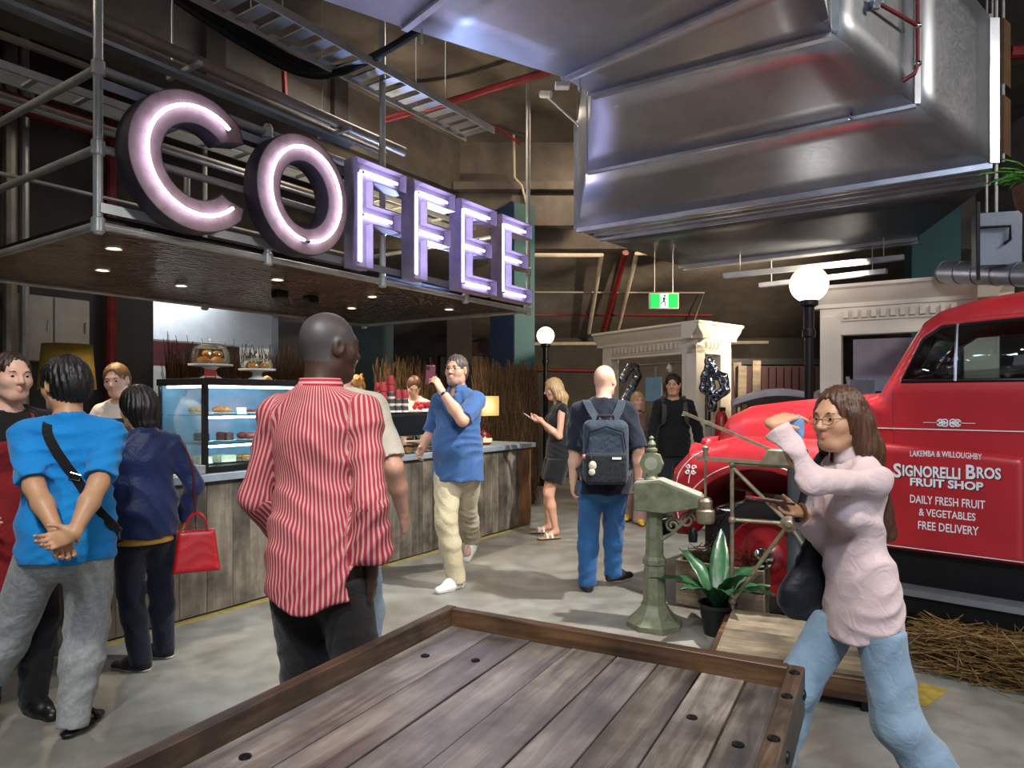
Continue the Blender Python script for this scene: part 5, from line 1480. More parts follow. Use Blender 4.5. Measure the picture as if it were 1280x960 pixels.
def body(g, root, sk, res, stub=None, bald=False, eyes=True, brow=None, hires=None):
    hr = hires or res*.55; parts = []; tags = []
    main = torso_prims(g, -.012)
    for s_ in 'RL':
        main += [(a, b, c) for a, b, c in leg_prims(g, s_, -.004)]
        main += limb_prims(g, s_)
        f = g.fd[s_]; an = g.an[s_]
        main.append((rc(an, an+f*.11*g.k+v3(0, 0, -.05*g.k), .032*g.k, .026*g.k), .03, 'u'))
    hp_ = head_prims(g)
    main.append(hp_[-1])
    parts.append(run(main, res).quads()); hd = run(hp_, hr).quads(); parts.append(hd)
    for s_ in 'RL':
        if not g.hand[s_][4]: parts.append(run(hand_prims(g, s_), min(hr, .0045) if res < .0105 else .0055, .01).quads())
    lip = []; stb = []
    for P, Q in parts:
        l = (P-g.hc) @ g.Rh/(g.hs*(.96 if g.female else 1))
        lp = np.exp(-((l[:, 0]/.020)**4+((l[:, 2]+.056)/.0105)**4))*(l[:, 1] > .07)
        lip.append(lp*.8); st = np.zeros(len(P))
        inh = (np.linalg.norm(l/np.array([.1, .13, .14]), axis=1) < 1.05)
        if stub == 'crop':
            st = np.where(inh & (l[:, 2] > .012+.9*np.maximum(l[:, 1]-.045, 0)) & (l[:, 1] < .075), .8, 0)
            st = np.where(inh & (l[:, 1] < -.03) & (l[:, 2] > -.055), .8, st)
        if stub == 'shaved': st = np.where(inh & ((l[:, 2]-.0) < .045) & (l[:, 2] > -.05) & (l[:, 1] < .0), .22, 0)
        if stub == 'beard':
            st = np.where(inh & (l[:, 2] < -.032) & (l[:, 1] > -.0) & (lp < .25) & (l[:, 2] > -.125) & ((np.abs(l[:, 0]) < .034) | (l[:, 2] < -.07)) & (np.abs(l[:, 0]) < .058), .60, 0)
        stb.append(st)
    m = qmesh('body', parts, sk, {'lip': np.concatenate(lip), 'stub': np.concatenate(stb)})
    bo = ob('body', m, None, root)
    s_ = g.hs*(.96 if g.female else 1)
    T = lambda *p: Vector(g.hc+g.Rh @ (v3(*p)*s_))
    if eyes:
        for sg in (-1, 1):
            mb = MB(); R4_ = Matrix(g.Rh.tolist()).to_4x4()
            mb.ball((0, 0, 0), .0125*s_, 14, 12, Matrix.Rotation(-PI/2, 4, 'X'))
            me = mb.mesh('eye'); smooth(me, 180); me.materials.append(M_EYEW); me.materials.append(M_IRIS)
            for p in me.polygons:
                if p.center.y > .0097*s_: p.material_index = 1
            Mx = R4_.copy(); Mx.translation = T(sg*.031, .0742, .0070)
            ob('eye', me, None, root, Mx)
            bm_ = brow or hairmat('brow_dark', '#2a1c14', '#1a110c')
            ob('eyebrow', MB().tube([T(sg*.016, .089, .0265), T(sg*.031, .089, .0315), T(sg*.046, .077, .027)], [.0024, .003, .0016], 6), bm_, root)
    return bo
def glasses(g, root, mat):
    s_ = g.hs*(.96 if g.female else 1); T = lambda *p: Vector(g.hc+g.Rh @ (v3(*p)*s_))
    mb = MB()
    for sg in (-1, 1):
        mb.tube([T(sg*.033+.022*math.cos(a), .103-.006*abs(math.cos(a)*sg+1)*.5, .004+.018*math.sin(a)) for a in [i*PI/9 for i in range(18)]], .0014, 5, True)
        mb.tube([T(sg*.055, .098, .008), T(sg*.080, .02, .012), T(sg*.080, -.012, .006)], .0014, 5)
    mb.tube([T(-.011, .104, .008), T(.011, .104, .008)], .0014, 5)
    ob('glasses', mb, mat, root)
def torso_side(P, g): pass
def upper(g, root, mat, name='shirt', sleeve='short', e=.016, hem=-.10, res=.009, A=.0045, seed=1, flare=0.02, neck=.012, attr=None, opening=False, hemwave=0, collar=False, cuff=.0, follow=False, wf=None):
    """garment for the torso; hem is measured from the pelvis"""
    k = g.k
    prims = torso_prims(g, e)
    hz = g.pel[2]+hem*k
    if hem < 0:
        prims.append((rc(g.pel+v3(0, 0, .05*k), v3(g.pel[0], g.pel[1], hz-.12), ((.160 if g.female else .156)*k*g.b+e), (.160 if g.female else .156)*k*g.b+e+flare, v3(0, 1, 0), .74), .06, 'u'))
    if follow:
        for s_ in 'RL': prims.append((rc(g.hp[s_], g.hp[s_]+(g.kn[s_]-g.hp[s_])*.45, .088*k*g.b+e+.008, .075*k*g.b+e+.012), .08, 'u'))
    cuts = []
    for s_ in 'RL':
        fm = .86 if g.female else 1.0; r1 = .050*k*fm*g.b+e*.6; r2 = .043*k*fm*g.b+e*.6
        if sleeve == 'none': continue
        fr = {'short': .72, 'elbow': .95, 'long': 1.0, 'roll': 1.0}[sleeve] if not isinstance(sleeve, (float, int)) else sleeve
        if sleeve in ('long', 'roll'):
            prims.append((rc(g.sh[s_], g.el[s_], r1, r2), .035, 'u'))
            wf = wf or (.96 if sleeve == 'long' else .62)
            w_ = g.el[s_]*(1-wf)+g.wr[s_]*wf
            prims.append((rc(g.el[s_], w_, r2*1.02, (.032 if sleeve == 'long' else .042)*k*fm+e*.8+cuff), .03, 'u'))
            d = unit(g.wr[s_]-g.el[s_]); cuts.append((w_+d*.012, d))
        else:
            p = g.sh[s_]*(1-fr)+g.el[s_]*fr
            d = unit(g.el[s_]-g.sh[s_])
            prims.append((rc(g.sh[s_], p+d*.03, r1*1.02, r2*1.14), .035, 'u')); cuts.append((p, d))
    f = run(prims, res, .02); f.warp(folds(A*1.6, seed)); g.top = f
    wv = hemwave
    f.add(((lambda X, Y, Z: (hz+wv*np.cos((X-g.pel[0])*PI/.2)+.006*np.sin(X*31+Y*17)-Z).astype(np.float32)), None, None), .012, 'i')
    for p, d in cuts:
        c = p+d*.12; f.add(rc(p+d*.10, p+d*.30, .10, .10), .004, 's')
    # neck opening
    up = unit(g.hc-g.nck)
    f.add(rc(g.nck+v3(0, .0, .012), g.nck+up*.25, (.050 if g.female else .062)*k+neck*.6, .16), .006, 's')
    if opening: f.add(rc(g.nck+v3(0, .09, .03), g.nck+v3(0, .14, -.11), .035, .01), .01, 's')
    P, Q = f.quads()
    at_ = None
    if attr == 'stripe':
        # stripe coordinate: around the trunk, around each sleeve
        ea, eb = .19, .125
        ph_ = np.linspace(0, PI, 400); ds = np.hypot(ea*np.cos(ph_), eb*np.sin(ph_)); tab = np.concatenate([[0], np.cumsum((ds[1:]+ds[:-1])/2*(ph_[1]-ph_[0]))])
        an_ = np.arctan2((P[:, 0]-g.wst[0])/ea, -(P[:, 1]-g.wst[1])/eb)
        st = np.sign(an_)*np.interp(np.abs(an_), ph_, tab)+.012*np.sin(P[:, 2]*5)
        dt = np.abs(P[:, 0]-g.wst[0])
        for s_ in 'RL':
            best = None
            for a, b in ((g.sh[s_], g.el[s_]), (g.el[s_], g.wr[s_])):
                d = b-a; t = np.clip((P-a) @ d/(d @ d), 0, 1); w_ = P-a-t[:, None]*d; q = np.linalg.norm(w_, axis=1)
                x = unit(np.cross(d, v3(0, 1, 0))); y = unit(np.cross(d, x))
                ang = np.arctan2(w_ @ x, w_ @ y)*.058
                if best is None: best = [q, ang]
                else:
                    m_ = q < best[0]; best[0] = np.where(m_, q, best[0]); best[1] = np.where(m_, ang, best[1])
            ins = (best[0] < .085*k) & (dt > .140*k)
            st = np.where(ins, best[1]+.3, st)
        at_ = {'stripe': st}
    o = ob(name, qmesh(name, [(P, Q)], mat, at_), None, root)
    if collar:
        mb = MB(); c = Vector(g.nck+v3(0, .004, .030)); rr = (.056 if g.female else .066)*k
        def fn(u, v):
            a = PI*.5+.30+u*(2*PI-.6)
            r_ = rr*(1+.22*v); z = .042*(1-v)+(-.024)*v
            return c+Vector((math.cos(a)*r_, math.sin(a)*r_*1.02-.0, z))
        mb.sheet(fn, 24, 3)
        cm_ = ob('collar', mb, collar if not isinstance(collar, bool) else mat, root, solid=.005, ang=70)
    return o
def onback(g, x, z, off=.004, side=-1):
    """point on the outside of the top garment at local x, z"""
    f = g.top; i = int(round((x-f.lo[0])/f.res)); k_ = int(round((z-f.lo[2])/f.res))
    col = f.D[min(max(i, 0), f.D.shape[0]-1), :, min(max(k_, 0), f.D.shape[2]-1)]; w_ = np.where(col < 0)[0]
    if len(w_) == 0: return Vector((x, g.wst[1]+side*.1, z))
    return Vector((x, f.ax[1][w_[0] if side < 0 else w_[-1]]+side*off, z))
def trousers(g, root, mat, name='trousers', e=.018, short=False, res=.009, A=.005, seed=3, ankle=.02, top=-.055, knee=0.0):
    k = g.k; prims = []
    prims.append((rc(g.wst+v3(0, 0, -.02), g.pel+v3(0, -.006, -.03*k), .125*k*g.b+e*.6, (.160 if g.female else .152)*k*g.b+e*.5, v3(0, 1, 0), .74), .05, 'u'))
    cuts = []
    for s_ in 'RL':
        h, kn, an = g.hp[s_], g.kn[s_], g.an[s_]
        if short:
            p = h*.52+kn*.48; d = unit(kn-h)
            prims.append((rc(h, p+d*.03, .094*k*g.b+e, .086*k+e*1.2), .03, 'u')); cuts.append((p, d))
        else:
            prims.append((rc(h, kn, .084*k*g.b+e, .057*k+e+knee), .04, 'u'))
            d = unit(an-kn); p = an+d*.02
            prims.append((rc(kn, kn*.6+an*.4, .058*k+e+knee, .056*k+e+knee), .03, 'u'))
            prims.append((rc(kn*.6+an*.4, p, .056*k+e+knee, .042*k+ankle), .03, 'u')); cuts.append((p+d*.005, d))
    f = run(prims, res, .02); f.warp(folds(A*1.0, seed, .8, 'leg'))
    tz = g.pel[2]+top*k
    f.add(half((0, 0, tz), (0, 0, 1)), .008, 'i')
    for p, d in cuts: f.add(rc(p+d*.10, p+d*.3, .10, .10), .004, 's')
    return ob(name, qmesh(name, [f.quads()], mat), None, root)
def shoes(g, root, mat, sole, kind='sneaker', res=.006):
    k = g.k
    for s_ in 'RL':
        a = g.an[s_]; f = unit(g.fd[s_]); sd = unit(np.cross(f, v3(0, 0, 1))); up = np.cross(sd, f)
        h = a-up*.05*k-f*.035*k; toe = h+f*.205*k; b0 = -up*.012
        if kind == 'sandal':
            fl = Field(np.minimum(h, toe)-.08, np.maximum(h, toe)+.08, res)
            fl.add(rc(h-up*.012, toe-up*.014, .034*k, .042*k, up, .35), .01)
            ob('sandal_sole', qmesh('sandal_sole', [fl.quads()], sole), None, root)
            mb = MB()
            for t, w_ in ((.72, .05), (.45, .05)):
                c = h+f*.205*k*t
                mb.tube([Vector(c+sd*.045*k*math.cos(x)+up*(.045*math.sin(x)-.012)) for x in [i*PI/8 for i in range(9)]], .012, 6)
            ob('sandal_strap', mb, mat, root); continue
        fl = Field(np.minimum(np.minimum(h, toe), a)-.08, np.maximum(np.maximum(h, toe), a)+.08, res)
        fl.add(rc(h, h+f*.10*k, .036*k, .040*k), .02)
        fl.add(rc(h+f*.08*k-up*.002, toe-up*.010*k, .041*k, .034*k, up, .78), .03)
        fl.add(rc(a-up*.015, h+f*.03*k, .043*k, .040*k), .03); fl.add(rc(a-up*.008+f*.02*k, h+f*.12*k+up*.008, .040*k, .038*k), .03)
        p0 = h-up*.024*k
        fl.add(half(p0, -up), .004, 'i')
        so = ob('shoe', qmesh('shoe', [fl.quads()], mat), None, root)
        fs = Field(np.minimum(h, toe)-.09, np.maximum(h, toe)+.09, res)
        fs.add(rc(h, h+f*.11*k, .041*k, .044*k), .02); fs.add(rc(h+f*.10*k, toe, .045*k, .038*k), .02)
        fs.add(half(h-up*.018*k, up), .004, 'i'); fs.add(half(h-up*.037*k, -up), .004, 'i')
        ob('sole', qmesh('sole', [fs.quads()], sole), None, so)
def hair(g, root, mat, kind='short', res=.007, seed=2, vol=.012, fringe=0.0):
    s_ = g.hs*(.96 if g.female else 1); R_ = g.Rh; c = g.hc
    T = lambda *p: c+R_ @ (v3(*p)*s_)
    lo = c-.52; hi = c+.2
    if kind in ('short', 'crop', 'bun', 'bob'): lo = c-.2
    f = Field(lo, hi, res)
    f.add(el(T(0, -.016, .032), v3(.078+vol, .097+vol, .090+vol*1.2)*s_, R_), .02)
    f.add(el(T(0, -.045, -.02), v3(.070+vol*.8, .065+vol, .075)*s_, R_), .03)
    if kind == 'bob': f.add(rc(T(0, -.05, -.02), T(0, -.055, -.10), .085*s_, .07*s_), .03)
    if kind in ('long', 'wavy'):
        L = -.40 if kind == 'long' else -.24
        for x in (-.05, 0, .05):
            f.add(rc(T(x, -.055, -.03), c+v3(0, 0, 0)+R_ @ v3(x*1.15, -.085, -.12)*s_, .052*s_, .050*s_), .03)
            f.add(rc(c+R_ @ v3(x*1.15, -.085, -.12)*s_, c+rotz(math.atan2(-R_[0][1], R_[1][1])) @ v3(x*1.3, -.105 if kind != 'long' else -.165, L), .050*s_, .030*s_), .03)
        for sg in (-1, 1): f.add(rc(T(sg*.075, .012, .02), T(sg*.082, -.02, -.12), .022*s_, .030*s_), .03)
    if kind == 'bun': f.add(el(T(0, -.105, .055), v3(.045, .04, .045)*s_), .02)
    if kind == 'messy':
        for i in range(14):
            a = i*2.4; f.add(rc(T(.06*math.cos(a), -.03+.06*math.sin(a), .07), T(.095*math.cos(a), -.03+.1*math.sin(a), .10+.02*math.sin(i*3)), .028*s_, .012*s_), .015)
    # keep the face free
    f.add(el(T(0, .122, -.028+fringe), v3(.066, .080, .112)*s_, R_), .012, 's')
    f.add(el(T(0, .060, -.110), v3(.075, .085, .075)*s_, R_), .012, 's')
    for sg in (-1, 1):
        if kind in ('short', 'crop', 'bun', 'messy'): f.add(el(T(sg*.085, .005, -.012), v3(.026, .030, .040)*s_, R_), .01, 's')
    Ri = R_.T; r = np.random.default_rng(seed); ph = r.uniform(0, 6, 4)
    def streak(X, Y, Z):
        x = X-c[0]; y = Y-c[1]; z = Z-c[2]
        lx = x*Ri[0][0]+y*Ri[0][1]+z*Ri[0][2]; ly = x*Ri[1][0]+y*Ri[1][1]+z*Ri[1][2]
        an_ = np.arctan2(ly+.02, lx); w_ = np.sin(z*30+ph[0])*.5
        return (.0028*np.sin(an_*23+w_*3+ph[1])+.0022*np.sin(an_*41-z*40+ph[2])).astype(np.float32)
    f.warp(streak)
    return ob('hair', qmesh('hair', [f.quads()], mat), None, root)
def person(label, x, y, rot, name='person', group=None):
    M = frame(x, y, 0, rot); return thing(name, label, 'person', M, group), M
# ------------------------------------------------------------------ the cast
LIGHT = skin('fair', '#d6a288'); TAN = skin('tan', '#c4946f'); DARK = skin('deep', '#4a3227', (.10, .045, .04)); ROSY = skin('rosy', '#e0b097'); WARMS = skin('warm', '#cf9c78')
def foot(M, px, py, k, lift=0):
    p = floor_at(px, py); q = M.inverted() @ p; return (q.x, q.y, .085*k+lift)
def tg(M, px, py, Y): return tuple(M.inverted() @ at(px, py, Y))
def band(name, pts, w_, th, mat, parent, n=None):
    """flat strap along points; n = outward direction"""
    mb = MB()
    for a, b in zip(pts[:-1], pts[1:]): mb.bar(a, b, w_, th, n or (0, 1, 0))
    return ob(name, mb, mat, parent)
D = math.radians
# 1 staff woman, far left
r, M = person('woman in black shirt and red apron at the left edge', -2.36, 3.2, D(-128))
g = make_rig(1.72, M, True, 1.15, head=(D(6), D(-4), 0), armR={'at': (.20, .22, 1.02), 'hint': (1, -.8, -.3), 'n': (-1, 0, 0)}, armL={'at': (-.12, .26, 1.02), 'hint': (-1, -.8, -.3), 'n': (1, 0, 0)})
body(g, r, ROSY, .009); hair(g, r, hairmat('hair_dark_brown', '#3b2418', '#1e120c'), 'bun', seed=3, vol=.004, fringe=.042)
upper(g, r, cloth('black_tshirt', '#1d1816', '#141110'), 'tshirt', .8, .016, -.12, seed=4)
trousers(g, r, cloth('black_trousers', '#17171a', '#101012'), seed=5); shoes(g, r, M_BLKPL, M_BLKPL)
f = run(torso_prims(g, .036)+[(rc(g.pel+v3(0, 0, .05), g.pel+v3(0, 0, -.40), .21, .22, (0, 1, 0), .75), .05, 'u')], .010)
f.warp(folds(.004, 9)); f.add(half((0, .04, 0), (0, -1, 0)), .01, 'i'); f.add(half((0, 0, g.cst[2]+.04), (0, 0, 1)), .01, 'i'); f.add(half((0, 0, .62), (0, 0, -1)), .01, 'i')
f.add(((lambda X, Y, Z: (np.abs(X)-.155-.2*np.clip(g.cst[2]-.05-Z, 0, .2)+0*Y).astype(np.float32)), None, None), .01, 'i')
MAP = cloth('red_apron', '#8e1f22', '#6c1518')
ob('apron', qmesh('apron', [f.quads()], MAP), None, r)
for sg in (-1, 1): ob('apron_strap', MB().tube([Vector(g.cst+v3(sg*.085, .135, .03)), Vector(g.nck+v3(sg*.075, .06, -.005)), Vector(g.nck+v3(sg*.05, -.06, .03))], .009, 6), MAP, r)
# 2 young man in blue
r, M = person('young man in bright blue T-shirt with hands clasped behind', -1.945, 3.02, D(20)); k = 1.67/1.75
g = make_rig(1.67, M, False, 1.04, head=(D(48), D(-6), 0), lean=(0, .03), hip=(-.02, 0, 0),
    armR={'at': tg(M, 92, 668, 2.74), 'hint': (1, -.35, .1), 'n': (-.3, -1, .2), 'f': (-.95, -.1, -.35), 'curl': .55},
    armL={'at': tg(M, 78, 684, 2.74), 'hint': (-1, -.2, .1), 'n': (.1, -1, 0), 'f': (.35, -.1, -1), 'curl': .6},
    legR={'at': foot(M, 92, 918, k), 'toe': D(-20)}, legL={'at': foot(M, -28, 906, k), 'toe': D(25)})
body(g, r, TAN, .008); hair(g, r, hairmat('hair_black', '#17120f', '#0b0908'), 'short', .006, 4, .016)
upper(g, r, cloth('bright_blue_cotton', '#1688cf', '#0f74b8'), 'tshirt', .84, .022, -.10, .007, .006, 21, .012)
trousers(g, r, cloth('grey_marl', '#a3a5a4', '#858787', sc=40), 'sweatpants', .026, False, .008, .008, 22, .026, knee=.008)
shoes(g, r, M_BLACK, M_BLKPL, 'sandal')
z0 = g.nck[2]
st = [Vector((-.085, .06, z0-.0)), Vector((-.085, .0, z0+.028)), onback(g, -.075, z0-.03, .006), onback(g, -.04, z0-.10, .006), onback(g, .0, z0-.17, .006), onback(g, .04, z0-.24, .006), onback(g, .08, z0-.31, .006), onback(g, .12, z0-.38, .006), Vector((.175, -.05, z0-.46)), Vector((.17, .08, z0-.52))]
band('bag_strap', curve(st, 3), .038, .008, cloth('black_webbing', '#141416'), r, (0, -1, .2))
bc = onback(g, .03, z0-.222, .012)
ob('strap_buckle', MB().tube([bc+Vector((x, 0, z)) for x, z in ((-.022, -.006), (.018, -.02), (.026, .004), (-.012, .018))], .003, 6, True), M_CHROME, r)
# 3 cashier
r, M = person('young cashier in white sweater behind the till screen', -2.80, 4.88, D(172))
g = make_rig(1.76, M, True, .95, head=(D(16), D(-12), D(4)), armR={'at': (.12, .30, 1.15), 'hint': (1, -.6, -.4)}, armL={'at': (-.10, .30, 1.13), 'hint': (-1, -.6, -.4)})
body(g, r, ROSY, .010, hires=.0055); hair(g, r, hairmat('hair_light_brown', '#8a6238', '#5a3d22'), 'bun', .007, 5, .008, .026)
upper(g, r, cloth('white_sweater', '#e3d6cb', '#cdbfb4'), 'sweater', 'long', .022, -.1, .010, .006, 31)
ob('chest_print', MB().box(-.095, -.055, 0, .004, -.03, .03), pm('red_print', '#a33a34', '#e0cfc4', .7, 0, 60), r, Matrix.Translation(Vector(g.cst+v3(0, .160, .02))))
trousers(g, r, cloth('black_trousers', '#17171a'), seed=5, res=.012); shoes(g, r, M_BLKPL, M_BLKPL, res=.009)
# 4 navy jacket customer
r, M = person('short customer in navy jacket carrying a red handbag', -2.02, 3.76, D(42)); k = 1.54/1.75
g = make_rig(1.55, M, False, .92, head=(D(22), D(-10), 0), headfwd=.02, lean=(0, .03),
    armR={'at': (.24, .12, .82), 'hint': (.8, -1, 0)}, armL={'at': tg(M, 156, 672, 3.72), 'hint': (-.6, -1, 0), 'curl': .5},
    legR={'at': foot(M, 205, 822, k), 'toe': D(35)}, legL={'at': foot(M, 176, 838, k), 'toe': D(38)})
body(g, r, WARMS, .009); hair(g, r, hairmat('hair_black', '#17120f', '#0b0908'), 'bob', .006, 6, .016)
upper(g, r, cloth('navy_nylon', '#1b2a56', '#131f43', .5), 'jacket', 'long', .026, -.09, .008, .006, 41, .0, .006, cuff=.004)
ob('jacket_collar', MB().tube([Vector(g.nck+v3(.066*math.cos(a), .062*math.sin(a)-.002, .03)) for a in [i*PI/10 for i in range(20)]], .017, 8, True), cloth('navy_nylon', '#1b2a56'), r)
trousers(g, r, cloth('dark_navy_chino', '#151b2e', '#0f1424'), 'trousers', .016, False, .008, .005, 42, .02)
f = run([(rc(g.pel+v3(0, 0, .02), g.pel+v3(0, 0, -.13), .150*k+.012, .152*k+.012, (0, 1, 0), .74), .03, 'u')], .009); f.add(half((0, 0, g.pel[2]-.112), (0, 0, -1)), .006, 'i'); f.add(half((0, 0, g.pel[2]-.02), (0, 0, 1)), .006, 'i')
ob('shirt_hem', qmesh('shirt_hem', [f.quads()], cloth('mustard_cotton', '#b98a3a', '#9c7230')), None, r)
shoes(g, r, cloth('black_knit', '#141417'), pm('white_sole', '#d8d6cf', '#c2c0b8', .6))
ms = [Vector(g.sh['R']+v3(-.03, .06, .045)), Vector(g.sh['R']+v3(.01, -.03, .055)), Vector(g.sh['R']+v3(.075, -.085, -.10)), Vector(g.sh['R']+v3(.10, -.08, -.40))]
# red handbag, hangs from the shoulder strap
hb0 = M @ Vector((g.sh['R'][0]+.10, g.sh['R'][1]-.10, 0)); bz = .53
bag = thing('handbag', 'red tote handbag hanging at the navy jacket customer\'s side', 'handbag', frame(hb0.x, hb0.y, bz, D(25)))
f = Field((-.16, -.09, -.02), (.16, .09, .28), .006)
f.add(poly2([(-.125, 0), (.125, 0), (.095, .235), (-.095, .235)]), .01)
f.add(((lambda X, Y, Z: (np.abs(Y)-.062+.16*np.clip(Z, 0, .24)+0*X).astype(np.float32)), None, None), .03, 'i'); f.warp(folds(.0012, 44, 1.5))
M_BAGR = pm('red_leather', '#b3161f', '#8d0f17', .42, 0, 6, bmp=.08); ob('bag_body', qmesh('bag_body', [f.quads()], M_BAGR), None, bag)
for y in (-.022, .022): ob('handle', MB().tube([(.055*math.cos(a), y, .23+.10*math.sin(a)) for a in [i*PI/10 for i in range(11)]], .006, 6), M_BAGR, bag)
Bi = frame(hb0.x, hb0.y, bz, D(25)).inverted() @ M
ob('shoulder_strap', MB().tube(curve([Bi @ p for p in ms]+[Vector((0, 0, .24))]), .006, 6), pm('dark_red_leather', '#5a0f18', '#430a11', .45), bag)
# 5 man in striped shirt
r, M = person('man in red and white striped shirt seen from behind', -.665, 2.33, D(-14)); k = 1.80/1.75
g = make_rig(1.80, M, False, .86, head=(D(-34), D(-4), 0), lean=(0, .02), armR={'at': tg(M, 464, 718, 2.30), 'hint': (.6, -1, 0), 'n': (-1, -.2, 0), 'curl': .3}, armL={'at': (-.20, .20, .98), 'hint': (-.5, -1, 0)})
body(g, r, DARK, .008, 'crop', hires=.0042)
upper(g, r, stripe_cloth('red_white_stripe', '#ab3540', '#cf9c96', 64, .56), 'shirt', 'roll', .024, -.135, .008, .006, 51, .03, .004, 'stripe', hemwave=-.022, collar=stripe_cloth('collar_stripe', '#b02f3c', '#dba79f', 60, .56), cuff=.012)
trousers(g, r, cloth('charcoal_trousers', '#2b2724', '#1f1c1a'), 'trousers', .024, False, .009, .006, 52)
shoes(g, r, M_BLKPL, M_BLKPL)
for o in r.children:
    if o.name.startswith('collar'):
        m = o.data; a = m.attributes.new('stripe', 'FLOAT', 'POINT'); a.data.foreach_set('value', [v.co.z*1.0 for v in m.vertices])
# 6 beige T-shirt behind him
r, M = person('tall person in beige T-shirt hidden behind the striped shirt man', -.80, 3.12, D(-8))
g = make_rig(1.82, M, False, .98, head=(D(10), 0, 0), armR={'at': (.30, .04, .98), 'hint': (.5, -1, 0)})
body(g, r, LIGHT, .010); hair(g, r, hairmat('hair_brown', '#5a3d28', '#382416'), 'short', .008)
upper(g, r, cloth('beige_cotton', '#cfc6b4', '#b5ac9a'), 'tshirt', .82, .02, -.1, .009, .006, 61)
trousers(g, r, cloth('light_denim', '#8c9fb2', '#71859a'), 'jeans', seed=62); shoes(g, r, M_WHITE, M_WHITE)
# 7, 8 baristas
r, M = person('curly fair-haired barista behind the stacked cups', -1.64, 7.3, D(150))
g = make_rig(1.76, M, True, head=(D(10), D(-20), 0), armR={'at': (.14, .3, 1.15), 'hint': (1, -.6, -.4)}, armL={'at': (-.14, .3, 1.15), 'hint': (-1, -.6, -.4)})
body(g, r, ROSY, .012, hires=.008); hair(g, r, hairmat('hair_curly_blond', '#b07e3e', '#7a5022'), 'messy', .009, 7, .02)
upper(g, r, cloth('black_tshirt', '#1d1816'), 'tshirt', .8, .018, -.1, .012, seed=71); trousers(g, r, cloth('black_trousers', '#17171a'), res=.014); shoes(g, r, M_BLKPL, M_BLKPL, res=.01)
r, M = person('barista with brown tied hair looking down behind the berries', -1.14, 8.1, D(165))
g = make_rig(1.80, M, True, head=(D(25), D(-34), D(-6)), lean=(0, .06), armR={'at': (.14, .32, 1.12), 'hint': (1, -.6, -.4)}, armL={'at': (-.14, .32, 1.12), 'hint': (-1, -.6, -.4)})
body(g, r, ROSY, .012, hires=.006); hair(g, r, hairmat('hair_chestnut', '#6d4526', '#432814'), 'bun', .008, 8, .010, .02)
upper(g, r, cloth('white_cotton', '#e6ded6', '#cfc6be'), 'tshirt', .8, .018, -.1, .012, seed=72); trousers(g, r, cloth('black_trousers', '#17171a'), res=.014); shoes(g, r, M_BLKPL, M_BLKPL, res=.01)
# 9 man taking a photo
r, M = person('bearded man in blue polo photographing with his phone mid-stride', -.44, 5.55, D(152)); k = 1.87/1.75
wl = tg(M, 552, 489, 5.18)
g = make_rig(1.87, M, False, 1.10, head=(D(6), D(3), 0), belly=.008, twist=D(-6), hip=(0, 0, -.01),
    armL={'at': wl, 'hint': (-.55, .1, -1), 'f': tuple(M.inverted().to_3x3() @ Vector((-.45, -.1, .9))), 'n': tuple(M.inverted().to_3x3() @ Vector((-.8, .5, -.3))), 'curl': .55, 'thumb': .3},
    armR={'at': tg(M, 527, 562, 5.55), 'hint': (.5, -1, 0), 'curl': .35},
    legR={'at': foot(M, 570, 736, k), 'toe': D(-14), 'hint': (0, 1, 0)}, legL={'at': tuple(Vector(tg(M, 590, 676, 6.1))), 'toe': D(8), 'pitch': D(-38), 'hint': (0, 1, 0)})
body(g, r, LIGHT, .009, 'beard', hires=.005); glasses(g, r, M_BLACK); hair(g, r, hairmat('hair_grey_brown', '#5e5148', '#382e27'), 'short', .006, 9, .006, .012)
upper(g, r, cloth('blue_polo', '#44689c', '#375786'), 'polo_shirt', .88, .022, -.13, .009, .007, 91, .02, collar=True, opening=True)
trousers(g, r, cloth('khaki_chino', '#c2b698', '#a99d80'), 'chinos', .026, False, .009, .008, 92, .03)
shoes(g, r, pm('white_leather', '#e6e4de', '#d2d0ca', .5), M_WHITE)
w_ = Vector(g.wr['L']); d_ = Vector(unit(g.wr['L']-g.el['L']))
ob('watch', MB().tube([w_-d_*.030, w_-d_*.012], .034, 14), M_BLKPL, r)
hpos = M @ (w_ + Vector(g.hand['L'][0])*.10 + Vector(g.hand['L'][1])*.035)
def phone(label, loc, R3, col='#2a1c22'):
    t = thing('phone', label, 'phone', Matrix.Translation(loc) @ R3)
    ob('case', MB().box(-.037, .037, -.004, .004, -.075, .075), pm('phone_case_'+col, col, col, .3), t, bevel=.004)
    ob('screen', MB().box(-.034, .034, -.0052, -.004, -.071, .071), pm('phone_glass', '#121318', '#0c0d10', .08), t)
    ob('camera_bump', MB().box(.006, .032, .004, .0062, .04, .07), M_BLKPL, t, bevel=.002)
phone('dark phone held up by the man in blue polo', hpos + Vector((-.012, -.01, .045)), Matrix.Rotation(D(200), 4, 'Z') @ Matrix.Rotation(D(-6), 4, 'X'), '#5b2f3a')
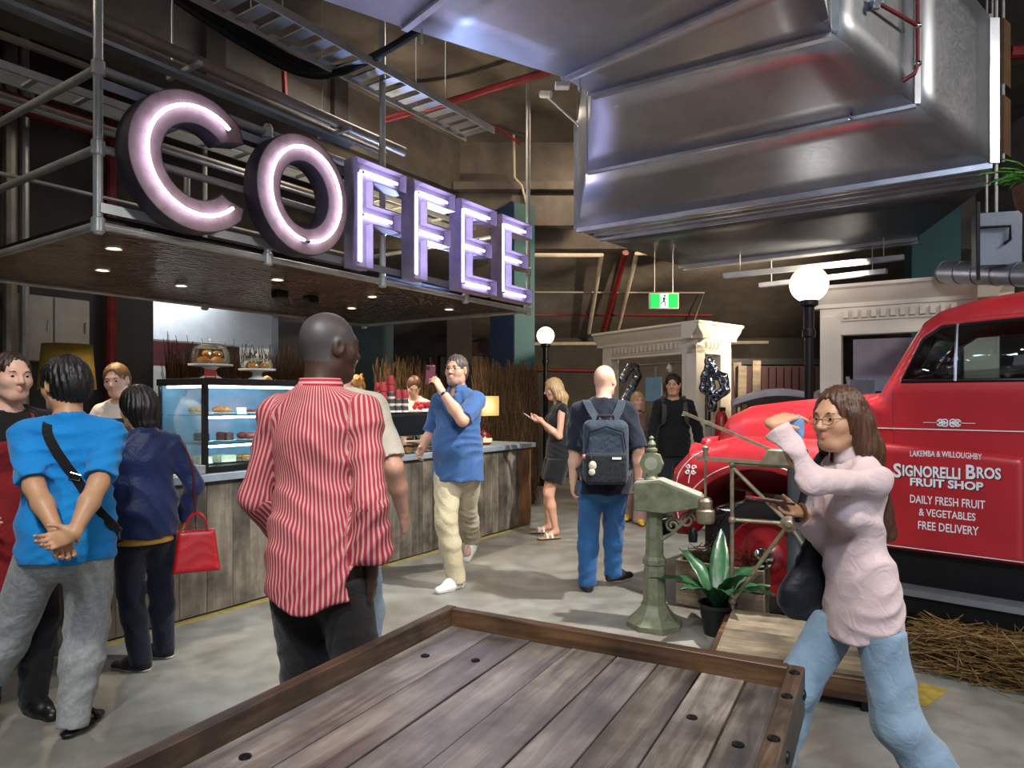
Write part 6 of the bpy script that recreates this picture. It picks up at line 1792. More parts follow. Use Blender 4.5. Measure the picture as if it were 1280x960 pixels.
# 10 woman in black
r, M = person('blonde woman in black sleeveless outfit typing on her phone', .50, 7.42, D(98)); k = 1.73/1.75
g = make_rig(1.74, M, True, .98, head=(D(-4), D(-16), 0), lean=(0, -.01),
    armR={'at': tg(M, 676, 524, 7.5), 'hint': (.5, -1, -.5), 'n': (-.3, -.2, 1), 'curl': .5, 'f': (-.2, 1, .1)}, armL={'at': tg(M, 677, 527, 7.32), 'hint': (-.5, -1, -.5), 'n': (.3, -.2, 1), 'curl': .5, 'f': (.2, 1, .1)},
    legR={'at': foot(M, 686, 667, k)}, legL={'at': foot(M, 695, 674, k)})
body(g, r, LIGHT, .010, hires=.006); hair(g, r, hairmat('hair_blonde', '#c9a878', '#8a6c44'), 'wavy', .008, 10, .012, .02)
MBK = cloth('black_linen', '#16171b', '#101115')
upper(g, r, MBK, 'top', 'none', .014, -.075, .010, .004, 101); trousers(g, r, MBK, 'shorts', .03, True, .010, .006, 102)
shoes(g, r, pm('white_leather', '#e6e4de'), pm('cork_sole', '#a8865e', '#8f7050', .7), 'sandal', .008)
phone('pale phone held by the blonde woman', M @ (Vector((g.wr['R']+g.wr['L'])/2)+Vector((0, .13, .035))), Matrix.Rotation(D(98), 4, 'Z') @ Matrix.Rotation(D(-55), 4, 'X'), '#c9c2ba')
# 11 bald man with backpack
r, M = person('bald man in navy T-shirt and blue jeans walking away', .70, 5.22, D(-4)); k = 1.76/1.75
g = make_rig(1.76, M, False, 1.12, head=(D(-30), D(-3), 0),
    armR={'at': tg(M, 797, 598, 5.22), 'hint': (.4, -1, 0), 'curl': .45}, armL={'at': tg(M, 716, 605, 5.25), 'hint': (-.4, -1, 0), 'curl': .4},
    legR={'at': foot(M, 766, 731, k), 'toe': D(-55)}, legL={'at': foot(M, 734, 738, k), 'toe': D(12)})
body(g, r, ROSY, .009, 'shaved', hires=.0055); glasses(g, r, M_BLACK)
upper(g, r, cloth('navy_cotton', '#19202f', '#121724'), 'tshirt', .95, .026, -.15, .009, .006, 111, .02)
trousers(g, r, cloth('blue_denim', '#2f679f', '#244f80', sc=3), 'jeans', .022, False, .009, .009, 112, .03)
shoes(g, r, pm('dark_trainer', '#23262c', '#16181c', .6), M_BLKPL)
# backpack
bk = thing('backpack', 'slate backpack with charms worn by the bald man', 'backpack', M @ Matrix.Translation((0, 0, 0)))
MBP = cloth('slate_canvas', '#303c4b', '#252f3c', .7); MBP2 = cloth('dark_canvas', '#1c2128', '#15191f', .7)
yb = -.20; f = Field((-.2, yb-.16, .80), (.2, yb+.1, 1.40), .007)
f.add(bxp((0, yb-.02, 1.12), (.165, .085, .235), None, .06), .01); f.warp(folds(.003, 113, 1.5))
ob('main_compartment', qmesh('main_compartment', [f.quads()], MBP), None, bk)
f = Field((-.2, yb-.18, .80), (.2, yb, 1.2), .007); f.add(bxp((0, yb-.10, 1.005), (.15, .035, .115), None, .028), .01); f.warp(folds(.002, 114, 2))
fp = ob('front_pocket', qmesh('front_pocket', [f.quads()], MBP2), None, bk)
ob('pocket_label', MB().box(.04, .105, yb-.1385, yb-.134, 1.075, 1.09), M_WHITE, fp)
ob('grab_handle', MB().tube([(-.06, yb-.02, 1.34), (-.055, yb-.05, 1.385), (.055, yb-.05, 1.385), (.06, yb-.02, 1.34)], .013, 8), MBP2, bk)
ob('zip', MB().tube([(-.14, yb-.108, 1.15), (-.12, yb-.112, 1.27), (0, yb-.114, 1.31), (.12, yb-.112, 1.27), (.14, yb-.108, 1.15)], .004, 6), M_BLACK, bk)
for sg in (-1, 1):
    band('shoulder_strap', curve([(sg*.055, yb+.0, 1.345), (sg*.10, -.155, 1.42), (sg*.125, -.095, 1.475), (sg*.135, -.01, 1.492), (sg*.14, .08, 1.45), (sg*.14, .145, 1.33), (sg*.16, .13, 1.15), (sg*.19, .0, 1.0), (sg*.15, yb+.02, .94)], 4), .06, .012, MBP, bk, (0, -.7, .7))
ch = MB(); ch.ball((-.10, yb-.145, 1.03), (.028, .012, .034)).ball((-.105, yb-.148, .985), (.024, .012, .026)); ob('charm', ch, pm('charm_cream', '#cfc8b4', '#a39a86', .5, 0, 40), bk)
ob('charm', MB().ball((-.155, yb-.08, 1.09), .018), pm('charm_pink', '#d78f95', '#c97a82', .5), bk)
ob('charm_cord', MB().tube([(-.12, yb-.11, 1.15), (-.11, yb-.14, 1.09), (-.10, yb-.145, 1.05)], .003, 5), M_BLACK, bk)
# 12 man in black jumper, 13 woman behind
r, M = person('dark-haired man in black jumper facing us near the portal', 1.88, 7.95, D(176)); k = 1.78/1.75
g = make_rig(1.79, M, False, 1.0, head=(D(-18), D(-4), 0), armR={'at': tg(M, 812, 572, 7.8), 'hint': (.8, -1, 0)}, armL={'at': (-.30, .05, .92), 'hint': (-.6, -1, 0)}, legL={'at': foot(M, 853, 655, k)}, legR={'at': foot(M, 828, 658, k)})
body(g, r, WARMS, .010, hires=.006); hair(g, r, hairmat('hair_black', '#17120f'), 'short', .007, 11, .012, .006)
upper(g, r, cloth('black_jersey', '#15161a', '#0e0f12'), 'jumper', 'roll', .024, -.1, .010, .005, 121)
trousers(g, r, cloth('dark_slate', '#23282e', '#1a1e23'), seed=122, res=.011); shoes(g, r, pm('dark_trainer', '#23262c'), pm('white_sole', '#d8d6cf'), res=.008)
lg = MB(); c0 = Vector(g.cst+v3(-.085, .150, .015)); lg.prism([(-.02, -.02), (.02, -.02), (.02, -.012), (-.02, -.012)], 0, .006, Matrix.Translation(c0)); lg.prism([(-.014, -.006), (.014, -.006), (0, .018)], 0, .006, Matrix.Translation(c0)); lg.ball(c0+Vector((0, .003, .024)), (.006, .003, .006), 8, 6)
ob('chest_logo', lg, M_WHITE, r)
for sg in (-1, 1): band('rucksack_strap', curve([Vector(g.nck+v3(sg*.10, -.09, .0)), Vector(g.nck+v3(sg*.115, .0, .042)), Vector(g.cst+v3(sg*.12, .118, .06)), Vector(g.cst+v3(sg*.135, .125, -.07)), Vector(g.cst+v3(sg*.17, .03, -.14))], 4), .05, .012, cloth('olive_strap', '#4a453c', '#37332c'), r, (0, .7, .7))
r, M = person('blonde woman in dusty pink trousers behind the bald man', 1.52, 8.3, D(170)); k = 1.58/1.75
g = make_rig(1.58, M, True, head=(D(20), 0, 0), armL={'at': tuple(M.inverted() @ Vector((1.70, 8.02, 1.16))), 'hint': (-1, -.6, -.4), 'n': (.2, .2, 1), 'f': (-.9, .35, .1)}, legR={'at': foot(M, 785, 650, k)}, legL={'at': foot(M, 800, 655, k)})
body(g, r, LIGHT, .011, hires=.007); hair(g, r, hairmat('hair_blonde', '#c9a878'), 'long', .009, 12)
upper(g, r, cloth('taupe_knit', '#7c6257', '#654e45'), 'jumper', 'long', .024, -.08, .011, .005, 131); trousers(g, r, cloth('dusty_pink_cotton', '#9d8078', '#856a63'), 'trousers', .04, False, .011, .007, 132, .05)
shoes(g, r, pm('yellow_shoe', '#c79a26', '#a87e1a', .6), M_BLKPL, res=.009)
# 14 woman in pink shirt
r, M = person('long-haired woman in pale pink shirt striding past the truck', 1.215, 2.37, D(95)); k = 1.53/1.75
R3i = M.inverted().to_3x3()
g = make_rig(1.53, M, True, .82, head=(D(20), D(-5), 0), lean=(0, .05), twist=D(6),
    armL={'at': tg(M, 978, 548, 2.22), 'el': tg(M, 955, 602, 2.10), 'hint': tuple(R3i @ Vector((-1, -.55, -.2))), 'f': tuple(R3i @ Vector((.9, .25, .30))), 'n': tuple(R3i @ Vector((.1, .3, -1))), 'curl': .3},
    armR={'at': tg(M, 1002, 640, 2.38), 'hint': tuple(R3i @ Vector((.5, .4, -1))), 'f': tuple(R3i @ Vector((-1, -.1, .12))), 'n': tuple(R3i @ Vector((0, -.35, 1))), 'curl': .22, 'thumb': .35},
    legR={'at': tuple(M.inverted() @ Vector((.92, 2.52, .085))), 'toe': 0, 'hint': (0, 1, 0)}, legL={'at': tuple(M.inverted() @ Vector((1.50, 2.26, .13))), 'toe': 0, 'pitch': D(-28), 'hint': (0, 1, 0)})
body(g, r, WARMS, .008, hires=.004); glasses(g, r, pm('gold_wire', '#b89a6a', '#97784a', .3, .8))
hair(g, r, hairmat('hair_long_chestnut', '#5d3b25', '#3a2216'), 'long', .006, 13, .008, .030)
upper(g, r, cloth('pale_pink_cotton', '#d9c2c0', '#c6adab'), 'shirt', 'long', .022, -.15, .006, .007, 141, .015, .004, collar=True, cuff=.006, hemwave=-.02, wf=.80)
trousers(g, r, cloth('pale_denim', '#8fa6b8', '#758c9f', sc=4), 'jeans', .016, False, .007, .008, 142, .05, knee=.01, top=-.09)
shoes(g, r, M_WHITE, M_WHITE)
w_ = Vector(g.wr['R']); ob('bracelet', MB().tube([w_+Vector((.028*math.cos(a), .0, .028*math.sin(a))) for a in [i*PI/8 for i in range(16)]], .006, 6, True), pm('gold_beads', '#a8844a', '#7f6030', .35, .6), r)
hf = Vector(g.hand['R'][0]); hn = Vector(g.hand['R'][1])
phone('dark phone lying in the striding woman\'s open palm', M @ (w_+hf*.125+hn*.030), Matrix.Rotation(D(96), 4, 'Z') @ Matrix.Rotation(D(-82), 4, 'X'), '#3a1a20')
wl_ = Vector(g.wr['L']); fl_ = Vector(g.hand['L'][0])
cl = thing('blue_cloth', 'pale blue folded cloth held in the striding woman\'s raised hand', 'cloth', M)
f = Field(np.array(wl_)-.18, np.array(wl_)+.18, .006)
pA = np.array(wl_+fl_*.085)+np.array(R3i @ Vector((.0, -.02, -.025))); dn = np.array(R3i @ Vector((.03, -.02, -1)))
f.add(rc(pA, pA+dn*.12, .028, .020, np.array(R3i @ Vector((.2, 1, 0))), .35), .01); f.warp(folds(.003, 143, 2))
ob('folded_cloth', qmesh('folded_cloth', [f.quads()], cloth('sky_blue_cotton', '#7fa6cf', '#6488b2')), None, cl)
bp = at(1012, 706, 2.52)
bg = thing('shoulder_bag', 'slouchy black shoulder bag hanging at the striding woman\'s hip', 'bag', frame(bp.x, bp.y, bp.z, D(8)))
f = Field((-.16, -.09, -.24), (.16, .09, .2), .007)
f.add(rc((.02, 0, .10), (-.01, 0, -.10), .035, .095, (0, 1, 0), .5), .02); f.add(rc((-.05, 0, -.12), (.05, 0, -.13), .07, .06, (0, 1, 0), .6), .04); f.warp(folds(.006, 144, 1.6))
MSB = cloth('black_nylon', '#14151c', '#0d0e13', .5); ob('bag_body', qmesh('bag_body', [f.quads()], MSB), None, bg)
sp0 = frame(bp.x, bp.y, bp.z, D(8)).inverted() @ M
ob('strap', MB().tube(curve([Vector((.02, 0, .13)), sp0 @ Vector(g.cst+v3(.05, .165, -.05)), sp0 @ Vector(g.nck+v3(.075, .075, .0)), sp0 @ Vector(g.nck+v3(.09, .0, .045)), sp0 @ Vector(g.nck+v3(.10, -.07, .0))]), .014, 8), MSB, bg)
# ================================================================== things on and behind the counter
def kthing(name, label, cat, x, y, z, rz=0, group=None): return thing(name, label, cat, KM @ Matrix.Translation((x, y, z)) @ Matrix.Rotation(rz, 4, 'Z'), group)
WT = .985
M_CERAM = pm('white_ceramic', '#ecebe6', '#dedcd5', .25); M_BUN = pm('golden_bun', '#c98a3e', '#9a5c20', .6, 0, 25, bmp=.2); M_RUST = pm('red_bake', '#a33b2b', '#7c2a20', .6, 0, 25); M_CHOC = pm('dark_cake', '#4a2a1c', '#331a10', .6, 0, 20); M_CREAMC = pm('cream_cake', '#e3d6b4', '#cdbb92', .6); M_PINKC = pm('pink_icing', '#c8526a', '#a83c54', .5)
def bun(mb, c, r, sq=.65): return mb.ball(c, (r, r*.92, r*sq), 12, 8)
def cake_stand(label, x, y, R0, H0, dome, buns, bm):
    t = kthing('cake_stand', label, 'cake stand', x, y, CTP)
    ob('pedestal', MB().lathe([(R0*.52, 0), (R0*.5, .012), (R0*.28, .03), (R0*.24, H0*.7), (R0*.4, H0-.012), (R0*.42, H0-.010)], 24), M_CERAM, t)
    ob('plate', MB().lathe([(R0*.4, H0-.012), (R0, H0-.006), (R0*1.02, H0+.008), (R0*.97, H0+.006), (.001, H0)], 32), M_CERAM, t)
    d = ob('dome', MB().lathe([(R0*.9, H0+.007), (R0*.9, H0+dome*.45), (R0*.78, H0+dome*.78), (R0*.45, H0+dome*.97), (.001, H0+dome)], 28, None, False), M_GLASS, t)
    ob('dome_knob', MB().lathe([(.006, H0+dome), (.006, H0+dome+.012), (.015, H0+dome+.02), (.012, H0+dome+.034), (.001, H0+dome+.038)], 12), M_CERAM, d)
    for i, (bx_, by, bz) in enumerate(buns):
        where = ('leftmost', 'foremost', 'rightmost', 'rear', 'upper left', 'upper right')[i] if dome > .12 else ('left', 'right', 'rear')[i]
        b = ob('pastry', bun(MB(), (0, 0, 0), .042), bm, None, KM @ Matrix.Translation((x+bx_, y+by, CTP+H0+.034+bz)))
        tag(b, (where+(' golden scone under the taller glass dome' if dome > .12 else ' golden scone under the lower glass dome')), 'pastry', 'scones under the glass domes')
cake_stand('tall white cake stand with glass dome on the display case', -3.98, .27, .155, .105, .165, [(-.075, -.02, 0), (.0, -.075, 0), (.075, .0, 0), (0, .07, 0), (-.035, -.02, .05), (.04, -.02, .05)], M_BUN)
cake_stand('low white cake stand with small dome on the display case', -3.58, .27, .14, .085, .095, [(-.05, -.02, 0), (.05, -.03, 0), (.0, .05, 0)], M_BUN)
pb = kthing('price_card', 'red price card standing below the tall cake stand', 'sign', -4.12, .12, CTP, 0)
ob('card', MB().box(0, .09, 0, .004, 0, .065), pm('red_card', '#b0392c', '#8e2a20', .6), pb); ob('print_line', MB().box(.008, .08, -.001, 0, .012, .018), M_CREAMC, pb); ob('foot', MB().box(.02, .07, 0, .03, 0, .004), M_WHITE, pb)
ORD = ('first', 'second', 'third', 'fourth', 'fifth', 'sixth', 'seventh', 'eighth', 'ninth')
# pastries on the shelves
kinds = []
def pastry_mesh(kind):
    mb = MB()
    if kind == 'tart': mb.lathe([(.030, 0), (.042, .022), (.038, .022), (.034, .016), (.001, .02)], 16)
    elif kind == 'cake': mb.lathe([(.055, 0), (.055, .055), (.045, .064), (.001, .066)], 20)
    elif kind == 'slice': mb.prism([(-.05, 0), (.05, 0), (.05, .05), (-.05, .05)], -.022, .022)
    elif kind == 'croissant': mb.tube([(.055*math.cos(a), .045*math.sin(a), .02+.006*math.sin(a)) for a in [PI*i/12 for i in range(13)]], [.006+.018*math.sin(PI*i/12) for i in range(13)], 8)
    elif kind == 'bun': mb.ball((0, 0, .026), (.042, .04, .028), 12, 8)
    elif kind == 'eclair': mb.tube([(-.055, 0, .018), (-.04, 0, .02), (.04, 0, .02), (.055, 0, .018)], [.008, .02, .02, .008], 10)
    m = mb.mesh(kind); smooth(m, 40); return m
rowdef = [(SHZ[2], 'croissant', M_BUN, 'golden croissant on the top case shelf'), (SHZ[2], 'tart', M_RUST, 'small red tart on the top case shelf'), (SHZ[1], 'cake', M_CHOC, 'round chocolate cake on the middle case shelf'), (SHZ[1], 'bun', M_RUST, 'red glazed bun on the middle case shelf'), (SHZ[0], 'slice', M_CREAMC, 'pale cream slice on the case floor'), (SHZ[0], 'eclair', M_BUN, 'golden eclair on the case floor')]
random.seed(3)
for z in SHZ:
    sel = [q for q in rowdef if q[0] == z]; x = CX0+.12; i = 0
    while x < CX1-.10:
        kind, mt, lab = sel[(i//2) % 2][1:]
        pl_ = ob('plate', MB().lathe([(.05, 0), (.085, .008), (.087, .012), (.001, .006)], 24), M_CERAM, None, KM @ Matrix.Translation((x, .20, z)))
        lv = {SHZ[0]: 'case floor', SHZ[1]: 'middle case shelf', SHZ[2]: 'top case shelf'}[z]
        tag(pl_, 'white pastry plate on the %s, %s from the black corner post' % (lv, ORD[i]), 'plate', 'plates on the %s' % lv)
        for yy in (.15, .25):
            m = pastry_mesh(kind); m.materials.append(mt)
            o = ob(kind if kind != 'slice' else 'cake_slice', m, None, None, KM @ Matrix.Translation((x+random.uniform(-.012, .012), yy, z+.010)) @ Matrix.Rotation(random.uniform(-.6, .6), 4, 'Z'))
            if kind in ('cake',): o.scale = (.62, .62, .9)
            tag(o, lab+', %s of %s plate from post' % ('front' if yy < .2 else 'rear', ORD[i]), 'pastry', lab.split(' ', 1)[1])
        x += .185; i += 1
for x, z in ((-3.55, SHZ[1]), (-3.85, SHZ[2])):
    o = ob('price_ticket', MB().box(-.04, .04, 0, .003, 0, .05), M_WHITE, None, KM @ Matrix.Translation((x, .075, z)) @ Matrix.Rotation(-.15, 4, 'X'))
    tag(o, 'blank white price ticket on the %s case shelf' % ('middle' if z == SHZ[1] else 'top'), 'ticket')
ob_ = ob('stone_block', MB().box(-4.30, -4.225, -.06, .06, WT, WT+.065), pm('grey_granite', '#8b8f94', '#5f6368', .5, 0, 120), None, KM, bevel=.004); tag(ob_, 'small grey granite block at the case corner', 'block')
# till
tp = kthing('till_screen', 'black till screen on a stand facing the cashier', 'till', -4.62, .14, WT, D(8))
ob('base', MB().box(-.10, .10, -.07, .07, 0, .02), M_BLKPL, tp, bevel=.006); ob('stand', MB().box(-.025, .025, -.02, .02, .02, .22), M_BLKPL, tp)
ob('screen_back', MB().box(-.17, .17, -.02, .015, .17, .40), pm('till_back', '#161a2c', '#10131f', .35), tp, Matrix.Rotation(D(-10), 4, 'X'), bevel=.01)
ob('customer_display', MB().box(-.30, -.185, -.03, -.01, .17, .30), M_BLKPL, tp, bevel=.006)
o = kthing('card_reader', 'small card reader on the worktop before the till', 'card reader', -4.40, .08, WT, .2); ob('body', MB().prism([(-.04, 0), (.04, 0), (.04, .02), (-.04, .05)], -.06, .06), M_WHITE, o, bevel=.005); ob('keypad', MB().box(-.02, .03, -.05, .05, .035, .045), M_BLKPL, o)
# espresso machine with cups on top
em = kthing('espresso_machine', 'long low black espresso machine on the counter', 'coffee machine', -1.72, .38, WT)
ob('body', MB().box(-.66, .66, -.22, .22, .16, .385), pm('machine_black', '#1a2026', '#12171c', .3, .2), em, bevel=.03)
ob('cup_rail', MB().box(-.64, .64, -.2, .2, .385, .395), M_CHROME, em)
ob('drip_tray', MB().box(-.48, .48, -.2, .12, .04, .07), M_CHROME, em)
for x in (-.58, .58):
    for y in (-.17, .17): ob('leg', MB().lathe([(.02, 0), (.016, .16)], 10), M_CHROME, em, Matrix.Translation((x, y, 0)))
for x in (-.28, .28):
    gh = ob('group_head', MB().lathe([(.035, .09), (.045, .12), (.045, .17)], 16), M_CHROME, em, Matrix.Translation((x, .12, 0))); ob('portafilter_handle', MB().tube([(0, 0, .10), (.0, .14, .09)], .014, 8), M_BLACK, gh)
M_CUPR = pm('red_paper_cup', '#a8323a', '#8a242c', .55); M_CUPW = pm('white_paper_cup', '#dedbd6', '#c4c0ba', .55); M_CUPB = pm('brown_sleeve', '#4a3a34', '#33261f', .7)
def cup_mesh(): 
    m = MB().lathe([(.043, 0), (.045, .004), (.030, .088), (.001, .088)], 16).mesh('paper_cup'); smooth(m, 40); return m
cr_, cw_ = cup_mesh(), cup_mesh(); cr_.materials.append(M_CUPR); cw_.materials.append(M_CUPW)
slv = MB().lathe([(.0445, .018), (.0365, .06)], 16, None, False).mesh('sleeve'); slv.materials.append(M_CUPB); smooth(slv)
cups = [(-.44, -.10, 'rr'), (-.34, -.12, 'wwrr'), (-.235, -.12, 'wwwrr'), (-.14, -.12, 'wwr'), (-.04, -.12, 'wwr'), (-.29, -.01, 'wwwr'), (-.18, -.01, 'wwrr'), (-.08, 0, 'wr')]
lab2 = {'w': 'white sleeved paper cup', 'r': 'red paper cup'}
front_ = sorted(c[0] for c in cups if c[1] < -.05); rear_ = sorted(c[0] for c in cups if c[1] >= -.05)
for x, y, stack in cups:
    row = front_ if y < -.05 else rear_
    for i, c_ in enumerate(stack):
        o = ob('paper_cup', cr_ if c_ == 'r' else cw_, None, None, KM @ Matrix.Translation((-1.85+x, .38+y, WT+.395+i*.068)))
        tag(o, '%s, %s from the bottom of the %s stack in the %s row' % (lab2[c_], ORD[i], ORD[row.index(x)], 'front' if row is front_ else 'rear'), 'cup', 'red paper cups' if c_ == 'r' else 'white paper cups')
        if c_ == 'w': ob('sleeve', slv, None, o)
tr_ = kthing('berry_tray', 'low tray piled with red berries on the espresso machine', 'tray', -1.40, .36, WT+.395)
ob('tray', MB().box(-.26, .26, -.14, .14, 0, .015), M_CERAM, tr_, bevel=.004); ob('tray_lip', MB().box(-.26, .26, -.14, -.13, .015, .03), M_CERAM, tr_)
M_BERRY = pm('red_berry', '#c0202c', '#8d121c', .35, 0, 40, bmp=.2); bm_ = MB().ball((0, 0, 0), (.024, .024, .028), 10, 8).mesh('strawberry'); bm_.materials.append(M_BERRY); smooth(bm_, 180)
for i in range(44):
    L_ = i//26; o = ob('strawberry', bm_, None, None, KM @ Matrix.Translation((-1.40+random.uniform(-.22, .22), .36+random.uniform(-.10, .10), WT+.44+L_*.032)) @ Matrix.Rotation(random.uniform(-1, 1), 4, 'X'))
    tag(o, 'glossy red strawberry heaped on the tray over the espresso machine', 'strawberry', 'strawberries on the tray')
fd = kthing('tray_rack', 'metal trays with wrapped food under the espresso machine front', 'food tray', -1.75, .03, WT)
for i in range(4):
    ob('wrapped_roll', MB().tube([(-.42+i*.24, -.03, .03), (-.36+i*.24, .0, .035), (-.28+i*.24, .02, .03)], [.02, .035, .02], 10), pm('foil_wrap', '#a8824a', '#5c4426', .35, .5, 40), fd)
ob('tray', MB().box(-.48, .48, -.06, .06, 0, .012), M_CHROME, fd)
# table lamp with jar base
tl = kthing('table_lamp', 'table lamp with pale square shade on the counter end', 'lamp', -.62, .22, WT)
ob('base', MB().lathe([(.085, 0), (.10, .02), (.105, .06), (.09, .11), (.05, .15), (.03, .17), (.03, .2)], 20), pm('red_jar_glaze', '#7c1f22', '#3c1210', .25, 0, 8), tl)
ob('label_band', MB().lathe([(.107, .03), (.108, .07), (.104, .08)], 20, None, False), M_CREAMC, tl); ob('neck', MB().lathe([(.012, .2), (.012, .36)], 8), M_CHROME, tl)
ob('shade', MB().box(-.165, .165, -.11, .11, .335, .56), emit('lamp_shade', '#f2c67e', .45), tl)
l = bpy.data.lights.new('table_lamp_bulb', 'POINT'); l.energy = 4; l.color = WARM; l.shadow_soft_size = .1; lo_ = bpy.data.objects.new('table_lamp_bulb', l); COL.objects.link(lo_); lo_.location = KM @ Vector((-.62, .05, WT+.45))
jr = kthing('glass_jar', 'small amber jar beside the table lamp', 'jar', -.80, .14, WT); ob('jar', MB().lathe([(.04, 0), (.045, .02), (.045, .09), (.03, .11), (.03, .12)], 16), pm('amber_jar', '#a8834a', '#7c5a2a', .2), jr); ob('lid', MB().lathe([(.034, .12), (.034, .14), (.001, .142)], 16), M_BLKPL, jr)
# back of the kiosk
ls = kthing('gold_lampshade_light', 'mustard drum lampshade behind the two women', 'lamp', -3.93, 2.7, 0)
ob('stand', MB().lathe([(.16, 0), (.16, .03), (.02, .05), (.02, 1.7)], 16), M_BLACK, ls); ob('shade', MB().lathe([(.24, 1.60), (.205, 2.03)], 28, None, False), pm('mustard_fabric', '#a58a2e', '#8a7020', .7), ls, solid=.004)
cb = kthing('wall_cabinet', 'white wall cabinet high on the charcoal kiosk wall', 'cabinet', -3.78, 3.38, 1.90)
ob('body', MB().box(-.35, .35, 0, .22, 0, .66), pm('cabinet_white', '#b9b8b2', '#a3a29c', .6), cb, bevel=.004)
for x in (-.17, .18):
    d_ = ob('door', MB().box(x-.165, x+.165, -.02, 0, .01, .65), pm('cabinet_white', '#b9b8b2'), cb, bevel=.003); ob('handle', MB().tube([(x+.12, -.03, .3), (x+.12, -.03, .42)], .006, 6), M_CHROME, d_)
bc = kthing('back_bench', 'dark back bench along the charcoal kiosk wall', 'bench', -2.9, 3.2, 0)
ob('body', MB().box(-1.0, .15, -.25, .22, 0, .9), M_BLACK, bc); ob('top', MB().box(-1.03, .15, -.3, .24, .9, .94), M_STONE, bc)
for i in range(5):
    o = kthing('coffee_tin', 'dark coffee tin on the back bench, %s from the left' % ORD[i], 'tin', -3.8+i*.22, 3.15, .94, 0, 'coffee tins on the back bench'); ob('tin', MB().lathe([(.06, 0), (.06, .16), (.055, .165)], 16), M_BLKPL, o); ob('lid', MB().lathe([(.063, .165), (.063, .19), (.001, .192)], 16), M_STRIP, o)
# chair back left of the cups
cs = kthing('cane_chair', 'pale cane chair back beside the display case', 'chair', -2.75, 1.0, 0, .4)
for sx in (-.2, .2):
    for sy in (-.2, .2): ob('leg', MB().tube([(sx, sy, 0), (sx*.92, sy*.92, .78)], .016, 8), pm('cane', '#c9a06a', '#a37c48', .5), cs)
ob('seat', MB().lathe([(.22, .78), (.23, .80), (.22, .82)], 24), pm('cane', '#c9a06a'), cs)
ob('backrest', MB().tube([(.2*math.cos(a), .19, 1.22+.50*math.sin(a)) for a in [PI*i/14 for i in range(15)]], .018, 8), pm('cane', '#c9a06a'), cs)
for x in (-.19, .19): ob('back_post', MB().tube([(x, .19, .79), (x, .19, 1.24)], .016, 8), pm('cane', '#c9a06a'), cs)
# ================================================================== background on the right
rd = thing('roller_shutter', 'brown ribbed roller shutter behind the phone-holding man', 'shutter', frame(-.75, 13.05, 0))
for i in range(13): ob('slat', MB().box(-.62+i*.105, -.53+i*.105, 0, .05, .0, 2.35), pm('tan_slat', '#7a684e', '#55472f', .6), rd)
ob('head_box', MB().box(-.75, .85, -.05, .1, 2.35, 2.6), pm('dark_red_frame', '#3c1218', '#2a0c10', .6), rd)
for x in (-.72, .80): ob('jamb', MB().box(x-.06, x+.06, -.05, .08, 0, 2.35), pm('dark_red_frame', '#3c1218'), rd)
rs = thing('red_container', 'dark red ribbed container wall behind the portal', 'container', frame(3.55, 11.6, 0))
for i in range(16): ob('rib', MB().box(-.1+i*.13, -.03+i*.13, -.03, .02, .1, 2.05), pm('dark_red_steel', '#4a171c', '#321014', .5), rs)
ob('panel', MB().box(-.15, 2.1, .02, .06, .05, 2.1), pm('dark_red_steel', '#4a171c'), rs); ob('rail', MB().box(-.18, 2.13, -.05, .07, 2.1, 2.2), M_BLACK, rs); ob('rail', MB().box(-.18, 2.13, -.05, .07, 0, .08), M_BLACK, rs)
lp_ = thing('leaning_boards', 'pale timber boards leaning beside the cream portal', 'boards', frame(3.25, 9.75, 0))
for i, (x, h, a) in enumerate(((0, 2.0, .04), (.12, 2.05, -.05), (.26, 2.08, .03))): ob('board', MB().box(-.06, .06, -.015, .015, 0, h), M_PLAT, lp_, Matrix.Translation((x, .05*i, 0)) @ Matrix.Rotation(a, 4, 'Y') @ Matrix.Rotation(-.06, 4, 'X'))
st_ = thing('market_stall', 'low stall under a white tarpaulin behind the truck bonnet', 'stall', frame(3.55, 8.6, 0, -.3))
for sx in (-.6, .6):
    for sy in (-.35, .35): ob('leg', MB().box(sx-.03, sx+.03, sy-.03, sy+.03, 0, 1.45), M_CRATE, st_)
ob('bench_top', MB().box(-.65, .65, -.4, .4, 1.0, 1.05), M_CRATE, st_)
ob('tarpaulin', MB().sheet(lambda u, v: Vector((-.75+1.5*u, -.45+.9*v, 1.50+.10*math.sin(u*5)*math.sin(v*4+1)+.12*u-.3*max(0, abs(v-.5)-.38)*2)), 20, 12), pm('pale_tarp', '#b9b6c0', '#9d9aa6', .6), st_, solid=.006)
# coffee cart inside the left portal
cc = thing('coffee_cart', 'steel cart with shelf and blue cloth inside the left portal', 'cart', frame(2.25, 9.75, 0, -1.0))
for sx in (-.5, .5):
    for sy in (-.22, .22): ob('post', MB().tube([(sx, sy, 0), (sx, sy, 2.0)], .015, 8), M_TUBE, cc)
for z in (.4, .9, 1.45): ob('shelf', MB().box(-.52, .52, -.24, .24, z, z+.02), M_STRIP, cc)
ob('top_rail', MB().tube([(-.7, 0, 2.02), (.7, 0, 2.02)], .018, 8), M_STRIP, cc); ob('spotlight', MB().lathe([(.03, 1.9), (.05, 1.95), (.02, 2.02)], 12), M_WHITE, cc)
ob('blue_cloth', MB().box(-.22, .10, -.26, -.245, 1.48, 1.82), cloth('pale_blue_towel', '#7f9fb5', '#688ba3'), cc, bevel=.005)
ob('urn', MB().lathe([(.12, .92), (.14, .95), (.14, 1.3), (.08, 1.38), (.02, 1.42)], 20), M_CHROME, cc, Matrix.Translation((.3, 0, 0))); ob('lower_box', MB().box(-.4, .1, -.18, .18, .92, 1.25), M_BLACK, cc, bevel=.01)
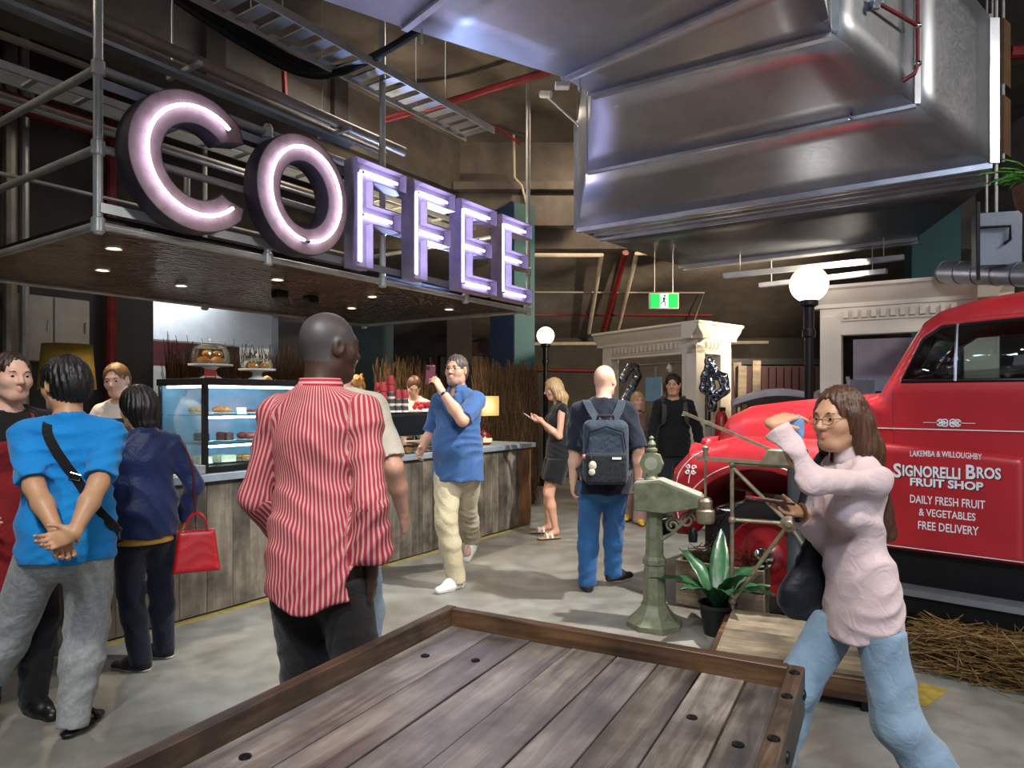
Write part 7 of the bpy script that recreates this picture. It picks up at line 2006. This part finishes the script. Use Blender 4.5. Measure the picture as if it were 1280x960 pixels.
# foil balloons
M_FOIL = pm('dark_foil', '#b4b8c0', '#8d9199', .16, 1.0)
def balloon(label, loc, pts, r, sc_=1.0, az=0):
    t = thing('foil_balloon', label, 'balloon', frame(loc[0], loc[1], loc[2], az))
    f = None; P = [v3(p[0], 0, p[1]) for p in pts]
    f = Field(np.min(P, 0)-r*1.4, np.max(P, 0)+r*1.4, .011)
    for a, b in zip(P[:-1], P[1:]): f.add(rc(a, b, r, r, (0, 1, 0), .62), .012)
    f.warp(lambda X, Y, Z: (.004*np.sin(X*60)*np.sin(Z*55)).astype(np.float32))
    ob('foil', qmesh('foil', [f.quads()], M_FOIL), None, t)
    ob('ribbon', MB().tube([(P[-1][0], 0, P[-1][2]), (P[-1][0]+.02, 0, -loc[2])], .003, 5), M_WHITE, t)
balloon('silver foil number balloon left inside the portal opening', at(790, 484, 9.9), [(-.16, .12), (-.06, .28), (.06, .28), (.10, .16), (.0, -.0), (-.14, -.2), (-.18, -.34), (.1, -.34)], .07, az=.5)
balloon('silver foil star balloon at the portal side window', at(892, 480, 8.7), [(-.06, .3), (.02, .12), (.12, .08), (.14, -.08), (.02, -.16), (-.12, -.06), (-.1, .1), (-.06, .2), (-.02, -.30)], .065, az=-.5)
xb = thing('red_extinguisher', 'red fire extinguisher standing by the portal corner', 'extinguisher', frame(2.62, 8.55, 0)); ob('stand', MB().box(-.1, .1, -.08, .08, 0, .95), M_CREAM, xb, bevel=.01)
ob('cylinder', MB().lathe([(.07, .95), (.075, .98), (.075, 1.28), (.05, 1.34), (.02, 1.36)], 16), pm('extinguisher_red', '#b81d1d', '#951414', .35), xb); ob('valve', MB().box(-.02, .05, -.015, .015, 1.36, 1.41), M_BLACK, xb)
# lit bay bits
wb = kthing('bay_window_light', 'bright white window panel in the lit bay', 'window panel', -3.3, 7.1, 1.4); ob('frame', MB().box(-.7, .7, 0, .05, 0, 1.4), M_STRIP, wb); ob('pane', MB().box(-.65, .65, -.01, 0, .05, 1.35), emit('daylight_pane', '#e8f1ff', 1.6), wb)

pc = thing('folding_chair', 'pale folding chair standing inside the right cream portal', 'chair', frame(3.85, 7.35, 0, .5))
M_PC = pm('pale_grey_metal', '#b7b9c6', '#9c9eac', .4, .3)
for x in (-.2, .2):
    ob('leg', MB().tube([(x, -.2, 0), (x, .12, 1.75)], .02, 8), M_PC, pc); ob('leg', MB().tube([(x, .35, 0), (x, .1, .9)], .02, 8), M_PC, pc)
ob('seat', MB().box(-.21, .21, -.15, .22, .85, .88), M_PC, pc); ob('backrest', MB().box(-.21, .21, .08, .11, 1.45, 1.72), M_PC, pc)
hp_ = thing('notice_board', 'pale lilac board on a post inside the right cream portal', 'board', frame(4.35, 7.7, 0, -.5))
ob('panel', MB().box(-.45, .45, 0, .03, 1.6, 2.2), pm('lilac_board', '#b9b4c4', '#a49fb2', .6), hp_); ob('post', MB().box(-.03, .03, .03, .08, 0, 2.2), M_CRATE, hp_)
cbx = thing('cardboard_box', 'orange brown cardboard box beside the folding chair', 'box', frame(4.6, 7.2, 0, .3))
ob('carton', MB().box(-.25, .25, -.2, .2, 0, 1.5), pm('cardboard', '#a8764a', '#8c5f38', .8), cbx); ob('tape', MB().box(-.03, .03, -.202, .202, 1.5, 1.502), pm('tape', '#c9b48a', '#b39d70', .4), cbx)
